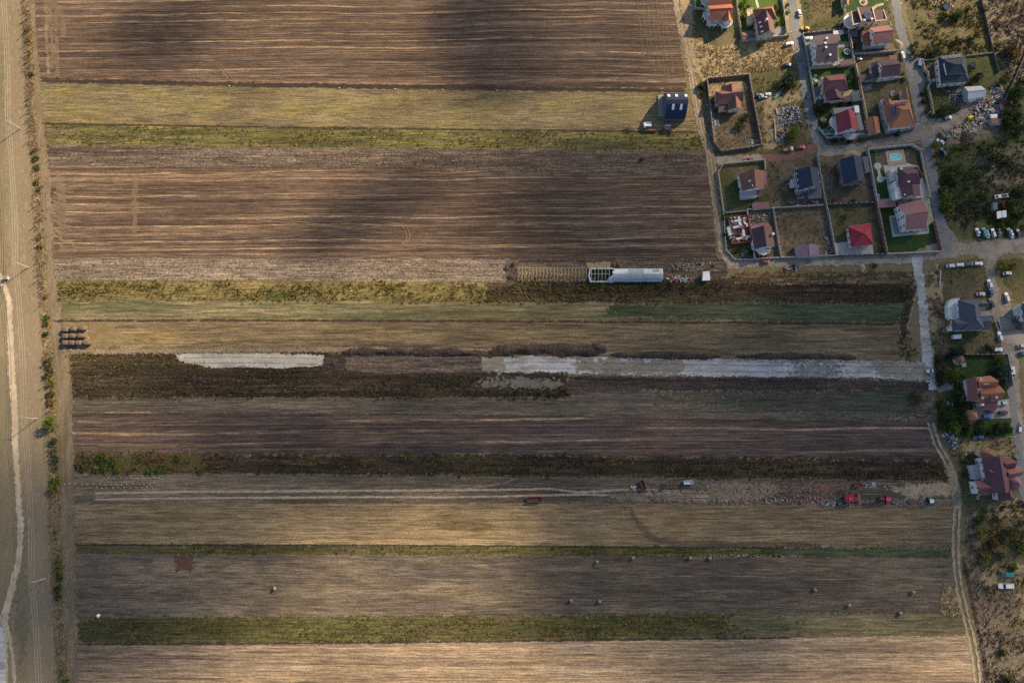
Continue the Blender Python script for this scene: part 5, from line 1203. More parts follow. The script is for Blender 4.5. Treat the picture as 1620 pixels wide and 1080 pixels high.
fence("grey wall above the lawn of the orange solar villa", [(1358, 131.5), (1424.5, 125)], 2.0, W['greywhite'], 0.5)
fence("grey wall between the maroon villa's garage and the red house", [(1306, 164.5), (1361.5, 160)], 1.9, W['grey'])
fence("white picket fence along the front of the orange solar villa", [(1400, 212), (1437, 206.5), (1446, 200)], 1.3, W['white'], 0.12, 1.8)
fence("white front fence of the red house at the street bend", [(1294, 204), (1308, 219), (1376, 213)], 1.3, W['white'], 0.12, 2.0)
fence("cream wall round the brown house with the white porch", [(1143.5, 336), (1135, 273), (1144, 260.5), (1192, 256), (1208, 254.5), (1209.5, 270)], 1.9, W['cream'], 0.3)
fence("white balustrade at the foot of the brown house's plot", [(1148, 337.5), (1178, 334.5)], 1.3, W['white'], 0.15, 1.8)
fence("grey wall between the navy house and the grassy plot", [(1222, 330.5), (1299, 326)], 2.0, W['greywhite'], 0.35)
fence("white wall running down beside the navy house and the red bungalow", [(1291.5, 247.5), (1300, 302), (1309, 340), (1320.5, 404.5)], 1.9, W['greywhite'], 0.35)
fence("white wall between the unfinished shell and the tan-roofed house", [(1180.5, 333.5), (1193, 410)], 1.9, W['white'], 0.3)
fence("grey wall between the tan-roofed house and the violet shed's plot", [(1221.5, 332), (1234, 408)], 2.0, W['greywhite'], 0.35)
fence("top wall of the tan-roofed house's yard", [(1181.5, 332.5), (1220, 331)], 1.8, W['greywhite'], 0.3)
fence("lane wall of the tan-roofed house with white post caps", [(1194, 410.5), (1233, 408)], 1.5, W['white'], 0.2, 1.8)
fence("lane wall of the violet shed's plot", [(1235, 408.5), (1319, 405)], 1.9, W['greywhite'], 0.3)
fence("rail fence round the unfinished shell's garden", [(1144, 339), (1148, 396), (1162, 411), (1191, 411)], 1.2, W['white'], 0.1, 2.2)
fence("dark wall between the navy grey house and the pool villa", [(1370.5, 240), (1385.5, 320)], 2.1, W['grey'], 0.5)
fence("dark fence between the navy grey house and the red bungalow", [(1310.5, 325), (1384.5, 321.5)], 1.9, W['dark'], 0.15)
fence("grey wall along the street above the pool", [(1371, 238), (1440, 231), (1454.5, 239.5)], 2.1, W['grey'], 0.5)
fence("white street railing of the pool villa", [(1455, 242), (1469.5, 313)], 1.6, W['white'], 0.25)
fence("reddish brick wall between the red bungalow and the dark lawn", [(1386, 327), (1401, 402)], 2.2, plain_mat("wall_reddish", (0.26, 0.15, 0.13), 0.85, 0.15), 0.7)
fence("brown and cream wall on the lane side of the dark lawn", [(1402, 402.5), (1486, 398.5)], 1.9, W['tan'], 0.35)
fence("reddish brick wall on the street side of the dark lawn", [(1476, 351), (1486.5, 397)], 2.4, plain_mat("wall_reddish_street", (0.25, 0.13, 0.115), 0.85, 0.15), 0.6)
fence("lane wall below the red bungalow's pale slab", [(1322, 405), (1400, 403)], 1.9, W['dark'], 0.3)
fence("zigzag cream wall in front of the charcoal villa", [(1456.5, 97), (1460, 112), (1465.5, 117), (1467.5, 130)], 1.9, W['cream'], 0.3)
fence("cream wall along the street below the charcoal villa", [(1468, 135), (1466, 138.5), (1474.5, 182)], 1.9, W['cream'], 0.3)
fence("thin pale fence to the left of the charcoal villa", [(1459, 97), (1482, 94.5)], 1.3, W['tan'], 0.1, 2.6, 0.14, False, "wire_fence", "fence")
fence("thin pale fence to the right of the charcoal villa", [(1527, 90), (1569, 85)], 1.3, W['tan'], 0.1, 2.6, 0.14, False, "wire_fence", "fence")
fence("dark board fence beside the purple-brown thicket", [(1550, 0), (1569, 84), (1578, 116)], 1.6, W['dark'], 0.12, 2.6, 0.14, False, "board_fence", "fence")
fence("grey fence slanting past the rubbish tip", [(1625, 75), (1606, 120), (1588, 160)], 1.4, W['block'], 0.12, 2.6, 0.14, False, "board_fence", "fence")
fence("brown top wall of the orange villa's lawn", [(1525.5, 561), (1590.5, 561.5)], 1.9, W['brown'], 0.25)
fence("street wall of the orange villa", [(1591, 562), (1599.5, 610)], 1.9, W['grey'], 0.25)
fence("collapsed white concrete barrier in the dry grass verge", [(1487, 428), (1486, 452)], 0.7, W['white'], 0.5, 3.0, 0.3, False, "barrier", "barrier")
# ------------------------------------------------------------------ trees, bushes, weeds
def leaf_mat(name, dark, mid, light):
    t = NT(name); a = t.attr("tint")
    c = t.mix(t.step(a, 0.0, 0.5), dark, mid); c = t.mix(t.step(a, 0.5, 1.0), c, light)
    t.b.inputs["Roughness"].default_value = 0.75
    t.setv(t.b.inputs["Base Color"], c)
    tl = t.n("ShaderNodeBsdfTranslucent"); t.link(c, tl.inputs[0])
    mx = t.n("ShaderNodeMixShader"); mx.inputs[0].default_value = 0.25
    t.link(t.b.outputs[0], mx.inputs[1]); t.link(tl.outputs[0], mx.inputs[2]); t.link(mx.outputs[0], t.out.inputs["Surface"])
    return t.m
LM = {
    'green': leaf_mat("green_leaves", (0.024, 0.042, 0.010), (0.058, 0.088, 0.020), (0.10, 0.135, 0.034)),
    'dark': leaf_mat("dark_leaves", (0.014, 0.026, 0.010), (0.032, 0.054, 0.018), (0.060, 0.086, 0.030)),
    'bright': leaf_mat("bright_leaves", (0.04, 0.07, 0.008), (0.10, 0.145, 0.016), (0.16, 0.20, 0.03)),
    'yellow': leaf_mat("yellowing_leaves", (0.07, 0.065, 0.012), (0.16, 0.135, 0.025), (0.26, 0.21, 0.05)),
    'rust': leaf_mat("rusty_leaves", (0.045, 0.026, 0.012), (0.095, 0.055, 0.022), (0.15, 0.095, 0.04)),
    'olive': leaf_mat("olive_leaves", (0.042, 0.044, 0.016), (0.09, 0.086, 0.034), (0.15, 0.13, 0.06)),
    'teal': leaf_mat("blue_green_needles", (0.012, 0.028, 0.020), (0.028, 0.055, 0.040), (0.055, 0.085, 0.062)),
    'twig': leaf_mat("bare_twigs", (0.10, 0.07, 0.05), (0.20, 0.145, 0.095), (0.32, 0.23, 0.14)),
    'straw': leaf_mat("dry_straw_blades", (0.12, 0.085, 0.045), (0.25, 0.185, 0.10), (0.40, 0.31, 0.18)),
    'weed_dark': leaf_mat("dark_dead_weeds", (0.024, 0.018, 0.011), (0.062, 0.046, 0.025), (0.18, 0.13, 0.065)),
    'weed_mix': leaf_mat("mixed_weeds", (0.050, 0.052, 0.015), (0.12, 0.10, 0.034), (0.22, 0.17, 0.07)),
    'weed_yellow': leaf_mat("yellow_weeds", (0.065, 0.068, 0.018), (0.145, 0.118, 0.038), (0.23, 0.18, 0.07)),
    'weed_green': leaf_mat("green_weeds", (0.028, 0.038, 0.010), (0.062, 0.076, 0.018), (0.12, 0.13, 0.03)),
    'bramble': leaf_mat("purple_brown_stems", (0.085, 0.066, 0.046), (0.165, 0.130, 0.094), (0.28, 0.225, 0.165)),
    'clod': leaf_mat("earth_clods", (0.06, 0.045, 0.035), (0.12, 0.09, 0.07), (0.26, 0.20, 0.15)),
}
M['bark'] = plain_mat("grey_brown_bark", (0.10, 0.075, 0.055), 0.9, 0.2, 2.0)
NR = np.random.default_rng(11)

def quads_mesh(name, V, tint, mat):
    """V: (n, 4, 3) quad corners, tint: (n,) shade of each."""
    n = len(V); me = bpy.data.meshes.new(name)
    me.vertices.add(n * 4); me.vertices.foreach_set("co", V.reshape(-1).astype(np.float32))
    me.loops.add(n * 4); me.loops.foreach_set("vertex_index", np.arange(n * 4, dtype=np.int32))
    me.polygons.add(n); me.polygons.foreach_set("loop_start", np.arange(0, n * 4, 4, dtype=np.int32))
    me.update(calc_edges=True)
    me.attributes.new("tint", 'FLOAT', 'POINT').data.foreach_set("value", np.repeat(tint, 4).astype(np.float32))
    me.materials.append(mat)
    return me

def leaf_quads(C, size, flat=0.5, rg=NR):
    """Randomly turned leaf faces round the points C."""
    n = len(C)
    d = rg.normal(size=(n, 3)); d[:, 2] *= flat; d /= np.linalg.norm(d, axis=1, keepdims=True) + 1e-9
    e = rg.normal(size=(n, 3)); e -= (e * d).sum(1, keepdims=True) * d; e /= np.linalg.norm(e, axis=1, keepdims=True) + 1e-9
    s = (np.asarray(size) * rg.uniform(0.6, 1.3, n))[:, None] / 2
    a, b = d * s * 1.25, e * s * 0.8
    return np.stack([C - a, C - b * 0.9 + a * 0.1, C + a, C + b * 0.9 + a * 0.1], 1)

def crown_mesh(name, mat, n=520, clumps=26, hgt=1.0, leaf=0.17, sd=0, taper=0.0, hollow=0.55):
    """Unit crown: clumps of leaves spread through an uneven ball that starts a little above its foot."""
    rg = np.random.default_rng(sd); P_ = []; T_ = []
    for k in range(clumps):
        u = rg.normal(size=3); u /= np.linalg.norm(u); r = hollow + (0.98 - hollow) * rg.random() ** 0.7
        z = u[2] * r; w = 1.0 - taper * (z * 0.5 + 0.5)
        c = np.array([u[0] * r * w, u[1] * r * w, z]) * rg.uniform(0.72, 1.08)
        m = int(n / clumps * rg.uniform(0.6, 1.4)); rad = rg.uniform(0.16, 0.34)
        q = c + rg.normal(size=(m, 3)) * rad * 0.6
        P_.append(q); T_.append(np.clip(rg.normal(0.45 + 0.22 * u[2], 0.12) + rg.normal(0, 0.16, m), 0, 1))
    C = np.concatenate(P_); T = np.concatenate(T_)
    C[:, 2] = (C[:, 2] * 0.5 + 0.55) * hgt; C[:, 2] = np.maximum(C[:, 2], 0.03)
    return quads_mesh(name, leaf_quads(C, leaf, 0.7, rg), T, mat)

CROWNS = {}
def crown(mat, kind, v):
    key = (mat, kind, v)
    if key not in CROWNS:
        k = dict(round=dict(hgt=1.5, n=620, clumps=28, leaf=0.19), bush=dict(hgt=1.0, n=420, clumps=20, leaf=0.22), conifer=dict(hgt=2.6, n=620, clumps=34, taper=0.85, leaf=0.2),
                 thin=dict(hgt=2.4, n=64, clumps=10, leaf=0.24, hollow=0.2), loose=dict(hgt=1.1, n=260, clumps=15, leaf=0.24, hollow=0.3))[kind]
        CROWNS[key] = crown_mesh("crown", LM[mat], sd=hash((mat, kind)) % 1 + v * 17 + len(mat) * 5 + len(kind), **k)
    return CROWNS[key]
TRUNKS = {}
def trunk_mesh(kind):
    if kind not in TRUNKS:
        mb = MB(); hh = dict(round=1.0, bush=0.5, conifer=2.2, thin=2.0, loose=0.6)[kind]
        mb.cyl((0, 0, 0), (0.02, 0.01, hh * 0.55), 0.085, 0.06, 7); mb.cyl((0.02, 0.01, hh * 0.55), (0.0, 0.03, hh), 0.06, 0.025, 6)
        rr = random.Random(3)
        for k in range(6):
            a = k * 1.05 + rr.uniform(-.2, .2); z = hh * (0.35 + 0.09 * k)
            mb.cyl((0.01, 0, z), (0.5 * math.cos(a), 0.5 * math.sin(a), z + hh * 0.28), 0.035, 0.012, 5)
        me = bpy.data.meshes.new("trunk"); me.from_pydata(mb.v, [], mb.f); me.materials.append(M['bark']); TRUNKS[kind] = me
    return TRUNKS[kind]
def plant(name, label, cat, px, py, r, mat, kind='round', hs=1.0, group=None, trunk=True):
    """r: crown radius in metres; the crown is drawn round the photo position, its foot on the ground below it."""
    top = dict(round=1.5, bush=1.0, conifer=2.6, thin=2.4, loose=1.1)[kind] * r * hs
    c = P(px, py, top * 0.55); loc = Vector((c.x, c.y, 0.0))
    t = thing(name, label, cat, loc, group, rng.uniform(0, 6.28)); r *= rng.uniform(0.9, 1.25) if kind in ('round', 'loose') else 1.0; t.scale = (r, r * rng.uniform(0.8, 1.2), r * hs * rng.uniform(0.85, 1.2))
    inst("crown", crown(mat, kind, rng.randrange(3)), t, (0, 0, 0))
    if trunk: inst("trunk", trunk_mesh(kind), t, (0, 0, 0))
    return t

def in_poly(n, pts, rg):
    x0, x1 = min(p.x for p in pts), max(p.x for p in pts); y0, y1 = min(p.y for p in pts), max(p.y for p in pts)
    out = np.zeros((0, 2))
    while len(out) < n:
        q = np.stack([rg.uniform(x0, x1, n * 2), rg.uniform(y0, y1, n * 2)], 1)
        out = np.concatenate([out, q[edge_dist(q[:, 0], q[:, 1], pts) > 0]])
    return out[:n]

def tufts(name, label, px, dens, size, hgt, mat, tint=(0.5, 0.22), blades=6, lean=0.9, clump=0.0, sd=0, cat=None):
    """Weeds or rough grass over a patch of ground: tufts of blades too many to count."""
    rg = np.random.default_rng(sd + int(abs(px[0][0]) + 3 * abs(px[0][1])))
    pts = [P(*p) for p in px]
    A = abs(sum(pts[i].x * pts[(i + 1) % len(pts)].y - pts[(i + 1) % len(pts)].x * pts[i].y for i in range(len(pts)))) / 2
    n = max(4, int(A * dens)); q = in_poly(n, pts, rg)
    if clump:
        w = np.sin(q[:, 0] * 0.11 + sd) * np.sin(q[:, 1] * 0.35 + q[:, 0] * 0.05) + 0.6 * np.sin(q[:, 0] * 0.31 + 1.7) * np.sin(q[:, 1] * 0.7)
        q = q[rg.random(len(q)) < np.clip(0.5 + clump * w, 0.06, 1)]
    q = q + rg.normal(size=q.shape) * 0.8
    n = len(q); B = np.repeat(q, blades, 0); m = len(B)
    s = np.repeat(rg.uniform(0.6, 1.4, n), blades)
    az = rg.uniform(0, 2 * np.pi, m); el = rg.uniform(0.35, 1.25, m)
    L = s * np.hypot(size, hgt) * rg.uniform(0.5, 1.1, m) * 0.7
    d = np.stack([np.cos(az) * np.cos(el) * lean, np.sin(az) * np.cos(el) * lean, np.sin(el)], 1)
    w = np.stack([-np.sin(az), np.cos(az), np.zeros(m)], 1) * (s * size * 0.30)[:, None]
    b = np.concatenate([B + rg.normal(size=(m, 2)) * (size * 0.25), np.full((m, 1), 0.02)], 1)
    t = b + d * L[:, None]; t[:, 2] = np.minimum(t[:, 2], hgt * 1.3)
    V = np.stack([b - w / 2, b + w / 2, t + w * 0.25, t - w * 0.25], 1)
    T = np.clip(np.repeat(rg.normal(tint[0], tint[1], n), blades) + rg.normal(0, 0.1, m), 0, 1)
    o = bpy.data.objects.new(name, quads_mesh(name, V, T, LM[mat])); col.objects.link(o); ORG[o.name] = Vector()
    return tag(o, label, cat or "weeds", None, "stuff")

# --- weeds and rough crops on the strips -------------------------------------
tufts("weeds", "green and yellow weeds on the strip below the pale stubble", [(74, 198), (500, 204), (1106, 212), (1114, 238), (500, 231), (76, 227)], 0.5, 1.0, 0.35, 'weed_mix', (0.55, 0.22), clump=0.6)
tufts("weeds", "yellow-green weeds on the strip below the pale clods", [(90, 446), (500, 447), (800, 448), (1000, 452), (1000, 478), (500, 477), (94, 473)], 0.9, 1.2, 0.7, 'weed_yellow', clump=0.5, sd=3)
tufts("weeds", "brown dead weeds between the greenhouse and the green crop", [(860, 450), (1440, 452), (1438, 480), (860, 479)], 0.8, 0.9, 0.35, 'weed_dark', (0.6, 0.28), clump=0.5, sd=5)
tufts("weeds", "dark green weeds in the ditch below the greenhouse", [(810, 446), (1150, 449), (1150, 457), (810, 456)], 1.2, 1.2, 0.9, 'weed_green', (0.35, 0.2), clump=0.3, sd=6)
tufts("dead_weeds", "dark green and brown weeds left of the pale gravel bed", [(108, 560), (276, 560), (286, 576), (500, 584), (520, 588), (116, 590)], 1.0, 1.0, 0.4, 'weed_mix', (0.3, 0.22), clump=0.5, sd=7)
tufts("dead_weeds", "blackish tangled weeds along the lower side of the gravel beds", [(112, 590), (520, 588), (760, 592), (760, 630), (116, 630)], 1.0, 1.0, 0.35, 'weed_dark', (0.5, 0.3), clump=0.5, sd=8)
tufts("dead_weeds", "dark weeds under the small gravel spill", [(760, 614), (900, 614), (900, 630), (760, 630)], 1.0, 1.2, 0.8, 'weed_dark', (0.4, 0.25), clump=0.4, sd=9)
tufts("dead_weeds", "blackish weed strip below the banded plough land", [(330, 722), (800, 722), (1490, 730), (1504, 760), (800, 752), (330, 748)], 0.7, 1.0, 0.32, 'weed_dark', (0.52, 0.3), clump=0.8, sd=10)
tufts("weeds", "small green weeds scattered in the blackish strip", [(620, 736), (900, 734), (1490, 742), (1500, 758), (900, 753), (620, 750)], 0.35, 1.0, 0.6, 'weed_green', (0.6, 0.2), clump=0.8, sd=11)
tufts("weeds", "golden weeds at the far end of the blackish strip", [(950, 728), (1490, 732), (1500, 758), (950, 752)], 0.10, 1.0, 0.6, 'weed_yellow', (0.5, 0.25), clump=0.6, sd=12)
tufts("weeds", "green grass line under the corn stubble", [(300, 863), (800, 865), (1240, 867), (1240, 880), (800, 877), (300, 875)], 0.7, 0.9, 0.32, 'weed_green', (0.55, 0.25), clump=0.5, sd=13)
tufts("weeds", "dense green weeds on the lowest green strip", [(126, 984), (140, 980), (800, 976), (1180, 972), (1180, 1005), (800, 1011), (140, 1016), (124, 1008)], 0.9, 0.9, 0.32, 'weed_mix', (0.36, 0.25), clump=0.6, sd=14)
tufts("weeds", "yellow flowering weeds on the lowest green strip", [(900, 976), (1270, 972), (1290, 1004), (900, 1008)], 0.06, 1.2, 0.6, 'bright', (0.8, 0.2), clump=0.6, sd=15)
tufts("dry_corn", "dry corn stalks in rows beside the village lane", [(1164, 433), (1438, 431), (1438, 449), (1164, 449)], 1.2, 0.9, 0.9, 'straw', (0.45, 0.3), clump=0.5, sd=16)
tufts("clods", "pale earth clods on the rough strip below the striped field", [(90, 411), (800, 413), (800, 443), (92, 441)], 0.7, 0.75, 0.25, 'clod', (0.7, 0.25), 3, clump=0.3, sd=17)
tufts("clods", "earth clods on the rough strip above the striped field", [(78, 232), (500, 236), (1112, 243), (1116, 274), (500, 265), (78, 260)], 0.5, 0.75, 0.25, 'clod', (0.55, 0.25), 3, clump=0.3, sd=18)
tufts("dry_grass", "tall tan dry grass on the plot above the lone walled house", [(1098, 66), (1128, 78), (1174, 72), (1250, 64), (1266, 100), (1186, 118), (1114, 126), (1106, 100)], 2.2, 1.1, 0.34, 'straw', (0.62, 0.28), clump=0.25, sd=19)
tufts("dry_grass", "dry grass tussocks round the scrap heaps", [(1190, 118), (1268, 104), (1284, 190), (1288, 228), (1206, 236)], 0.35, 1.1, 0.7, 'weed_mix', (0.5, 0.25), clump=0.6, sd=20)
tufts("bramble", "purple-brown thicket at the top corner", [(1556, -20), (1640, -20), (1640, 120), (1592, 124), (1574, 84)], 1.2, 1.6, 1.2, 'bramble', (0.5, 0.28), clump=0.4, sd=21)
tufts("wild_grass", "wild tussocks on the plot above the charcoal villa", [(1430, -20), (1550, -20), (1566, 84), (1460, 94)], 0.6, 1.5, 1.0, 'weed_mix', (0.42, 0.25), clump=0.7, sd=22)
tufts("wild_grass", "wild green scrub on the plot beside the parked cars", [(1484, 236), (1600, 220), (1630, 220), (1630, 366), (1510, 368), (1490, 330)], 0.8, 1.5, 0.7, 'weed_green', (0.52, 0.27), clump=0.8, sd=23)
tufts("wild_grass", "brown stalks in the scrub beside the parked cars", [(1530, 240), (1625, 230), (1625, 330), (1500, 350)], 0.5, 1.3, 0.5, 'bramble', (0.5, 0.25), clump=0.8, sd=24)
tufts("dry_grass", "dry brown grass verge beside the gravel road", [(1464, 436), (1484, 424), (1496, 474), (1500, 530), (1492, 562), (1478, 590), (1472, 530)], 1.0, 1.3, 0.8, 'straw', (0.35, 0.25), clump=0.5, sd=25)
tufts("wild_grass", "grass and stalks on the plots below the orange villa", [(1506, 704), (1604, 694), (1612, 720), (1540, 712), (1530, 796), (1520, 790), (1512, 740)], 0.5, 1.1, 0.7, 'weed_mix', (0.55, 0.25), clump=0.6, sd=26)
tufts("bramble", "pinkish dead stalks beside the lower dirt track", [(1526, 816), (1544, 812), (1556, 900), (1574, 1000), (1640, 990), (1640, 1100), (1562, 1100), (1544, 960)], 0.9, 1.3, 0.9, 'bramble', (0.6, 0.28), clump=0.4, sd=27)
tufts("dry_grass", "tan dead grass round the teal van and white car", [(1548, 904), (1640, 896), (1640, 990), (1574, 990)], 0.9, 1.3, 0.7, 'straw', (0.4, 0.28), clump=0.5, sd=28)
tufts("wild_grass", "mixed scrub below the maroon mansion", [(1546, 806), (1640, 790), (1640, 900), (1552, 906)], 0.8, 1.5, 1.0, 'weed_mix', (0.45, 0.28), clump=0.7, sd=29)
tufts("weeds", "orange and green weeds at the hedge end of the blackish strip", [(126, 720), (200, 718), (380, 722), (360, 747), (130, 746)], 0.7, 1.3, 0.8, 'rust', (0.45, 0.3), clump=0.8, sd=30)
tufts("weeds", "grass tufts along the hedge foot", [(hx(y) - 4, y) for y in range(-20, 1101, 60)] + [(hx(y) + 6, y) for y in range(1100, -21, -60)], 1.3, 1.0, 0.5, 'straw', (0.55, 0.3), clump=0.3, sd=31)
tufts("bean_stalks", "corn husks heaped beside the lower dirt track", [(1492, 926), (1506, 934), (1518, 962), (1518, 970), (1488, 970), (1490, 946)], 1.8, 1.1, 0.35, 'straw', (0.55, 0.3), sd=32)
tufts("weeds", "weeds at the village end of the fallow fields", [(1430, 460), (1446, 446), (1446, 470), (1436, 520), (1450, 560), (1440, 570), (1424, 560)], 0.9, 1.0, 0.6, 'weed_mix', (0.35, 0.25), sd=33)

for k, (lab, px, dn) in enumerate((("rough grass inside the walled plot of the lone brown house", [(1120, 132), (1180, 126), (1199, 227), (1142, 236), (1131, 224)], .5), ("rough grass in the navy house's yard", [(1212, 257), (1256, 254), (1258, 300), (1250, 316), (1222, 326)], .5), ("rough grass in the navy grey house's yard", [(1296, 250), (1326, 248), (1334, 294), (1380, 292), (1383, 318), (1311, 322)], .4), ("weedy grass in the violet shed's plot", [(1224, 334), (1304, 330), (1316, 384), (1300, 386), (1256, 386), (1258, 404), (1236, 404)], .6), ("patchy grass round the red bungalow", [(1314, 329), (1382, 325), (1386, 352), (1340, 356), (1338, 382), (1322, 382)], .4), ("patchy grass in the rose-red house's yard", [(1346, 58), (1364, 58), (1368, 76), (1414, 74), (1416, 81), (1352, 86)], .4), ("rough grass on the green plot by the upper street", [(1268, -10), (1328, -10), (1338, 46), (1280, 50)], .6), ("grass on the bank above the slate villa", [(1494, 426), (1554, 424), (1560, 470), (1500, 470)], .5), ("rough garden grass below the slate villa", [(1502, 536), (1570, 526), (1586, 558), (1504, 558)], .5), ("weeds between the pale fence and the tip", [(1470, 140), (1500, 138), (1502, 168), (1480, 172)], .5))):
    tufts("yard_weeds", lab, px, dn, 1.0, 0.4, 'weed_mix' if k % 3 else 'straw', (0.4, 0.28), clump=0.8, sd=50 + k)
# --- the hedge along the field track ------------------------------------------
ORD = ["first", "second", "third", "fourth", "fifth", "sixth", "seventh", "eighth", "ninth", "tenth", "eleventh", "twelfth", "thirteenth", "fourteenth", "fifteenth", "sixteenth", "seventeenth", "eighteenth", "nineteenth", "twentieth"]
ORD += ["twenty-" + o for o in ORD[:9]] + ["thirtieth"] + ["thirty-" + o for o in ORD[:9]]
for a, b, st, where in ((-6, 112, 4, "the top plough land"), (126, 196, 4, "the pale stubble"), (198, 232, 4, "the upper weeds"), (300, 406, 5, "the striped field"), (410, 446, 5, "the pale clods"), (448, 480, 5, "the yellow weeds"), (548, 655, 6, "the dark weeds"), (690, 748, 7, "the orange weeds"), (778, 862, 6, "the corn stubble"), (864, 880, 6, "the green line"), (955, 980, 5, "the grey fallow"), (984, 1018, 5, "the lowest green strip"), (1020, 1076, 5, "the bottom pale field")):
    for k, y in enumerate(range(a, b, st)):
        yy = y + rng.uniform(-1.3, 1.3); m = rng.choice(['twig', 'twig', 'twig', 'twig', 'olive', 'yellow'])
        plant("sapling", "%s sapling from the top, %s, in the hedge beside %s" % (ORD[k], {'twig': 'bare', 'olive': 'olive', 'yellow': 'yellowing'}[m], where), "tree", hx(yy) - 1.5 + rng.uniform(-2, 2) + (2 if yy > 950 else 0), yy, rng.uniform(0.55, 0.9), m, 'thin', rng.uniform(1.7, 2.5), "saplings planted along the field track")
HB = [(43, 48, 1.5, 'olive', "olive bush at the top of the hedge"), (44.5, 64, 1.6, 'yellow', "rounded yellow-green bush near the top of the hedge"), (46, 88, 1.2, 'olive', "small olive bush in the upper hedge"), (48, 117, 1.9, 'green', "green bush in the hedge beside the top plough land's lower corner"),
      (55, 238, 1.7, 'olive', "dull bush in the hedge beside the upper clods"), (57, 250, 2.0, 'green', "green bush in the hedge beside the upper clod strip"), (58, 264, 2.0, 'green', "green bush in the hedge at the top of the striped field"), (59, 285, 1.8, 'yellow', "yellowish bush in the hedge beside the striped field"), (60, 300, 1.7, 'green', "green bush in the hedge beside the striped field"),
      (63, 375, 1.6, 'yellow', "yellow bush in the hedge beside the striped field's lower third"), (64.5, 390, 1.7, 'yellow', "yellow bush in the hedge just above the pale clods"), (71, 470, 1.3, 'yellow', "small yellow bush beside the yellow weeds"), (73, 502, 1.9, 'green', "dark green bush in the hedge beside the thin green crop"), (73, 512, 1.7, 'olive', "olive bush in the hedge above the bale stack"), (73, 527, 1.7, 'dark', "dark bush in the hedge level with the bale stack"),
      (76, 572, 2.8, 'olive', "broad olive bush in the hedge beside the dark weeds"), (79, 588, 2.8, 'olive', "leggy olive bush below the broad one in the hedge"), (80, 604, 2.8, 'yellow', "yellowing bush in the hedge beside the dark weeds"), (80, 622, 2.7, 'olive', "grey-olive bush in the hedge beside the grey soil"), (81, 636, 2.2, 'yellow', "lowest yellowing bush of the long hedge clump"),
      (78, 671, 3.2, 'bright', "round bright green tree standing out of the hedge"), (84, 698, 2.2, 'teal', "blue-green bush below the round bright tree"), (85, 713, 2.1, 'olive', "olive bush between the blue-green ones in the hedge"), (86, 728, 2.2, 'teal', "second blue-green bush in the lower hedge"), (86, 740, 1.8, 'green', "green bush in the hedge above the yellow-green pair"), (86, 760, 2.6, 'bright', "yellow-green bush of the hedge beside the wheel tracks"), (85, 773, 2.8, 'yellow', "lower yellow-green bush beside the wheel tracks"),
      (87, 842, 1.3, 'bright', "small bright bush in the lower hedge"), (92, 884, 2.1, 'bright', "upper bright bush of the lower hedge clump"), (92, 898, 2.4, 'bright', "middle bright bush of the lower hedge clump"), (93, 914, 2.4, 'green', "green bush of the lower hedge clump"), (92, 930, 2.5, 'green', "broad green bush of the lower hedge clump"), (93, 944, 2.2, 'green', "lowest bush of the lower hedge clump"), (98, 1062, 1.2, 'bright', "little round bright bush near the bottom of the hedge"), (102, 1078, 2.0, 'green', "green bush at the bottom edge of the hedge")]
for x, y, r, m, lab in HB: plant("hedge_bush", lab, "bush", x, y, r * 0.92, m, 'bush' if r < 3 else 'round', 0.8 if r < 3 else 1.0, "bushes in the hedge along the field track")
# bushes in the blackish weed strip by the hedge
for x, y, r, m, lab in [(126, 734, 2.0, 'olive', "dark olive bush nearest the hedge in the orange weeds"), (133, 727, 1.8, 'green', "small green bush at the hedge end of the orange weeds"), (132, 742, 1.9, 'green', "low green bush at the corner of the orange weeds"), (160, 724, 2.6, 'green', "broad green bush amid the orange weeds"), (166, 736, 2.6, 'green', "second broad green bush amid the orange weeds"), (178, 730, 2.2, 'green', "green bush beyond the broad pair in the orange weeds"), (152, 743, 1.8, 'bright', "yellow-green bush on the lower side of the orange weeds"), (186, 743, 1.8, 'bright', "low bright bush under the orange weeds"),
                        (238, 742, 2.0, 'bright', "bright bush two thirds along the orange weeds"), (252, 741, 2.1, 'green', "green bush at the end of the orange weeds"), (263, 742, 1.7, 'olive', "olive bush where the blackish weeds begin"), (282, 724, 1.9, 'olive', "olive bush on the upper side of the blackish weeds"), (318, 746, 1.7, 'olive', "lone olive bush under the blackish weeds")]:
    plant("bush", lab, "bush", x, y, r, m, 'bush', 0.8, "bushes in the weed strip by the hedge")
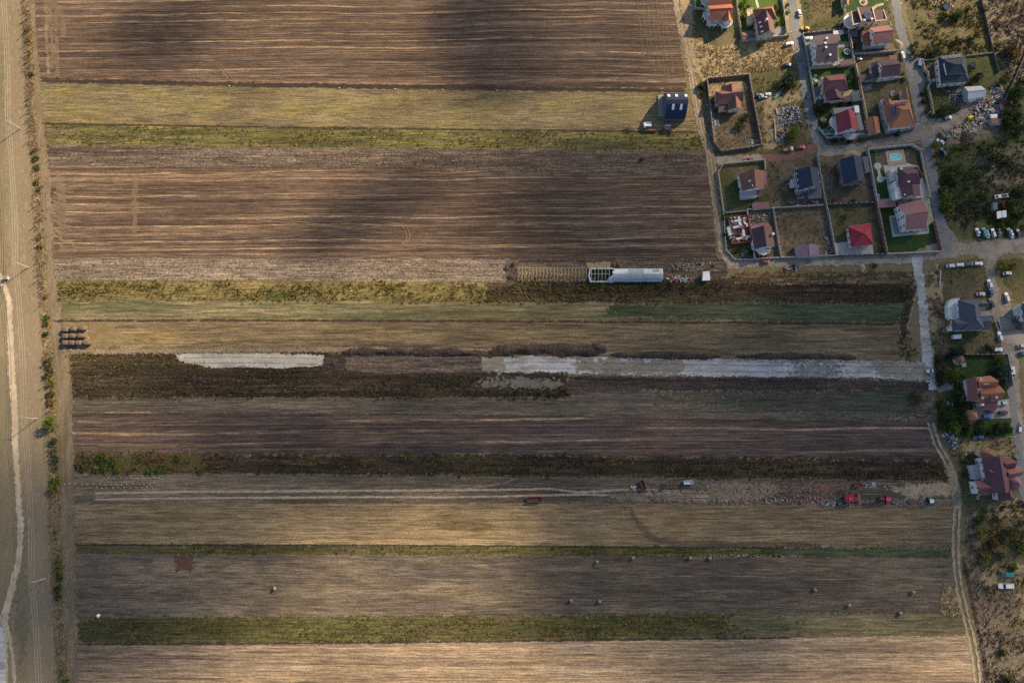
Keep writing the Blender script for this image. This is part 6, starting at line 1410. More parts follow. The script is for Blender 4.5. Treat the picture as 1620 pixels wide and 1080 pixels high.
# --- village plants ------------------------------------------------------------
VP = [  # x, y, radius, leaves, shape, label
 (1174, 8, 2.0, 'bright', 'round', "bright tree at the top of the maroon villa's lawn"), (1179, 2, 1.6, 'yellow', 'round', "yellow-green tree at the top edge of the maroon villa's lawn"), (1175, 25, 2.1, 'yellow', 'round', "yellow tree on the maroon villa's lawn"), (1184, 12, 1.5, 'green', 'bush', "green bush beside the maroon villa's upper lawn"),
 (1229, 10, 1.6, 'olive', 'bush', "olive bush right of the maroon villa's roof"), (1233, 18, 1.7, 'dark', 'bush', "dark bush by the maroon villa's street fence"), (1231, 38, 1.5, 'green', 'bush', "green bush under the maroon villa's eaves"), (1240, 34, 1.4, 'green', 'bush', "green bush in the street fence corner"), (1246, 20, 1.3, 'green', 'bush', "verge bush by the street at the maroon villa"), (1245, 8, 1.3, 'green', 'bush', "upper verge bush at the maroon villa"), (1236, 55, 1.2, 'green', 'bush', "low hedge bush at the maroon villa's gate"), (1246, 56, 1.2, 'green', 'bush', "low hedge bush on the verge by the gate"),
 (1244, 128, 3.4, 'dark', 'round', "dark tree beside the street in the waste plot"), (1252, 134, 2.8, 'green', 'round', "green tree beside the dark one in the waste plot"), (1255, 213, 3.2, 'bright', 'round', "rounded bright tree by the scrap heap"), (1112, 136, 2.4, 'dark', 'bush', "dark bush outside the walled plot's upper corner"), (1112, 148, 1.8, 'green', 'bush', "green bush between track and walled plot"),
 (1176, 190, 2.6, 'dark', 'loose', "dark scrub inside the walled plot"), (1172, 200, 2.2, 'olive', 'loose', "olive scrub inside the walled plot"), (1181, 182, 1.8, 'green', 'loose', "green scrub by the walled plot's long wall"),
 (1352, 72, 1.8, 'green', 'bush', "green bush beside the rose-red house"), (1349, 60, 1.4, 'green', 'bush', "small bush behind the rose-red house"), (1354, 128, 2.0, 'dark', 'round', "dark tree by the wall of the cross-hipped villa"), (1344, 123, 1.8, 'dark', 'round', "dark tree on the cross-hipped villa's lawn"), (1292, 168, 2.6, 'dark', 'round', "dark tree at the red house's street corner"), (1300, 172, 2.4, 'dark', 'round', "second dark tree in the red house's garden"), (1294, 180, 2.2, 'green', 'bush', "green bush in the red house's garden"), (1308, 170, 2.0, 'dark', 'bush', "dark bush above the red house's garden"), (1304, 196, 1.6, 'green', 'bush', "low bush in the red house's garden"),
 (1332, 166, 1.5, 'dark', 'bush', "dark bush behind the red house"), (1345, 165, 1.4, 'dark', 'bush', "dark bush along the wall behind the red house"), (1320, 222, 1.7, 'dark', 'bush', "dark verge bush below the red house"), (1344, 222, 1.7, 'dark', 'bush', "dark verge bush below the white front fence"), (1362, 222, 1.6, 'olive', 'bush', "olive verge bush by the orange garage"), (1419, 212, 1.5, 'dark', 'bush', "dark bush outside the orange villa's fence"), (1440, 204, 1.5, 'olive', 'bush', "olive bush at the orange villa's street corner"),
 (1430, 126, 1.4, 'dark', 'bush', "dark bush at the street by the dark brown house"), (1428, 118, 1.3, 'green', 'bush', "green bush by the dark brown house's corner"),
 (1444, 84, 2.4, 'green', 'loose', "green scrub beside the street above the charcoal villa"), (1450, 88, 2.2, 'dark', 'loose', "dark scrub at the wild plot's street corner"), (1448, 70, 2.0, 'dark', 'loose', "dark scrub along the upper street"), (1466, 78, 2.2, 'rust', 'loose', "reddish bush in the wild plot"), (1480, 86, 2.4, 'dark', 'round', "dark tree behind the charcoal villa"), (1512, 22, 3.0, 'green', 'round', "green tree in the middle of the wild plot"), (1518, 25, 2.4, 'olive', 'loose', "olive bush beside the wild plot's green tree"), (1494, 24, 2.0, 'green', 'loose', "small green bush in the wild plot"), (1534, 14, 2.4, 'olive', 'loose', "olive scrub by the dark board fence's top"), (1558, 14, 2.6, 'olive', 'loose', "olive bush beyond the dark board fence"), (1512, 65, 2.2, 'dark', 'loose', "dark scrub in the wild plot's lower half"), (1524, 64, 2.0, 'dark', 'loose', "second dark scrub in the wild plot's lower half"), (1545, 56, 2.4, 'olive', 'loose', "olive scrub near the dark board fence"), (1488, 68, 2.0, 'green', 'loose', "green scrub near the charcoal villa's panels"),
 (1600, 74, 3.2, 'dark', 'round', "dark crowned tree in the purple thicket"), (1604, 84, 3.4, 'rust', 'round', "rust-coloured tree in the purple thicket"), (1578, 72, 2.6, 'olive', 'loose', "olive bush at the edge of the purple thicket"), (1580, 96, 2.0, 'yellow', 'loose', "yellowish bush beyond the charcoal villa"), (1536, 110, 2.0, 'olive', 'round', "olive tree beside the charcoal villa's roof"), (1540, 128, 2.4, 'dark', 'round', "dark tree between charcoal villa and metal shed"), (1548, 122, 2.2, 'dark', 'round', "dark tree behind the metal shed"), (1586, 128, 2.6, 'olive', 'round', "olive tree by the slanting grey fence"), (1596, 124, 2.0, 'yellow', 'loose', "yellow bush by the slanting grey fence"),
 (1608, 150, 4.2, 'green', 'round', "tall green tree above the rubbish tip"), (1616, 138, 3.8, 'dark', 'round', "dark tree at the picture's side above the tip"), (1602, 178, 4.0, 'green', 'round', "green tree at the tip's far edge"), (1612, 186, 4.2, 'dark', 'round', "dark tree beyond the tip"), (1600, 198, 3.6, 'green', 'round', "broad green tree below the tip"), (1614, 206, 3.4, 'dark', 'round', "dark tree at the picture's side below the tip"), (1608, 166, 3.2, 'dark', 'round', "dark gap-filling tree in the grove by the tip"), (1592, 190, 2.6, 'green', 'round', "small green tree nearest the tip's rubbish"),
 (1489, 176, 2.4, 'green', 'round', "olive-green tree by the tip road's bend"), (1498, 172, 2.4, 'olive', 'round', "olive tree in the row by the tip road"), (1508, 172, 2.4, 'green', 'round', "green tree in the row by the tip road"), (1516, 172, 1.8, 'olive', 'bush', "olive bush at the end of the row by the tip road"), (1466, 176, 1.8, 'olive', 'bush', "olive bush at the cream wall's lower end"), (1462, 160, 1.6, 'dark', 'bush', "dark bush between street and cream wall"), (1460, 148, 1.5, 'dark', 'bush', "dark bush higher along the cream wall"),
 (1478, 230, 2.4, 'yellow', 'loose', "yellow bush at the street corner below the tip"), (1480, 245, 2.2, 'rust', 'loose', "rusty bush along the street below the tip"), (1482, 260, 1.8, 'olive', 'loose', "olive bush along the street by the pool villa"), (1489, 300, 2.6, 'olive', 'loose', "olive bush beside the street bend"), (1495, 312, 2.8, 'bright', 'round', "bright tree at the street bend"), (1498, 326, 2.8, 'bright', 'round', "second bright tree at the street bend"), (1493, 332, 2.0, 'green', 'bush', "green bush at the street bend"), (1504, 280, 2.6, 'green', 'loose', "green scrub left in the wild plot"), (1512, 290, 2.4, 'dark', 'loose', "dark scrub in the wild plot by the bend"), (1528, 300, 2.6, 'green', 'loose', "green scrub in the middle of the wild plot"), (1540, 316, 3.0, 'green', 'loose', "broad green scrub above the parked cars"), (1556, 312, 3.0, 'green', 'loose', "green scrub left of the boat trailer"), (1562, 330, 2.6, 'dark', 'loose', "dark scrub left of the red hut"), (1548, 340, 2.6, 'green', 'loose', "green scrub behind the white parked car"), (1532, 350, 2.2, 'olive', 'loose', "olive scrub near the junction"), (1604, 322, 3.2, 'green', 'round', "green tree right of the red hut"), (1612, 340, 3.4, 'dark', 'round', "dark tree at the picture's side by the red hut"), (1600, 350, 2.8, 'green', 'loose', "green scrub behind the right parked cars"), (1584, 352, 2.4, 'green', 'loose', "green scrub between the parked cars"), (1580, 248, 3.0, 'green', 'loose', "bright scrub at the top of the wild plot"), (1592, 260, 2.6, 'dark', 'loose', "dark scrub at the top of the wild plot"), (1566, 252, 2.6, 'green', 'loose', "green scrub by the footpath"), (1618, 300, 2.8, 'green', 'round', "green tree at the picture's side in the wild plot"),
 (1586, 421, 2.6, 'yellow', 'round', "yellow tree by the earth street, the bigger of two"), (1604, 420, 2.3, 'yellow', 'round', "yellow tree by the earth street, the smaller of two"), (1597, 424, 1.5, 'yellow', 'bush', "low yellow bush between the two yellow trees"),
 (1484, 568, 1.8, 'dark', 'bush', "dark hedge bush at the garden's upper street corner"), (1484, 578, 1.8, 'dark', 'bush', "second dark bush down the garden's street hedge"), (1484, 588, 1.8, 'dark', 'bush', "third dark bush down the garden's street hedge"), (1485, 598, 1.8, 'dark', 'bush', "fourth dark bush down the garden's street hedge"), (1487, 606, 1.8, 'dark', 'bush', "lowest dark bush of the garden's street hedge"),
 (1502, 564, 2.4, 'dark', 'round', "dark tree left of the gazebo"), (1512, 557, 3.0, 'teal', 'round', "blue-green tree behind the gazebo"), (1520, 554, 2.2, 'dark', 'round', "dark tree above the gazebo"), (1491, 584, 2.6, 'olive', 'round', "olive tree inside the garden's street hedge"), (1496, 590, 1.6, 'bright', 'bush', "small bright bush on the garden path"), (1514, 592, 3.0, 'bright', 'round', "bright green tree below the gazebo"), (1520, 597, 2.4, 'green', 'round', "green tree beside the bright one below the gazebo"), (1583, 570, 2.6, 'bright', 'round', "bright tree in the lawn's upper corner"), (1584, 588, 4.6, 'teal', 'round', "big blue-green tree at the villa lawn"), (1574, 592, 2.2, 'dark', 'round', "dark tree between lawn and orange villa"), (1566, 549, 2.6, 'dark', 'round', "dark tree above the lawn wall"), (1590, 606, 2.6, 'dark', 'round', "dark tree by the orange villa's gate"),
 (1515, 612, 2.2, 'dark', 'round', "dark tree beside the orange villa's left gable"), (1520, 622, 2.4, 'olive', 'round', "olive tree beside the orange villa"), (1518, 634, 2.4, 'dark', 'round', "dark tree in the shaded garden strip"), (1522, 646, 2.4, 'dark', 'round', "dark tree left of the small orange garage"), (1504, 632, 1.6, 'bright', 'bush', "topmost clipped yellow-green conifer of the garden row"), (1504.5, 645, 2.0, 'bright', 'bush', "second clipped yellow-green conifer of the garden row"), (1508, 659, 2.1, 'bright', 'bush', "third clipped yellow-green conifer of the garden row"), (1512, 676, 2.8, 'bright', 'round', "largest clipped yellow-green conifer at the row's end"), (1524, 664, 2.4, 'dark', 'round', "dark tree below the small orange garage"), (1528, 676, 2.4, 'dark', 'round', "dark tree at the lower garden"), (1532, 684, 2.0, 'bright', 'bush', "bright bush at the lower garden edge"), (1522, 686, 1.8, 'green', 'bush', "green bush at the lower garden edge"),
 (1552, 668, 2.0, 'green', 'round', "green tree by the drive's lower edge"), (1554, 680, 2.2, 'green', 'round', "green tree in the lower hedge"), (1564, 683, 2.0, 'dark', 'round', "hedge tree above the blue parked car"), (1574, 683, 2.0, 'dark', 'round', "middle hedge tree of the lower garden"), (1584, 680, 2.4, 'dark', 'round', "hedge tree near the motorbike"), (1594, 680, 2.4, 'dark', 'round', "hedge tree by the lower street"), (1580, 674, 2.4, 'green', 'round', "green tree in the lower lawn"), (1590, 674, 2.2, 'dark', 'round', "dark tree in the lower lawn"), (1546, 684, 2.0, 'teal', 'round', "blue-green tree in the lower hedge"), (1490, 640, 2.2, 'dark', 'round', "dark tree at the street side garden"), (1494, 655, 2.6, 'dark', 'round', "dark tree in the neglected garden"), (1494, 672, 2.4, 'dark', 'round', "dark tree above the grey rubble heap"), (1500, 665, 2.2, 'dark', 'round', "dark shaded tree beside the conifer row"),
 (1529, 729, 2.0, 'olive', 'loose', "olive bush before the mansion's gable"), (1536, 720, 1.6, 'olive', 'loose', "olive bush by the stony hollow"), (1528, 752, 1.8, 'green', 'loose', "green bush beside the mansion's terrace"), (1604, 728, 2.0, 'teal', 'loose', "grey-green bush behind the mansion"),
 (1548, 824, 2.4, 'green', 'loose', "green bush at the scrub's upper corner"), (1578, 822, 2.0, 'olive', 'loose', "olive bush below the mansion"), (1551, 842, 2.8, 'yellow', 'loose', "yellow bush in the scrub below the mansion"), (1618, 828, 2.4, 'bright', 'loose', "bright bush at the picture's side below the mansion"), (1584, 880, 2.6, 'olive', 'loose', "olive bush above the teal van"), (1556, 880, 2.4, 'yellow', 'loose', "yellow bush by the scrub's lower corner"), (1600, 840, 2.6, 'olive', 'loose', "olive bush in the middle of the scrub"), (1572, 858, 2.6, 'rust', 'loose', "brownish bush in the middle of the scrub"), (1616, 868, 2.4, 'bright', 'loose', "bright bush right in the scrub"), (1604, 898, 1.8, 'bright', 'loose', "small bright bush behind the teal van"), (1532, 902, 1.4, 'bright', 'bush', "small bright bush on the ditch bank"), (1598, 1074, 3.2, 'dark', 'loose', "dark bush at the bottom corner"), (1588, 1030, 2.4, 'olive', 'loose', "olive bush in the lower bramble"),
 (1452, 631, 2.2, 'rust', 'loose', "reddish bush at the end of the green crop"), (1446, 622, 1.8, 'olive', 'loose', "olive bush at the end of the green crop"), (812, 418, 1.0, 'green', 'bush', "small green bush by the bare greenhouse hoops"), (1050, 207, 1.3, 'yellow', 'bush', "yellow bush beside the blue barn's grey tank"), (1060, 209, 1.2, 'olive', 'bush', "olive bush beside the blue barn's grey tank"),
 (1165, 396, 1.6, 'dark', 'bush', "dark bush below the unfinished shell"), (1146, 344, 1.6, 'green', 'bush', "green bush at the unfinished shell's corner"), (1147, 372, 1.5, 'dark', 'bush', "dark bush along the unfinished shell's fence"), (1212, 402, 1.4, 'green', 'bush', "bush with white blooms in front of the tan-roofed house"), (1190, 399, 1.4, 'dark', 'bush', "dark bush beside the tan-roofed house's gate"), (1336, 345, 1.6, 'green', 'loose', "green tuft above the red bungalow"), (1350, 318, 1.6, 'olive', 'loose', "olive tuft in the navy grey house's yard"), (1256, 420, 1.2, 'olive', 'loose', "olive tuft on the lane verge"), (1383, 420, 1.6, 'green', 'loose', "green tuft on the lane below the red bungalow"),
]
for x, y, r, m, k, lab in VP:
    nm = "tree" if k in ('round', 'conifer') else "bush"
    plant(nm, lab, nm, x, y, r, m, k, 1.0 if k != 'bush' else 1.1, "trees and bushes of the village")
# ------------------------------------------------------------------ vehicles
def paint(name, c): return plain_mat("car_paint_" + name, c, 0.28, 0.04, 0.8, spec=0.5, coat=0.5)
PM = {k: paint(k, c) for k, c in {'white': (0.62, 0.63, 0.64), 'silver': (0.42, 0.44, 0.46), 'black': (0.02, 0.021, 0.024), 'navy': (0.02, 0.04, 0.12), 'blue': (0.03, 0.09, 0.26), 'teal': (0.02, 0.20, 0.20), 'grey': (0.13, 0.14, 0.15),
                                 'red': (0.28, 0.018, 0.028), 'yellow': (0.65, 0.42, 0.02), 'green': (0.04, 0.20, 0.12), 'pale_blue': (0.40, 0.52, 0.60), 'cream': (0.55, 0.48, 0.36), 'pink': (0.55, 0.03, 0.12), 'rust': (0.22, 0.075, 0.045), 'dark_teal': (0.03, 0.09, 0.10)}.items()}
M['tyre'] = plain_mat("tyre_rubber", (0.018, 0.018, 0.019), 0.9, 0.1)
M['hub'] = plain_mat("wheel_hub", (0.36, 0.36, 0.37), 0.4, 0.1, metal=0.5)
M['lamp_white'] = plain_mat("headlamp_glass", (0.75, 0.76, 0.78), 0.15, 0.05)
M['lamp_red'] = plain_mat("tail_lamp_glass", (0.35, 0.02, 0.02), 0.2, 0.05)
M['lamp_orange'] = plain_mat("old_brick_red_paint", (0.28, 0.05, 0.03), 0.6, 0.15)
M['wood'] = plain_mat("weathered_timber", (0.30, 0.215, 0.13), 0.85, 0.2, 1.5)
M['dark_steel'] = plain_mat("oily_steel", (0.05, 0.048, 0.048), 0.6, 0.2)
M['rust_steel'] = plain_mat("rusty_steel", (0.16, 0.07, 0.045), 0.8, 0.25)

def loft(mb, secs):
    """secs: (x, half width, low z, shoulder z, top z, top width factor); closed hull along X."""
    rings = []
    for x, w, zl, zs, zt, k in secs: rings.append([(x, -w * .9, zl), (x, w * .9, zl), (x, w, (zl + zs) / 2), (x, w * .98, zs), (x, w * k, zt), (x, -w * k, zt), (x, -w * .98, zs), (x, -w, (zl + zs) / 2)])
    n = 8; vs = [p for r_ in rings for p in r_]; fs = []
    for i in range(len(rings) - 1):
        for j in range(n): fs.append((i * n + j, i * n + (j + 1) % n, (i + 1) * n + (j + 1) % n, (i + 1) * n + j))
    fs.append(tuple(range(n))[::-1]); fs.append(tuple((len(rings) - 1) * n + j for j in range(n)))
    return mb.add(vs, fs)

PROTO = {}
def car_proto(kind):
    """Meshes of one kind of vehicle: list of (part name, mesh, uses body paint, sub-parts)."""
    if kind in PROTO: return PROTO[kind]
    D = dict(car=(4.3, .88, .92, 1.46), wagon=(4.75, .90, .95, 1.50), suv=(4.6, .94, 1.05, 1.72), van=(5.2, 1.0, 1.15, 2.1), pickup=(5.2, .92, 1.05, 1.75), truck=(6.4, 1.1, 1.1, 2.4), longcar=(7.2, 1.2, 1.0, 1.6))[kind]
    L, w, zs, zt = D; h = L / 2; parts = []
    def me(nm, mb, mat):
        m = bpy.data.meshes.new(nm); m.from_pydata(mb.v, [], mb.f); m.materials.append(mat); return m
    base = PM['white']
    if kind == 'van':
        body = loft(MB(), [(-h, w * .94, .35, 1.9, 2.02, .9), (-h + .12, w, .28, 1.95, 2.1, .92), (h * .45, w, .28, 1.95, 2.1, .92), (h * .66, w * .99, .28, 1.15, 1.22, .94), (h * .93, w * .96, .3, .92, 1.0, .92), (h, w * .86, .4, .75, .82, .9)])
        glass = MB().hexa([Vector(p) for p in ((h * .67, -w * .88, 1.2), (h * .67, w * .88, 1.2), (h * .42, w * .86, 1.2), (h * .42, -w * .86, 1.2))], [Vector(p) for p in ((h * .5, -w * .8, 2.0), (h * .5, w * .8, 2.0), (h * .40, w * .8, 2.06), (h * .40, -w * .8, 2.06))])
        roof = None
    elif kind == 'truck':
        body = loft(MB(), [(h * .42, w, .5, 2.1, 2.3, .88), (h * .5, w, .5, 2.2, 2.4, .9), (h * .85, w, .5, 1.4, 2.3, .85), (h, w * .95, .5, 1.25, 1.3, .9)])
        glass = MB().hexa([Vector(p) for p in ((h * .99, -w * .86, 1.3), (h * .99, w * .86, 1.3), (h * .86, w * .86, 1.3), (h * .86, -w * .86, 1.3))], [Vector(p) for p in ((h * .88, -w * .76, 2.25), (h * .88, w * .76, 2.25), (h * .8, w * .76, 2.28), (h * .8, -w * .76, 2.28))])
        roof = None
    else:
        body = loft(MB(), [(-h, w * .84, .42, .72, .80, .9), (-h + .1, w * .94, .30, .85, zs * .96, .9), (-h * .55, w, .24, .88, zs, .93), (0, w, .24, .88, zs, .93), (h * .42, w, .24, .86, zs * .98, .93), (h * .85, w * .95, .28, .78, zs * .84, .9), (h, w * .80, .40, .66, .72, .88)])
        c0, c1 = dict(car=(-.74, .40), wagon=(-.93, .38), suv=(-.92, .42), pickup=(-.16, .42), longcar=(-.8, .42))[kind]; r0, r1 = dict(car=(-.50, .12), wagon=(-.86, .10), suv=(-.84, .16), pickup=(-.10, .18), longcar=(-.62, .16))[kind]
        glass = MB().hexa([Vector(p) for p in ((h * c1, -w * .90, zs - .03), (h * c1, w * .90, zs - .03), (h * c0, w * .90, zs - .03), (h * c0, -w * .90, zs - .03))], [Vector(p) for p in ((h * r1, -w * .76, zt - .05), (h * r1, w * .76, zt - .05), (h * r0, w * .76, zt - .05), (h * r0, -w * .76, zt - .05))])
        roof = MB().hexa([Vector(p) for p in ((h * r1 + .1, -w * .78, zt - .09), (h * r1 + .1, w * .78, zt - .09), (h * r0 - .08, w * .78, zt - .09), (h * r0 - .08, -w * .78, zt - .09))], [Vector(p) for p in ((h * r1, -w * .70, zt), (h * r1, w * .70, zt), (h * r0, w * .70, zt), (h * r0, -w * .70, zt))])
    parts.append(("body", me("body", body, base), True)); parts.append(("window_glass", me("window_glass", glass, M['glass']), False))
    if roof: parts.append(("roof_panel", me("roof_panel", roof, base), True))
    if kind == 'pickup':
        bed = MB(); bed.box((-h * .56, 0, zs + .01), (h * .72, w * 1.6, .04)); parts.append(("load_bed", me("load_bed", bed, M['dark_steel']), False))
    if kind == 'truck':
        bed = MB(); bed.box((-h * .30, 0, .95), (h * 1.36, w * 2.05, .12))
        for y in (-1, 1): bed.box((-h * .30, y * w * 1.0, 1.07), (h * 1.36, .08, .45))
        bed.box((-h * .98, 0, 1.07), (.08, w * 2.0, .45)); bed.box((-h * .3, 0, .55), (h * 1.3, .8, .38))
        parts.append(("flatbed", me("flatbed", bed, M['wood']), False))
    wr = .42 if kind == 'truck' else .33
    wheel = MB().cyl((0, -.11, 0), (0, .11, 0), wr, wr, 12); hub = MB().cyl((0, -.125, 0), (0, .125, 0), wr * .58, wr * .58, 10)
    wm, hm = me("wheel", wheel, M['tyre']), me("rim", hub, M['hub'])
    hl = me("headlight", MB().box((0, 0, 0), (.16, .34, .14)), M['lamp_white']); tl = me("tail_light", MB().box((0, 0, 0), (.10, .26, .2)), M['lamp_red'])
    PROTO[kind] = (parts, wm, hm, hl, tl, L, w, wr); return PROTO[kind]

def car(px, py, deg, kind, c, label, name=None, scale=1.0, group="vehicles parked about the village", roofc=None):
    """deg: heading of the nose, counter-clockwise from the picture's right."""
    parts, wm, hm, hl, tl, L, w, wr = car_proto(kind)
    nm = name or dict(car="parked_car", wagon="parked_car", suv="parked_car", van="parked_van", pickup="pickup_truck", truck="flatbed_truck", longcar="parked_car")[kind]
    cat = dict(car="car", wagon="car", suv="car", van="van", pickup="pickup", truck="truck", longcar="car")[kind]
    t = thing(nm, label, cat, P(px, py, 0.8) * 1.0, group, R(deg)); t.location.z = 0.16; t.scale = (scale,) * 3
    for pn, me_, painted in parts:
        o = inst(pn, me_, t, (0, 0, 0))
        if painted: o.material_slots[0].link = 'OBJECT'; o.material_slots[0].material = PM[roofc] if (roofc and pn == 'roof_panel') else PM[c]
    for x in (-.60, .62):
        for y in (-1, 1):
            q = inst("wheel", wm, t, (x * L / 2, y * (w - .10), wr)); k = bpy.data.objects.new("rim", hm); col.objects.link(k); k.parent = q
    for y in (-1, 1):
        inst("headlight", hl, t, (L / 2 - .14, y * w * .62, .66)); inst("tail_light", tl, t, (-L / 2 + .06, y * w * .68, .72))
    return t

CARS = [
 (1265, 21, 95, 'car', 'white', "white car on the verge of the upper street"), (1274, 45, 180, 'car', 'yellow', "yellow car at the corner of the green plot"), (1248.5, 69.5, 15, 'wagon', 'white', "white estate car on dry grass below the grey wall"), (1245.5, 103, 8, 'car', 'navy', "dark blue car on the dry plot by the street"),
 (1279, 61, 8, 'wagon', 'pale_blue', "pale blue car in the plum house's paved yard"), (1358, 94, 25, 'car', 'black', "black car under the wall beside the dark brown house"), (1428.5, 88, 92, 'wagon', 'white', "white car parked at the roadside by the dark brown house"), (1297, 156, 3, 'car', 'white', "white car before the cross-hipped villa's garage"), (1312.5, 213, 2, 'wagon', 'green', "green car in the red house's front yard"),
 (1185.5, 253, 176, 'car', 'red', "red car half behind the cream wall"), (1267, 233, 5, 'car', 'pink', "crimson car on the crushed brick road"), (1211, 414, 2, 'car', 'red', "bright red car in the lane before the tan-roofed house"),
 (1199, 150.5, 4, 'car', 'grey', "stripped grey car against the walled plot"), (1207, 153, 8, 'car', 'pale_blue', "wrecked pale blue car beside the stripped one"), (1213.5, 149.5, 12, 'car', 'white', "white wreck nearest the green boat"),
 (1477, 128, 8, 'car', 'silver', "silver car at the charcoal villa's gate"), (1499, 187, 18, 'wagon', 'navy', "dark car half under the trees of the tip road"), (1492.5, 240, 118, 'car', 'navy', "dark blue car in the scrub below the tip"), (1487.5, 224, 150, 'car', 'white', "white wreck beside the green-cabbed truck"),
 (1547, 367, 100, 'car', 'white', "white car first in the row by the junction"), (1556.5, 368, 98, 'van', 'teal', "teal and silver van second in the row by the junction"), (1571.5, 368.5, 96, 'wagon', 'white', "white estate car third in the row by the junction"), (1580.5, 367.5, 95, 'car', 'grey', "dark grey car fourth in the row by the junction"), (1600, 370, 97, 'car', 'white', "white car next to the dark blue one near the picture's side"), (1596.5, 367, 97, 'car', 'teal', "teal car tucked behind the white one near the picture's side"), (1611, 369, 94, 'car', 'navy', "dark blue car last in the row by the junction"), (1562, 370.5, 98, 'car', 'silver', "silver car squeezed beside the teal van"),
 (1504, 420.5, 6, 'car', 'white', "white car at the near end of the row on the grass bank"), (1518.5, 419, 4, 'wagon', 'white', "white estate car in the row on the grass bank"), (1533, 418, 3, 'wagon', 'dark_teal', "dark teal car in the row on the grass bank"), (1547.5, 417, 3, 'wagon', 'white', "white car at the far end of the row on the grass bank"),
 (1593.5, 432, 5, 'car', 'white', "white saloon on the grass below the yellow trees"), (1565.5, 449, 98, 'suv', 'white', "white off-roader at the top of the earth street"), (1567.5, 461.5, 96, 'car', 'blue', "blue car behind the white off-roader"), (1551.5, 465, 2, 'car', 'silver', "silver car on the grass above the slate villa"), (1568.5, 479.5, 102, 'wagon', 'black', "black car beside the slate villa"), (1593, 470, 98, 'wagon', 'white', "white car alone across the earth street"), (1582, 532, 98, 'wagon', 'white', "white estate car below the bare trailer"), (1610, 507.5, 2, 'car', 'navy', "navy car on the parking ground"), (1616, 517, 4, 'car', 'black', "black car on the parking ground"), (1616.5, 547, 5, 'car', 'silver', "silver car at the picture's side below the black one"), (1618, 559, 5, 'car', 'dark_teal', "dark car with pale roof at the picture's side"), (1578.5, 553, 4, 'wagon', 'white', "white car beside the dark tree above the lawn wall"), (1600, 588.5, 269, 'van', 'white', "white van in the street beside the orange villa"), (1585.5, 637.5, 183, 'wagon', 'pale_blue', "pale blue car on the orange villa's drive"), (1587, 652.5, 3, 'wagon', 'black', "black car on the pink paving"), (1561.5, 658, 2, 'wagon', 'blue', "blue car on the pink paving"), (1568, 649.5, 1, 'car', 'navy', "dark car under the orange villa's eaves"), (1590.5, 603.5, 95, 'car', 'navy', "dark car under the trees by the orange villa"), (1548, 691, 183, 'wagon', 'blue', "blue car parked under the lower garden hedge"),
 (1592.5, 908, 180, 'van', 'teal', "teal van on the dead grass"), 
]
for c in CARS: car(*c)
car(1591.5, 926.5, 180, 'longcar', 'white', "long white car on the dead grass below the teal van")
car(1474, 586.5, 183, 'pickup', 'white', "white pickup truck on the end of the gravel road")
car(1246.5, 236.5, 5, 'truck', 'white', "white-cabbed flatbed truck by the crushed brick road", scale=0.82)
car(1494, 214, 308, 'truck', 'teal', "green-cabbed flatbed truck by the tip road", scale=0.9)

# motorbike-sized wreck, trailers, boat ---------------------------------------
def trailer(px, py, deg, L, w, hgt, mat, label, load=None, name="trailer", group=None):
    t = thing(name, label, "trailer", P(px, py, 0.5), group, R(deg)); t.location.z = 0.15
    MB().box((0, 0, .55), (L, w, .12)).build("load_floor", M['wood'] if load is None else load, t, local=True)
    for a, b, c in ((0, w / 2, (L, .1, hgt)), (0, -w / 2, (L, .1, hgt)), (L / 2, 0, (.1, w - .2, hgt)), (-L / 2, 0, (.1, w - .2, hgt))): MB().box((a, b, .672), c).build("side_board", mat, t, local=True)
    MB().box((L / 2 + .6, 0, .45), (1.3, .12, .1)).build("drawbar", M['dark_steel'], t, local=True)
    for x in (-.3, .3):
        for y in (-1, 1): MB().cyl((x * L, y * (w / 2 - .05), .35), (x * L, y * (w / 2 + .16), .35), .35, .35, 10).build("wheel", M['tyre'], t, local=True)
    return t
trailer(845, 789.5, 1, 6.4, 2.3, .7, M['lamp_orange'], "red farm trailer alone on the track strip", M['dark_steel'])
trailer(1356, 766.5, 1, 3.6, 1.6, .5, M['lamp_orange'], "small orange trailer above the combine harvester", M['rust_steel'])
trailer(1016.5, 767, -72, 4.6, 1.9, .8, M['rust_steel'], "rusty tipped trailer on the churned yard", M['rust_steel'])
trailer(1088.5, 762.5, 1, 4.2, 1.7, .9, RM['white'], "white boxed trailer on the churned yard", RM['white'])
trailer(1578, 515, 100, 4.6, 1.7, .35, M['metal'], "bare metal trailer beside the slate villa", M['dark_steel'])
trailer(1587.5, 325.5, 98, 3.4, 1.4, .4, M['lamp_orange'], "red trailer beside the hut in the scrub", M['rust_steel'])
trailer(1030.5, 205, 0, 6.2, 1.8, .5, M['wood'], "long timber trailer of logs beside the blue barn", M['rust_steel'])
t = thing("rowing_boat", "upturned green boat lying on the waste plot", "boat", P(1229, 151), None, R(48)); t.location.z = 0.2
mb = MB(); secs = []
for x, w, zz in ((-3.0, .35, .5), (-2.4, .75, .75), (-1, .95, .85), (.6, .95, .85), (2.0, .7, .78), (3.0, .12, .55)): secs.append([(x, -w, .05), (x, w, .05), (x, w * .75, zz * .7), (x, 0, zz), (x, -w * .75, zz * .7)])
vs = [p for s_ in secs for p in s_]; fs = [(i * 5 + j, i * 5 + (j + 1) % 5, (i + 1) * 5 + (j + 1) % 5, (i + 1) * 5 + j) for i in range(5) for j in range(5)] + [(4, 3, 2, 1, 0), (25, 26, 27, 28, 29)]
mb.add(vs, fs).build("hull", plain_mat("boat_green", (0.16, 0.27, 0.20), 0.5, 0.1), t, local=True)
MB().box((0, 0, .86), (5.2, .12, .1)).build("keel", M['wood'], t, local=True)
t = thing("boat_trailer", "long pale boat frame lying in the scrub", "trailer", P(1583, 311), None, R(8)); t.location.z = 0.2
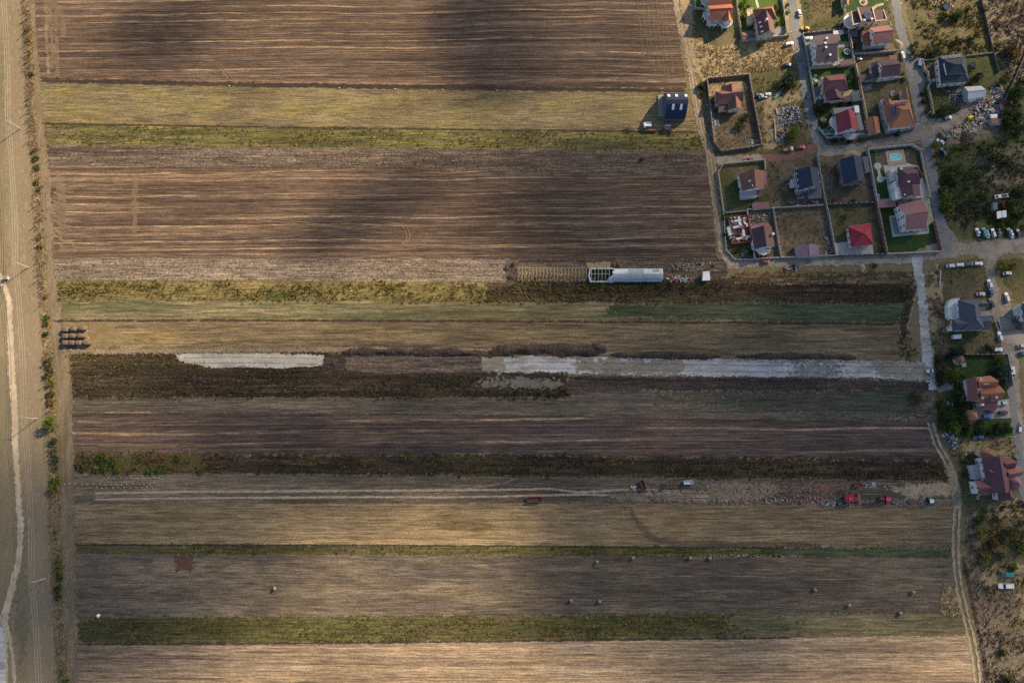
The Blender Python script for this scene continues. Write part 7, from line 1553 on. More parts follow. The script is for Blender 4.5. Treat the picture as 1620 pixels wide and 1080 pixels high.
for y in (-.8, .8): MB().box((0, y, .3), (7.4, .25, .3)).build("side_rail", RM['white'], t, local=True)
for k in range(6): MB().box((-3.2 + k * 1.28, 0, .32), (.5, 1.4, .2)).build("crossbar", RM['steel'], t, local=True)
for k, (x, w) in enumerate(((-1.2, 1.6), (1.6, 2.2))): MB().box((x, 0, .53), (w, 1.2, .4), .1).build("crate", M['dark_steel' if k else 'metal'], t, local=True)
t = thing("motor_scooter", "white motorbike with trailer at the garden corner by the street", "motorbike", P(1612.5, 671), None, R(80)); t.location.z = 0.15
MB().box((0, 0, .35), (2.0, .5, .45), taper=.8).build("body", PM['white'], t, local=True)
MB().box((-.4, 0, .82), (.9, .35, .14)).build("seat", M['dark_steel'], t, local=True)
MB().box((.75, 0, 1.0), (.08, .9, .08)).build("handlebar", M['metal'], t, local=True)
for x in (-.9, .9): MB().cyl((x, -.08, .32), (x, .08, .32), .32, .32, 12).build("wheel", M['tyre'], t, local=True)
MB().box((-2.4, 0, .4), (2.2, 1.3, .5)).build("trailer_box", PM['white'], t, local=True)

# farm machines -------------------------------------------------------------------
def tractor(px, py, deg, c, cabc, label, s=1.0):
    t = thing("tractor", label, "tractor", P(px, py, 1.0), None, R(deg)); t.location.z = 0.15; t.scale = (s, s, s)
    loft(MB(), [(-.2, .55, .8, 1.3, 1.5, .8), (.9, .5, .8, 1.3, 1.5, .8), (2.1, .45, .8, 1.2, 1.4, .8), (2.3, .36, .85, 1.1, 1.25, .8)]).build("bonnet", PM[c], t, local=True)
    MB().box((-.9, 0, 1.0), (1.5, 1.4, 1.1), taper=.9).build("cab_glass", M['glass'], t, local=True)
    MB().box((-.9, 0, 2.105), (1.7, 1.5, .14)).build("cab_roof", PM[cabc], t, local=True)
    MB().box((-.3, 0, .55), (3.6, .7, .3)).build("chassis", M['dark_steel'], t, local=True)
    for y in (-1, 1):
        MB().box((-1.1, y * .95, 1.5), (1.3, .5, .12)).build("mudguard", PM[c], t, local=True)
        w_ = MB().cyl((-1.1, y * .75, .8), (-1.1, y * 1.2, .8), .8, .8, 14).build("rear_wheel", M['tyre'], t, local=True); MB().cyl((-1.1, y * 1.0, .8), (-1.1, y * 1.22, .8), .4, .4, 10).build("rim", PM[c], w_, local=True)
        MB().cyl((1.6, y * .6, .5), (1.6, y * .9, .5), .5, .5, 12).build("front_wheel", M['tyre'], t, local=True)
    MB().cyl((1.4, .2, 1.4), (1.4, .2, 2.2), .06, .06, 6).build("exhaust_pipe", M['dark_steel'], t, local=True)
    return t
tractor(1399, 789, 178, 'red', 'pink', "red tractor on the machinery yard between combine and rusty plough", 1.15)
tractor(1474.5, 791.5, 4, 'green', 'white', "green tractor with a white cab roof near the dirt track", 1.15)
t = thing("combine_harvester", "red combine harvester with its reel facing the track", "combine harvester", P(1344.5, 788.5, 1.5), None, R(0)); t.location.z = 0.15
loft(MB(), [(-2.9, 1.3, 1.0, 2.2, 2.6, .9), (-2.4, 1.45, .9, 2.6, 3.0, .92), (1.2, 1.45, .9, 2.6, 3.0, .92), (1.7, 1.4, 1.0, 2.2, 2.5, .9)]).build("body", PM['red'], t, local=True)
MB().box((-.6, 0, 3.005), (1.8, 1.7, .25)).build("grain_tank", PM['red'], t, local=True)
MB().box((-.6, 0, 3.26), (1.4, 1.3, .03)).build("tank_cover", PM['pink'], t, local=True)
MB().box((2.2, 0, 1.5), (1.2, 1.5, 1.5), taper=.9).build("cab_glass", M['glass'], t, local=True)
MB().box((2.2, 0, 3.0), (1.4, 1.6, .14)).build("cab_roof", PM['red'], t, local=True)
MB().box((3.2, 0, .5), (1.2, 1.2, .7)).build("feeder", PM['red'], t, local=True)
MB().box((4.1, 0, .35), (.9, 4.8, .25)).build("header", PM['red'], t, local=True)
for k in range(11): MB().box((4.6, -2.3 + k * .46, .62), (.95, .16, .5)).build("reel_tine", PM['silver'] if k % 2 else PM['red'], t, local=True)
MB().cyl((-1.8, 1.6, 2.4), (1.8, 1.8, 2.9), .18, .18, 8).build("unloading_auger", PM['red'], t, local=True)
for y in (-1, 1):
    MB().cyl((1.1, y * 1.3, .85), (1.1, y * 1.75, .85), .85, .85, 14).build("front_wheel", M['tyre'], t, local=True); MB().cyl((-2.0, y * 1.1, .5), (-2.0, y * 1.4, .5), .5, .5, 12).build("rear_wheel", M['tyre'], t, local=True)
def implement(px, py, deg, L, w, mat, label, n=6, name="plough"):
    t = thing(name, label, "plough", P(px, py, .4), None, R(deg)); t.location.z = 0.15
    for y in (-w / 2, w / 2): MB().box((0, y, .6), (L, .16, .16)).build("frame_beam", mat, t, local=True)
    for k in range(n):
        x = -L / 2 + L * (k + .5) / n
        MB().box((x, 0, .58), (.14, w + .5, .14)).build("crossbar", mat, t, local=True); MB().box((x, w / 2 * (-1 if k % 2 else 1), .05), (.35, .12, .62), .4).build("share", M['dark_steel'], t, local=True)
    MB().box((L / 2 + .5, 0, .55), (1.1, .14, .14)).build("hitch", mat, t, local=True)
    return t
implement(1441, 792, 0, 3.8, 1.6, M['rust_steel'], "rusty plough between the two tractors")
implement(1378, 797.5, 2, 6.6, 1.2, M['dark_steel'], "long dark harrow below the red tractor", 9, "harrow")
implement(1048, 770.5, 20, 3.2, 1.8, M['dark_steel'], "dark plough on the churned yard beside the tipped trailer", 5)
implement(1064, 769.5, 0, 1.8, 1.0, M['lamp_orange'], "small red implement on the churned yard", 3)
implement(993, 205.5, 10, 3.8, 2.0, M['dark_steel'], "dark plough on the grass left of the blue barn", 6)

# utility poles and wires --------------------------------------------------------
M['concrete'] = plain_mat("pole_concrete", (0.38, 0.365, 0.34), 0.85, 0.1)
M['wire'] = plain_mat("bright_wire", (0.46, 0.44, 0.41), 0.4, 0.05, metal=0.3)
def pole(px, py, h, label, arm=1.6, rz=0.0, r=0.2, name="power_pole", group=None, light=False):
    b = P(px, py); t = thing(name, label, "pole", (b.x, b.y, 0), group, rz)
    MB().cyl((0, 0, 0), (0, 0, h), r, r * .6, 8).build("shaft", M['concrete'], t, local=True)
    if arm:
        MB().box((0, 0, h - .5), (arm * 2, .14, .14)).build("crossarm", M['metal'], t, local=True)
        for x in (-1, 0, 1): MB().cyl((x * arm * .9, 0, h - .36), (x * arm * .9, 0, h - .05), .09, .05, 6).build("insulator", PM['cream'], t, local=True)
    if light:
        MB().cyl((0, 0, h - .1), (1.3, 0, h + .2), .05, .04, 6).build("lamp_arm", M['metal'], t, local=True); MB().box((1.5, 0, h + .12), (.6, .26, .14)).build("lamp_head", M['metal'], t, local=True)
    return b
PH = 9.2
PB = [(22, -30), (32.5, 204), (45, 423), (59, 662), (72, 915), (86, 1180)]
names = ["above the picture's top edge", "beside the pale stubble", "beside the pale clods", "beside the round bright tree", "near the bottom of the pasture", "below the picture's bottom edge"]
pb = [pole(x, y, PH, "concrete power pole in the pasture " + names[i], 1.3, 0.0, 0.24, "power_pole", "power poles in the pasture") for i, (x, y) in enumerate(PB)]
for k, (off, nm) in enumerate(((-1.15, "outer"), (0.0, "middle"), (1.15, "inner"))):
    mb = MB()
    for a, b in zip(pb, pb[1:]):
        pr = None
        for s_ in range(9):
            q = Vector(a).lerp(Vector(b), s_ / 8); q.z = PH - .05 - 1.3 * (1 - (2 * s_ / 8 - 1) ** 2); q.x += off
            if pr is not None: mb.cyl(pr, q, .045, .045, 4)
            pr = q
    o = mb.build("power_line", M['wire']); tag(o, nm + " wire strung between the pasture's power poles", "wire", "wires of the power line")
for x, y, lab, dg in ((1455, 191, "slim street lamp at the tip road corner", 40), (1436, 208, "slim street lamp at the orange villa's corner", 20), (1275, 216, "slim street lamp at the bend by the scrap heap", 30), (1246, 62, "slim street lamp at the maroon villa's gate", 200), (1409, 20, "slim street lamp on the solar villa's verge", 10), (1456, 232, "slim street lamp above the pool villa", 10), (1091, 24, "slim pole beside the field track at the top edge", 150), (1606, 686, "slim street lamp by the motorbike corner", 160)):
    pole(x, y, 7.0, lab, 0, R(dg), 0.11, "street_lamp", "street lamps of the village", True)
# ------------------------------------------------------------------ bales, greenhouses, rubbish, small things
M['bale'] = ground_mat("bale_straw", [(0.125, 0.092, 0.073), (0.155, 0.115, 0.09), (0.105, 0.08, 0.066)], (0.4, 1.2, 3.0), speck=0.3, rim=False, bump=0.8)
M['bale_grey'] = ground_mat("grey_old_bale", [(0.26, 0.22, 0.17), (0.34, 0.29, 0.23), (0.20, 0.17, 0.13)], (0.6, 1.5, 3.0), speck=0.3, rim=False, bump=0.8)
def heap_mesh(mb, c, L, w, h, nose=0.0, sd=0):
    rr = random.Random(sd); n = 14; rings = []
    for k, (f, z) in enumerate(((1.0, 0.0), (1.0, 0.55), (0.9, 0.9), (0.6, 1.0))):
        ring = []
        for i in range(n):
            a = 2 * math.pi * i / n; ca, sa = math.cos(a), math.sin(a); e = 0.42
            x = math.copysign(abs(ca) ** e, ca) * L / 2; y = math.copysign(abs(sa) ** e, sa) * w / 2
            if nose and ca > 0: x = L / 2 * ca * (1 + nose)
            ring.append(Vector((c[0] + x * f, c[1] + y * f, c[2] + h * z + rr.uniform(-.05, .05))))
        rings.append(ring)
    vs = [p for r_ in rings for p in r_]; fs = []
    for k in range(3):
        for i in range(n): fs.append((k * n + i, k * n + (i + 1) % n, (k + 1) * n + (i + 1) % n, (k + 1) * n + i))
    fs.append(tuple(3 * n + i for i in range(n)))
    return mb.add(vs, fs)
rowsn = ["top", "middle", "bottom"]
BS = [(103, 521, 0, 0), (115.5, 520, 0, 0), (129, 519, .35, 0), (103, 531.5, 0, 1), (114, 531, 0, 1), (127, 531, .4, 1), (103, 542, 0, 2), (113, 542, 0, 2), (124, 542, 0, 2), (136, 542, .45, 2)]
ordn = {0: ["first", "second", "pointed last"], 1: ["first", "second", "pointed last"], 2: ["first", "second", "third", "pointed last"]}; cnt = {0: 0, 1: 0, 2: 0}
for x, y, nose, row in BS:
    p = P(x, y, 1.4); o = heap_mesh(MB(), (0, 0, 0), 3.1, 2.5, 2.0, nose, int(x)).build("straw_stack", M['bale'], None, True)
    o.location = (p.x, p.y, 0.06); tag(o, "%s square straw stack of the %s row by the hedge" % (ordn[row][cnt[row]], rowsn[row]), "straw stack", "straw stacks by the hedge"); cnt[row] += 1
BL = [(435, 930, "lone dark hay bale left in the grey fallow"), (944, 888, "hay bale under the green line, farthest left of four"), (1001, 881.5, "hay bale under the green line, second of four"), (1091, 882, "hay bale under the green line, third of four"), (1122, 882, "hay bale under the green line, beside the white litter"), (903, 949, "hay bale above the lowest green strip, left of a pair"), (948, 950, "hay bale above the lowest green strip, right of a pair"), (1288, 932, "hay bale alone in the middle of the fallow"), (1342, 957, "hay bale between the lone one and the strip"), (1443, 936, "hay bale nearest the dirt track"), (1423, 969, "hay bale on the edge of the lowest green strip"), (157, 973, "pale wrapped bale by the end of the lowest green strip"), (1016, 252, "black wrapped bale on the upper clods")]
for i, (x, y, lab) in enumerate(BL):
    t = thing("hay_bale", lab, "hay bale", P(x, y), "round hay bales in the lower field", rng.uniform(0, 3)); t.location.z = 0.15
    m = M['bale_grey'] if i < 11 else (RM['white'] if i == 11 else M['dark_steel'])
    MB().cyl((-.62, 0, .68), (.62, 0, .68), .72, .72, 16).build("straw_roll", m, t, True, True)
    for s_ in (-1, 1): MB().cyl((s_ * .63, 0, .68), (s_ * .66, 0, .68), .6, .55, 14).build("end_face", m, t, False, True)
# boundary stones
for x, y, k in ((363, 136.5, "first"), (537, 139.5, "second"), (625, 141.5, "third"), (700, 142.5, "fourth"), (786, 143.5, "fifth"), (916, 145.5, "last")):
    p = P(x, y); o = MB().box((0, 0, 0), (.5, .5, .35), .3, .8).dome((0, 0, .3), .2, .2, .15, 8, 2).build("boundary_stone", RM['white']); o.location = (p.x, p.y, 0.05)
    tag(o, "white boundary stone on the top plough edge, %s from the hedge" % k, "stone", "boundary stones along the plough edge")
# planted stakes by the hedge
M['stake'] = plain_mat("pale_stake", (0.40, 0.37, 0.33), 0.8, 0.1)
SK = MB().box((0, 0, 0), (.4, .32, .45), 0, .7); sk_me = bpy.data.meshes.new("stake"); sk_me.from_pydata(SK.v, [], SK.f); sk_me.materials.append(M['stake'])
for row, y0, xs in (("upper", 756, range(172, 258, 9)), ("middle", 766, range(103, 246, 9)), ("lower", 770.5, range(143, 250, 9))):
    for x in xs:
        p = P(x + rng.uniform(-1.5, 1.5), y0 + rng.uniform(-1, 1)); o = bpy.data.objects.new("seed_bag", sk_me); col.objects.link(o); o.location = (p.x, p.y, 0.1); o.rotation_euler = (0, 0, rng.uniform(0, 3))
        tag(o, "%s pale bag from the hedge in the %s row of bags" % (ORD[(x - xs[0]) // 9], row), "bag", "pale bags set out in rows by the hedge")
# box with its shadow on the sandy path
p = P(12, 440); t = thing("well_box", "small white box hut beside the sandy path fork", "hut", (p.x, p.y, 0)); MB().box((0, 0, 0), (1.7, 1.5, 1.5)).build("wall", WM['grey'], t, local=True); MB().slab([Vector((-1, -.9, 1.75)), Vector((1, -.9, 1.75)), Vector((1, .9, 1.6)), Vector((-1, .9, 1.6))], .12).build("roof", RM['grey_flat'], t, local=True)
MB().box((-.87, 0, .1), (.08, .7, 1.3)).build("door", M['door'], t, local=True)

# greenhouses -----------------------------------------------------------------------
M['film'] = ground_mat("greenhouse_film", [(0.46, 0.51, 0.54), (0.58, 0.62, 0.65), (0.38, 0.44, 0.48)], (0.10, 0.35, 1.0), speck=0.08, rim=False, rough=0.4)
M['film_grey'] = ground_mat("grey_film", [(0.25, 0.30, 0.34), (0.32, 0.37, 0.42), (0.21, 0.25, 0.30)], (0.1, 0.4, 1.0), speck=0.15, rim=False, rough=0.5)
def arch(x, y0, y1, h, n=10):
    """Points of a hoop across the tunnel at photo column x between rows y0 (upper) and y1 (lower)."""
    a, b = P(x, y0), P(x, y1); out = []
    for i in range(n + 1):
        th = math.pi * i / n; q = a.lerp(b, 0.5 - 0.5 * math.cos(th)); q.z = h * math.sin(th) ** 0.75 + 0.1; out.append(q)
    return out
t = thing("greenhouse", "white film greenhouse tunnel with one torn open end", "greenhouse", P(990, 434))
x0, xt, x1, yt, yb = 933.5, 966, 1047, 425.5, 446.0
def film(name, xa, xb, mat, lift=0.0, i0=0, i1=10, zig=None):
    mb = MB(); n = 12; A = [arch(xa + (xb - xa) * k / n, yt, yb, 3.0) for k in range(n + 1)]
    if zig: A[0] = [arch(xa + (zig[i % len(zig)]), yt, yb, 3.0)[i] for i in range(11)]
    vs = [p + Vector((0, 0, lift)) for row in A for p in row[i0:i1 + 1]]; fs = []; w_ = i1 - i0 + 1
    for k in range(n):
        for i in range(w_ - 1): fs.append((k * w_ + i, (k + 1) * w_ + i, (k + 1) * w_ + i + 1, k * w_ + i + 1))
    return mb.add(vs, fs).build(name, mat, t, True)
film("film_cover", xt, x1, M['film'], 0.02, 0, 10, [6, 4, 2, 5, 1, 3, 0, -4, -6, -8, -10])
film("film_patch", 991, 1017, M['film_grey'], 0.12, 2, 8, [6, 5, 4, 3, 1, 0, -1, -1, 0, 1, 2])
film("film_lower_half", 968, 1046, M['film_grey'], 0.07, 5, 9)  # greyer film from the ridge down the lower half of the tunnel
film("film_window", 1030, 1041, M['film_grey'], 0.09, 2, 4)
for yy in (yt, yb):
    MB().bar(P(x0, yy), P(xt + 4, yy), 0.7, 0.9).build("base_sheet", M['film'], t)
MB().bar(P(x0, yt), P(x0 - 2, 437), .8, 1.0).bar(P(x0 - 2, 437), P(x0 + .5, yb), .8, 1.0).build("torn_end_sheet", M['film'], t)
for k in range(6):
    xx = x0 + 1 + k * 5.6; A = arch(xx, yt, yb, 3.0); mb = MB()
    for a, b in zip(A, A[1:]): mb.cyl(a, b, .1, .1, 5)
    mb.build("hoop", M['metal'], t)
MB().cyl(arch(x0 + 1, yt, yb, 3.0)[5], arch(x0 + 30, yt, yb, 3.0)[5], .09, .09, 5).build("ridge_pipe", M['metal'], t)
tufts("greenhouse_crop", "green crop growing inside the torn greenhouse end", [(935, 427), (964, 427), (964, 445), (935, 445)], 1.6, 1.1, 1.2, 'green', (0.4, 0.2), sd=40)
M['hoop'] = plain_mat('weathered_hoop', (0.26, 0.225, 0.185), .8, .12)
t = thing("hoop_tunnel", "bare row of greenhouse hoops beside the film tunnel", "greenhouse", P(873, 434))
for k in range(20):
    x = 820.5 + k * 5.6; A = arch(x, 424 + (k % 3) * .4, 440 + (3 if k % 3 else 0), 2.2); mb = MB()
    for a, b in zip(A, A[1:]): mb.cyl(a, b, .15, .15, 5)
    mb.build("hoop", M['hoop'], t)
MB().bar(P(820, 424), P(928, 424), .3, .25).build("sill", M['hoop'], t); MB().bar(P(820, 443.5), P(928, 443.5), .25, .25).build("sill", M['hoop'], t)
h = house("tool_hut", "white flat-roofed hut at the end of the greenhouse yard", 1117, 437, "hut")
block(h, 'shed', [(1111.5, 443.5), (1123.5, 443), (1122, 429.5), (1112, 430)], 2.2, 2.7, RM['white'], WM['white'], ov=0.15, win=False, door=True)
h = house("privy", "tiny grey-roofed hut beside the blue barn's yellow bush", 1057, 201, "hut")
block(h, 'gable', [(1052, 197), (1061, 197), (1061.5, 204), (1052.5, 204)], 2.0, 2.6, RM['slate'], WM['grey'], ov=0.1, win=False, door=True)
h = house("caravan", "small white caravan on the grass below the blue barn", 1025, 197, "caravan")
block(h, 'flat', [(1018.5, 193.5), (1030.5, 193), (1030.5, 199.5), (1019.5, 200)], 2.2, 2.2, RM['white'], WM['white'], ov=0.08, win=True, wide=2.0)
h = house("red_hut", "red-walled hut with two pale roofs in the scrub", 1584, 338, "hut")
block(h, 'flat', [(1577, 335), (1584, 333.5), (1585, 344), (1578, 346)], 2.6, 2.6, RM['white'], PM['red'], ov=0.1, win=False, door=True)
block(h, 'flat', [(1585, 333.5), (1592, 332.5), (1592.5, 343), (1586, 344)], 2.5, 2.5, RM['white'], PM['red'], ov=0.1, win=False)
h = house("blue_shed", "dark teal shed beside the red trailer in the scrub", 1574.5, 326, "shed")
block(h, 'flat', [(1571, 321), (1578, 320.5), (1578.5, 331), (1571.5, 331.5)], 2.3, 2.3, PM['dark_teal'], WM['grey'], ov=0.1, win=False)
p = P(1453.5, 101); t = thing("blue_skip", "bright blue skip standing against the cream wall", "skip", (p.x, p.y, 0), None, R(75)); MB().hexa([Vector(q) for q in ((-1.7, -.9, .1), (1.7, -.9, .1), (1.7, .9, .1), (-1.7, .9, .1))], [Vector(q) for q in ((-2.2, -1.1, 1.5), (2.2, -1.1, 1.5), (2.2, 1.1, 1.5), (-2.2, 1.1, 1.5))]).build("tub", PM['blue'], t, local=True)
MB().box((0, 0, 1.505), (4.0, 1.9, .1)).build("cover", PM['blue'], t, local=True)
# round garden pools and trampolines
def trampoline(px, py, r, lab, mat, rim=M['metal'], name="trampoline", cat="trampoline"):
    p = P(px, py, .8); t = thing(name, lab, cat, (p.x, p.y, 0.1))
    MB().cyl((0, 0, .7), (0, 0, .78), r, r, 18).build("mat", mat, t, local=True); mb = MB()
    for k in range(18):
        a, b = k * math.pi / 9, (k + 1) * math.pi / 9; mb.cyl((r * math.cos(a), r * math.sin(a), .8), (r * math.cos(b), r * math.sin(b), .8), .16, .16, 5)
    mb.build("rim", rim, t, local=True)
    for k in range(6): MB().cyl((r * math.cos(k), r * math.sin(k), 0), (r * math.cos(k), r * math.sin(k), .8), .06, .06, 5).build("leg", M['metal'], t, local=True)
TB = plain_mat('trampoline_fabric', (.02, .04, .10), .9, .1); TG = plain_mat('pool_grey', (.12, .13, .14), .8, .1)
trampoline(1340, 82, 1.6, "round blue pool behind the plum house", TB, RM['steel'], "paddling_pool", "pool"); trampoline(1373.5, 181, 1.2, "round dark blue trampoline on the orange villa's lawn", TB, TB); trampoline(1539, 103, 1.4, "blue trampoline behind the charcoal villa", TB, TB); trampoline(1497.5, 11, 1.8, "dark round trampoline in the wild plot", TB, TB); trampoline(1303, 190.5, 1.3, "grey round pool in the red house's garden", TG, RM['steel'], "paddling_pool", "pool")
p = P(1365.5, 4); t = thing("garden_fountain", "round stone fountain at the top edge above the solar villa", "fountain", (p.x, p.y, .05)); MB().cyl((0, 0, 0), (0, 0, .25), 2.3, 2.3, 20).build("paved_ring", M['slab_tan'], t, local=True); MB().cyl((0, 0, .26), (0, 0, .7), .9, .8, 16).build("basin", M['dark_steel'], t, local=True)
# paving pieces on the lawn of the cross-hipped villa
for i, (x, y) in enumerate(((1290, 120), (1288.5, 125), (1291, 128))):
    p = P(x, y); o = MB().prism([(p.x + 1.0 * math.cos(k), p.y + .8 * math.sin(k)) for k in np.linspace(0, 5.6, 8)], .05, .14).build("stepping_stone", M['slab']); tag(o, ["upper", "middle", "lower"][i] + " pale stepping stone on the cross-hipped villa's lawn", "stone")
p = P(1134, 195); o = MB().box((p.x, p.y, .05), (2.4, 3.2, .25), .06).box((p.x + .4, p.y + .8, .3), (.4, .4, .1)).build("well_cover", M['slab']); tag(o, "pale concrete well cover inside the walled plot", "cover")
p = P(1510, 585); 
o = MB().box((P(1524, 577).x, P(1524, 577).y, .05), (2.2, 2.0, .35), .1).build("sandpit", plain_mat("sandpit_green", (0.25, 0.40, 0.28), 0.7, 0.1)); tag(o, "pale green sandpit frame beside the gazebo", "sandpit")

# heaps of earth, sand and rubbish ----------------------------------------------------
def mound(name, label, px, py, rx, ry, h, mat, rot=0.0, cat="heap", sd=1):
    c = P(px, py); rr = np.random.default_rng(sd + int(px)); n, m = 22, 6; vs = []; fs = []; ca, sa = math.cos(rot), math.sin(rot)
    for j in range(m):
        q = 1 - j / m
        for i in range(n):
            th = 2 * math.pi * i / n; k = q * (1 + .12 * math.sin(3 * th + px) + .08 * math.sin(7 * th) + rr.uniform(-.05, .05)); x, y = rx * k * math.cos(th), ry * k * math.sin(th)
            vs.append((c.x + x * ca - y * sa, c.y + x * sa + y * ca, .03 + h * (1 - q) ** .8 * (1 + rr.uniform(-.15, .15) * (j > 0))))
    vs.append((c.x, c.y, h))
    for j in range(m - 1):
        for i in range(n): fs.append((j * n + i, j * n + (i + 1) % n, (j + 1) * n + (i + 1) % n, (j + 1) * n + i))
    for i in range(n): fs.append(((m - 1) * n + i, (m - 1) * n + (i + 1) % n, m * n))
    o = MB().add(vs, fs).build(name, mat, None, True); return tag(o, label, cat)
M['dark_heap'] = ground_mat("dark_heap_soil", [(0.050, 0.036, 0.030), (0.085, 0.062, 0.052), (0.038, 0.028, 0.023)], (0.1, 0.4, 1.0), speck=0.5, rim=False, bump=1.0)
M['sand_heap'] = ground_mat("sand_heap", [(0.38, 0.29, 0.17), (0.44, 0.34, 0.21), (0.32, 0.24, 0.14)], (0.2, 0.6, 1.2), speck=0.2, rim=False)
def ridge(label, pts, w, h, mat, sd):
    """Long bank of tipped earth along a line of photo positions."""
    q = resample([P(*p) for p in pts], 0.8, False); rr = random.Random(sd); n = len(q); vs = []; fs = []
    for i, p in enumerate(q):
        d = q[min(i + 1, n - 1)] - q[max(i - 1, 0)]; d.normalize(); nn = Vector((-d.y, d.x, 0)); e = min(1, min(i, n - 1 - i) / 6)
        ww = w * (.8 + .16 * math.sin(i * .13 + sd) + .14 * math.sin(i * .37 + 2 * sd) + rr.uniform(-.06, .06)) * (.3 + .7 * e); hh = h * (.7 + .2 * math.sin(i * .17 + 2 * sd) + .15 * math.sin(i * .51 + sd)) * e
        for k, z in ((-1, 0), (-.7, .45), (-.4, .8), (-.1, 1), (.2, .9), (.5, .65), (1, 0)): v = p + nn * ww * k + d * rr.uniform(-.25, .25); vs.append((v.x, v.y, .03 + max(0, hh) * z + rr.uniform(-.2, .2) * (z > 0)))
    for i in range(n - 1):
        for k in range(6): fs.append((i * 7 + k, (i + 1) * 7 + k, (i + 1) * 7 + k + 1, i * 7 + k + 1))
    o = MB().add(vs, fs).build("earth_bank", mat, None, False); return tag(o, label, "earth bank", "banks of tipped earth by the gravel beds")
ridge("long dark earth bank above the levelled soil", [(540, 557), (600, 556), (680, 557), (770, 559)], 2.6, 1.3, M['dark_heap'], 1)
ridge("broad dark earth bank above the middle gravel bed", [(770, 557), (810, 554), (860, 552), (900, 554), (960, 556)], 3.4, 1.6, M['dark_heap'], 2)
ridge("low broken earth bank above the tan gravel", [(965, 561), (1010, 563), (1075, 564), (1140, 564)], 1.8, .8, M['dark_heap'], 3)
ridge("dark earth bank near the village end of the gravel", [(1165, 564), (1220, 563), (1300, 564), (1355, 566)], 1.8, .9, M['dark_heap'], 4)
ridge("low bank of spoil under the gravel road", [(900, 597), (1000, 599), (1100, 599), (1230, 600), (1330, 600)], 1.2, .6, M['dark_heap'], 5)
ridge("small bank between gravel bed and levelled soil", [(515, 578), (530, 572), (540, 566)], 2.4, 1.2, M['dark_heap'], 6)
mound("soil_heap", "dark soil heap at the peak of the broad bank", 945, 551, 4.5, 2.4, 1.6, M['dark_heap'])
mound("sand_heap", "tan sand heap on the lane verge", 1364, 423.5, 1.3, 2.2, 1.1, M['sand_heap']); mound("sand_heap", "yellow sand heap at the roadside by the rose-red house", 1422, 71, 2.0, 3.2, 1.2, M['sand_heap'], .3); mound("sand_heap", "spread sand behind the navy grey house", 1348, 243, 4.5, 1.8, .6, M['sand_heap'])
mound("dung_heap", "brown dung heap beside the greenhouse hoops", 808, 438, 1.9, 1.7, 1.0, M['dark_heap']); mound("dung_heap", "dark square heap left of the greenhouse hoops", 801, 425, 1.6, 1.4, .7, M['dark_heap'])
for i, x in enumerate((970, 978)): mound("compost_heap", ["left", "right"][i] + " of two brown compost rounds above the greenhouse", x, 419, 1.5, 1.6, 1.0, plain_mat("compost", (0.13, 0.075, 0.035), 0.9, 0.2, 1.5))
mound("earth_heap", "brown overgrown heap below the tip", 1528, 216, 4.5, 3.6, 1.5, M['brown_bramble'] if False else M['dark_heap'])

def rubble(name, label, px, n, s, cols, h=.6, sd=0, long_=.3, cat="rubbish", pal=None):
    """Heap of broken pieces, boards and bags over a patch; the pieces are too small to pick apart singly."""
    rr = random.Random(sd * 7 + len(label)); pts = [P(*p) for p in px]; q = in_poly(n, pts, np.random.default_rng(sd)); c = center(pts)
    dd = edge_dist(q[:, 0], q[:, 1], pts); dm = max(dd.max(), .5)
    t = thing(name, label, cat, (c.x, c.y, 0)); mbs = [MB() for _ in cols]
    for i, (x, y) in enumerate(q):
        k = i % len(cols); L = rr.uniform(.4, 1.2) * s * (2.6 if rr.random() < long_ else 1); w = rr.uniform(.3, .9) * s
        z = .05 + h * (dd[i] / dm) * rr.uniform(.2, 1)
        mbs[k].box((x, y, z), (L, w, rr.uniform(.08, .5) * s), rr.uniform(0, 3.14), rr.uniform(.7, 1))
    for mb, m in zip(mbs, cols):
        if mb.v: o = mb.build("broken_piece", m, t); o["kind"] = "stuff"
    return t
JM = {k: plain_mat("junk_" + k, c, .8, .15, 1.2) for k, c in {'white': (.44, .43, .41), 'grey': (.26, .26, .27), 'tan': (.40, .30, .19), 'dark': (.035, .034, .036), 'blue': (.06, .11, .22), 'red': (.25, .06, .05), 'pale': (.32, .28, .24), 'violet': (.20, .19, .24), 'green': (.08, .16, .09), 'yellow': (.75, .52, .02), 'orange': (.33, .15, .07)}.items()}
rubble("scrap_heap", "large heap of pale scrap in the waste plot by the street", [(1236, 172), (1256, 164), (1270, 180), (1268, 192), (1250, 200), (1240, 196)], 260, .8, [JM['white'], JM['grey'], JM['violet'], JM['dark']], 1.6, 1)
rubble("scrap_heap", "scatter of scrap between the long beam and the big heap", [(1228, 186), (1236, 180), (1240, 200), (1230, 200)], 50, .7, [JM['white'], JM['grey'], JM['dark']], .6, 2)
rubble("scrap_heap", "dark pipes and scrap above the flatbed truck", [(1230, 205), (1248, 205), (1246, 226), (1226, 228)], 30, .8, [JM['grey'], JM['dark'], JM['violet']], .6, 3, .6)
for i, (a, b, lab) in enumerate((((1225, 190), (1227, 221), "long white beam lying along the waste plot"), ((1227, 172), (1230, 182), "short white beam above the long one"), ((1236, 215), (1238, 226), "grey beam beside the bright tree"))):
    o = MB().bar(P(*a, .1), P(*b, .1), .5, .4).bar(P(*a, .51), P(*b, .51), .2, .06).build("concrete_beam", JM['white' if i < 2 else 'grey']); tag(o, lab, "beam")
rubble("rubbish_tip", "main spread of rubbish on the tip below the metal shed", [(1540, 160), (1562, 154), (1586, 166), (1592, 182), (1584, 198), (1560, 204), (1530, 196), (1526, 186)], 420, .9, [JM['white'], JM['pale'], JM['tan'], JM['red'], JM['grey'], JM['blue'], JM['dark'], JM['white']], .9, 4)
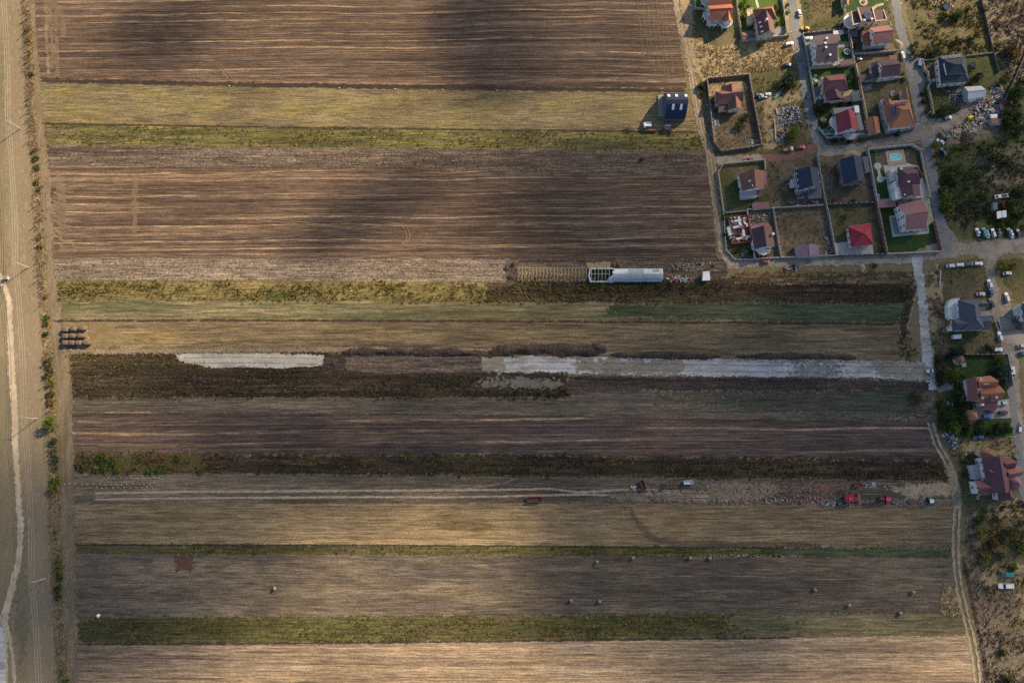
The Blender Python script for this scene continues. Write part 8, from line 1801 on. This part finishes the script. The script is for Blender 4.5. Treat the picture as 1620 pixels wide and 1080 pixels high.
rubble("rubbish_tip", "rubbish spilling down toward the truck", [(1502, 204), (1526, 196), (1548, 204), (1540, 216), (1510, 222)], 110, .8, [JM['white'], JM['tan'], JM['pale'], JM['dark']], .6, 5)
rubble("rubbish_tip", "rubbish between the metal shed and the grove", [(1566, 140), (1582, 132), (1590, 150), (1586, 158), (1568, 156)], 90, .9, [JM['violet'], JM['white'], JM['dark'], JM['pale']], .6, 6)
rubble("junk_heap", "dark junk heap left of the metal shed", [(1500, 144), (1524, 138), (1530, 164), (1512, 168), (1502, 158)], 150, .75, [JM['dark'], JM['violet'], JM['red'], JM['white'], JM['grey']], .8, 7)
rubble("wood_pile", "tan board pile below the tip road", [(1506, 206), (1520, 205), (1520, 214), (1504, 214)], 60, .8, [JM['tan'], JM['pale']], .6, 8, .7)
h = house("tip_hut", "tan-roofed junk shelter in the middle of the tip", 1577, 192, "shelter")
block(h, 'flat', [(1568, 187), (1585, 188), (1585, 196), (1569, 195)], 2.4, 2.4, RM['brown'], WM['greywhite'], ov=.1, win=False); block(h, 'flat', [(1567, 181), (1578, 180.5), (1578.5, 186.5), (1568, 187)], 2.2, 2.2, RM['white'], WM['grey'], ov=.1, win=False)
p = P(1533, 187); t = thing("yellow_container", "bright yellow container standing on the tip road's edge", "container", (p.x, p.y, .1), None, .5); MB().box((0, 0, 0), (1.9, 1.5, 1.3), 0, 1.05).build("tub", JM['yellow'], t, local=True); MB().box((0, 0, 1.31), (1.95, 1.55, .12)).build("lid", JM['yellow'], t, local=True)
mound("rust_heap", "red-brown heap at the far side of the tip", 1593, 163, 2.6, 2.0, 1.2, plain_mat("rusty_earth", (.16, .07, .055), .9, .25, 1.2))
rubble("stone_heap", "grey heap of broken concrete by the dirt track", [(1490, 686), (1500, 684), (1514, 692), (1516, 706), (1506, 712), (1496, 704)], 220, .75, [JM['grey'], JM['violet'], JM['white'], JM['dark']], 1.6, 9, .1)
rubble("stone_heap", "pale blossom-coloured heap by the gravel apron", [(1497, 609), (1508, 607), (1510, 616), (1498, 617)], 60, .6, [JM['pale'], JM['white'], JM['tan']], .9, 10, .1)
rubble("rubble_spread", "pale rubble in the machinery yard", [(1116, 766), (1220, 764), (1240, 778), (1200, 784), (1140, 786)], 320, .42, [JM['pale'], JM['tan'], JM['grey'], JM['dark']], .3, 11)
rubble("scrap_row", "row of mixed scrap along the corn stubble's upper edge", [(1120, 786), (1250, 782), (1330, 788), (1480, 788), (1480, 798), (1122, 798)], 620, .45, [JM['pale'], JM['tan'], JM['grey'], JM['white'], JM['dark'], JM['pale'], JM['orange'], JM['dark'], JM['blue']], .7, 12)
rubble("scrap_row", "dark scattered debris across the churned yard", [(985, 768), (1120, 762), (1120, 780), (1000, 784)], 220, .4, [JM['dark'], JM['grey'], JM['pale'], JM['tan']], .2, 36)
rubble("scrap_row", "debris beside the red grit in the machinery yard", [(1225, 764), (1350, 764), (1350, 784), (1225, 784)], 260, .42, [JM['dark'], JM['pale'], JM['orange'], JM['tan'], JM['red']], .2, 37)
rubble("scrap_row", "scatter of scrap under the combine harvester", [(1296, 794), (1345, 794), (1345, 799), (1296, 799)], 70, .6, [JM['white'], JM['blue'], JM['dark']], .3, 13)
rubble("bag_heap", "white bags beside the small orange trailer", [(1364, 764), (1384, 763), (1386, 771), (1366, 771)], 45, .8, [JM['white'], JM['violet'], JM['grey']], .7, 14, .05)
rubble("scrap_row", "scrap between the tractors in the machinery yard", [(1405, 788), (1470, 786), (1480, 798), (1410, 799)], 160, .45, [JM['pale'], JM['dark'], JM['grey'], JM['tan']], .4, 15)
rubble("scrap_heap", "white tank parts beside the tipped trailer", [(998, 768), (1005, 768), (1005, 776), (999, 776)], 12, .9, [JM['white'], JM['grey']], .8, 16, .05)
rubble("board_heap", "red and white boards at the end of the greenhouse", [(1054, 440), (1070, 437), (1098, 438), (1098, 446), (1060, 446)], 70, .9, [JM['white'], JM['red'], JM['pale'], JM['grey']], .7, 17, .6)
rubble("rubble_spread", "pale rubble behind the greenhouse yard hut", [(1060, 418), (1130, 414), (1134, 428), (1110, 428), (1066, 430)], 110, .7, [JM['pale'], JM['tan'], JM['dark']], .3, 18)
rubble("rubble_heap", "white rubble at the foot of the navy house", [(1259, 303), (1276, 299), (1278, 314), (1262, 316)], 90, .7, [JM['white'], JM['violet'], JM['pale']], .8, 19, .15)
rubble("scrap_heap", "scrap along the wall below the navy house", [(1246, 318), (1262, 319), (1296, 318), (1297, 325), (1246, 327)], 60, .7, [JM['white'], JM['red'], JM['dark'], JM['grey']], .6, 20)
rubble("scrap_heap", "white scrap in the tan-roofed house's back yard", [(1184, 340), (1220, 336), (1220, 350), (1188, 354)], 55, .6, [JM['white'], JM['tan'], JM['dark'], JM['pale']], .6, 21)
rubble("scrap_heap", "white scrap beside the violet shed's wall", [(1302, 372), (1312, 370), (1319, 402), (1306, 404)], 60, .6, [JM['white'], JM['violet'], JM['dark']], .6, 22)
rubble("scrap_heap", "clutter in the unfinished shell's garden", [(1148, 396), (1186, 394), (1190, 408), (1164, 408)], 30, .6, [JM['white'], JM['grey'], JM['green']], .4, 23)
rubble("stone_row", "pale stones laid out on the orange villa's lawn", [(1362, 135), (1380, 133), (1380, 142), (1366, 144)], 45, .7, [JM['pale'], JM['white']], .4, 24, .05)
rubble("garden_clutter", "white garden furniture on the orange villa's lawn", [(1408, 141), (1414, 141), (1414, 153), (1409, 153)], 8, .9, [JM['white']], .5, 25, .05)
rubble("clutter", "clutter in the wild plot above the charcoal villa", [(1470, 2), (1510, 4), (1506, 14), (1476, 12)], 60, .7, [JM['grey'], JM['dark'], JM['white'], JM['red']], .5, 26)
rubble("brick_heap", "pinkish brick heap in the wild plot", [(1468, 20), (1478, 20), (1478, 30), (1470, 31)], 40, .6, [JM['red'], JM['pale']], .6, 27, .05)
rubble("planter_row", "white planters along the solar villa's verge", [(1397, 0), (1404, 0), (1411, 44), (1406, 44)], 16, .6, [JM['white'], JM['dark']], .3, 28, .05)
rubble("scrap_heap", "boards and scrap below the walled plot's lower corner", [(1185, 222), (1200, 222), (1200, 231), (1186, 233)], 35, .6, [JM['white'], JM['tan']], .4, 29)
rubble("garden_statue_row", "white ornaments between the clipped conifers", [(1498, 636), (1507, 636), (1507, 642), (1498, 642)], 8, .9, [JM['white']], .4, 30, .05)
rubble("garden_statue_row", "white ornaments at the conifer row's lower gap", [(1500, 668), (1520, 666), (1520, 671), (1502, 671)], 10, .9, [JM['white']], .4, 31, .2)
rubble("litter", "white litter strewn beside the third hay bale", [(1124, 876), (1262, 876), (1262, 880), (1124, 881)], 60, .45, [JM['white'], JM['pale']], .1, 32)
rubble("log_heap", "stacked logs on the lane verge below the violet shed", [(1234, 423), (1265, 422), (1265, 430), (1236, 430)], 40, .7, [JM['pale'], JM['dark']], .6, 33, .7)
rubble("clutter", "clutter in front of the maroon mansion", [(1540, 784), (1548, 782), (1548, 790), (1542, 790)], 10, .7, [JM['white'], JM['pale']], .4, 34)
rubble("stone_hollow", "white stones in the hollow beside the mansion", [(1526, 713), (1536, 712), (1536, 720), (1528, 721)], 24, .6, [JM['white'], JM['grey']], .4, 35, .05)
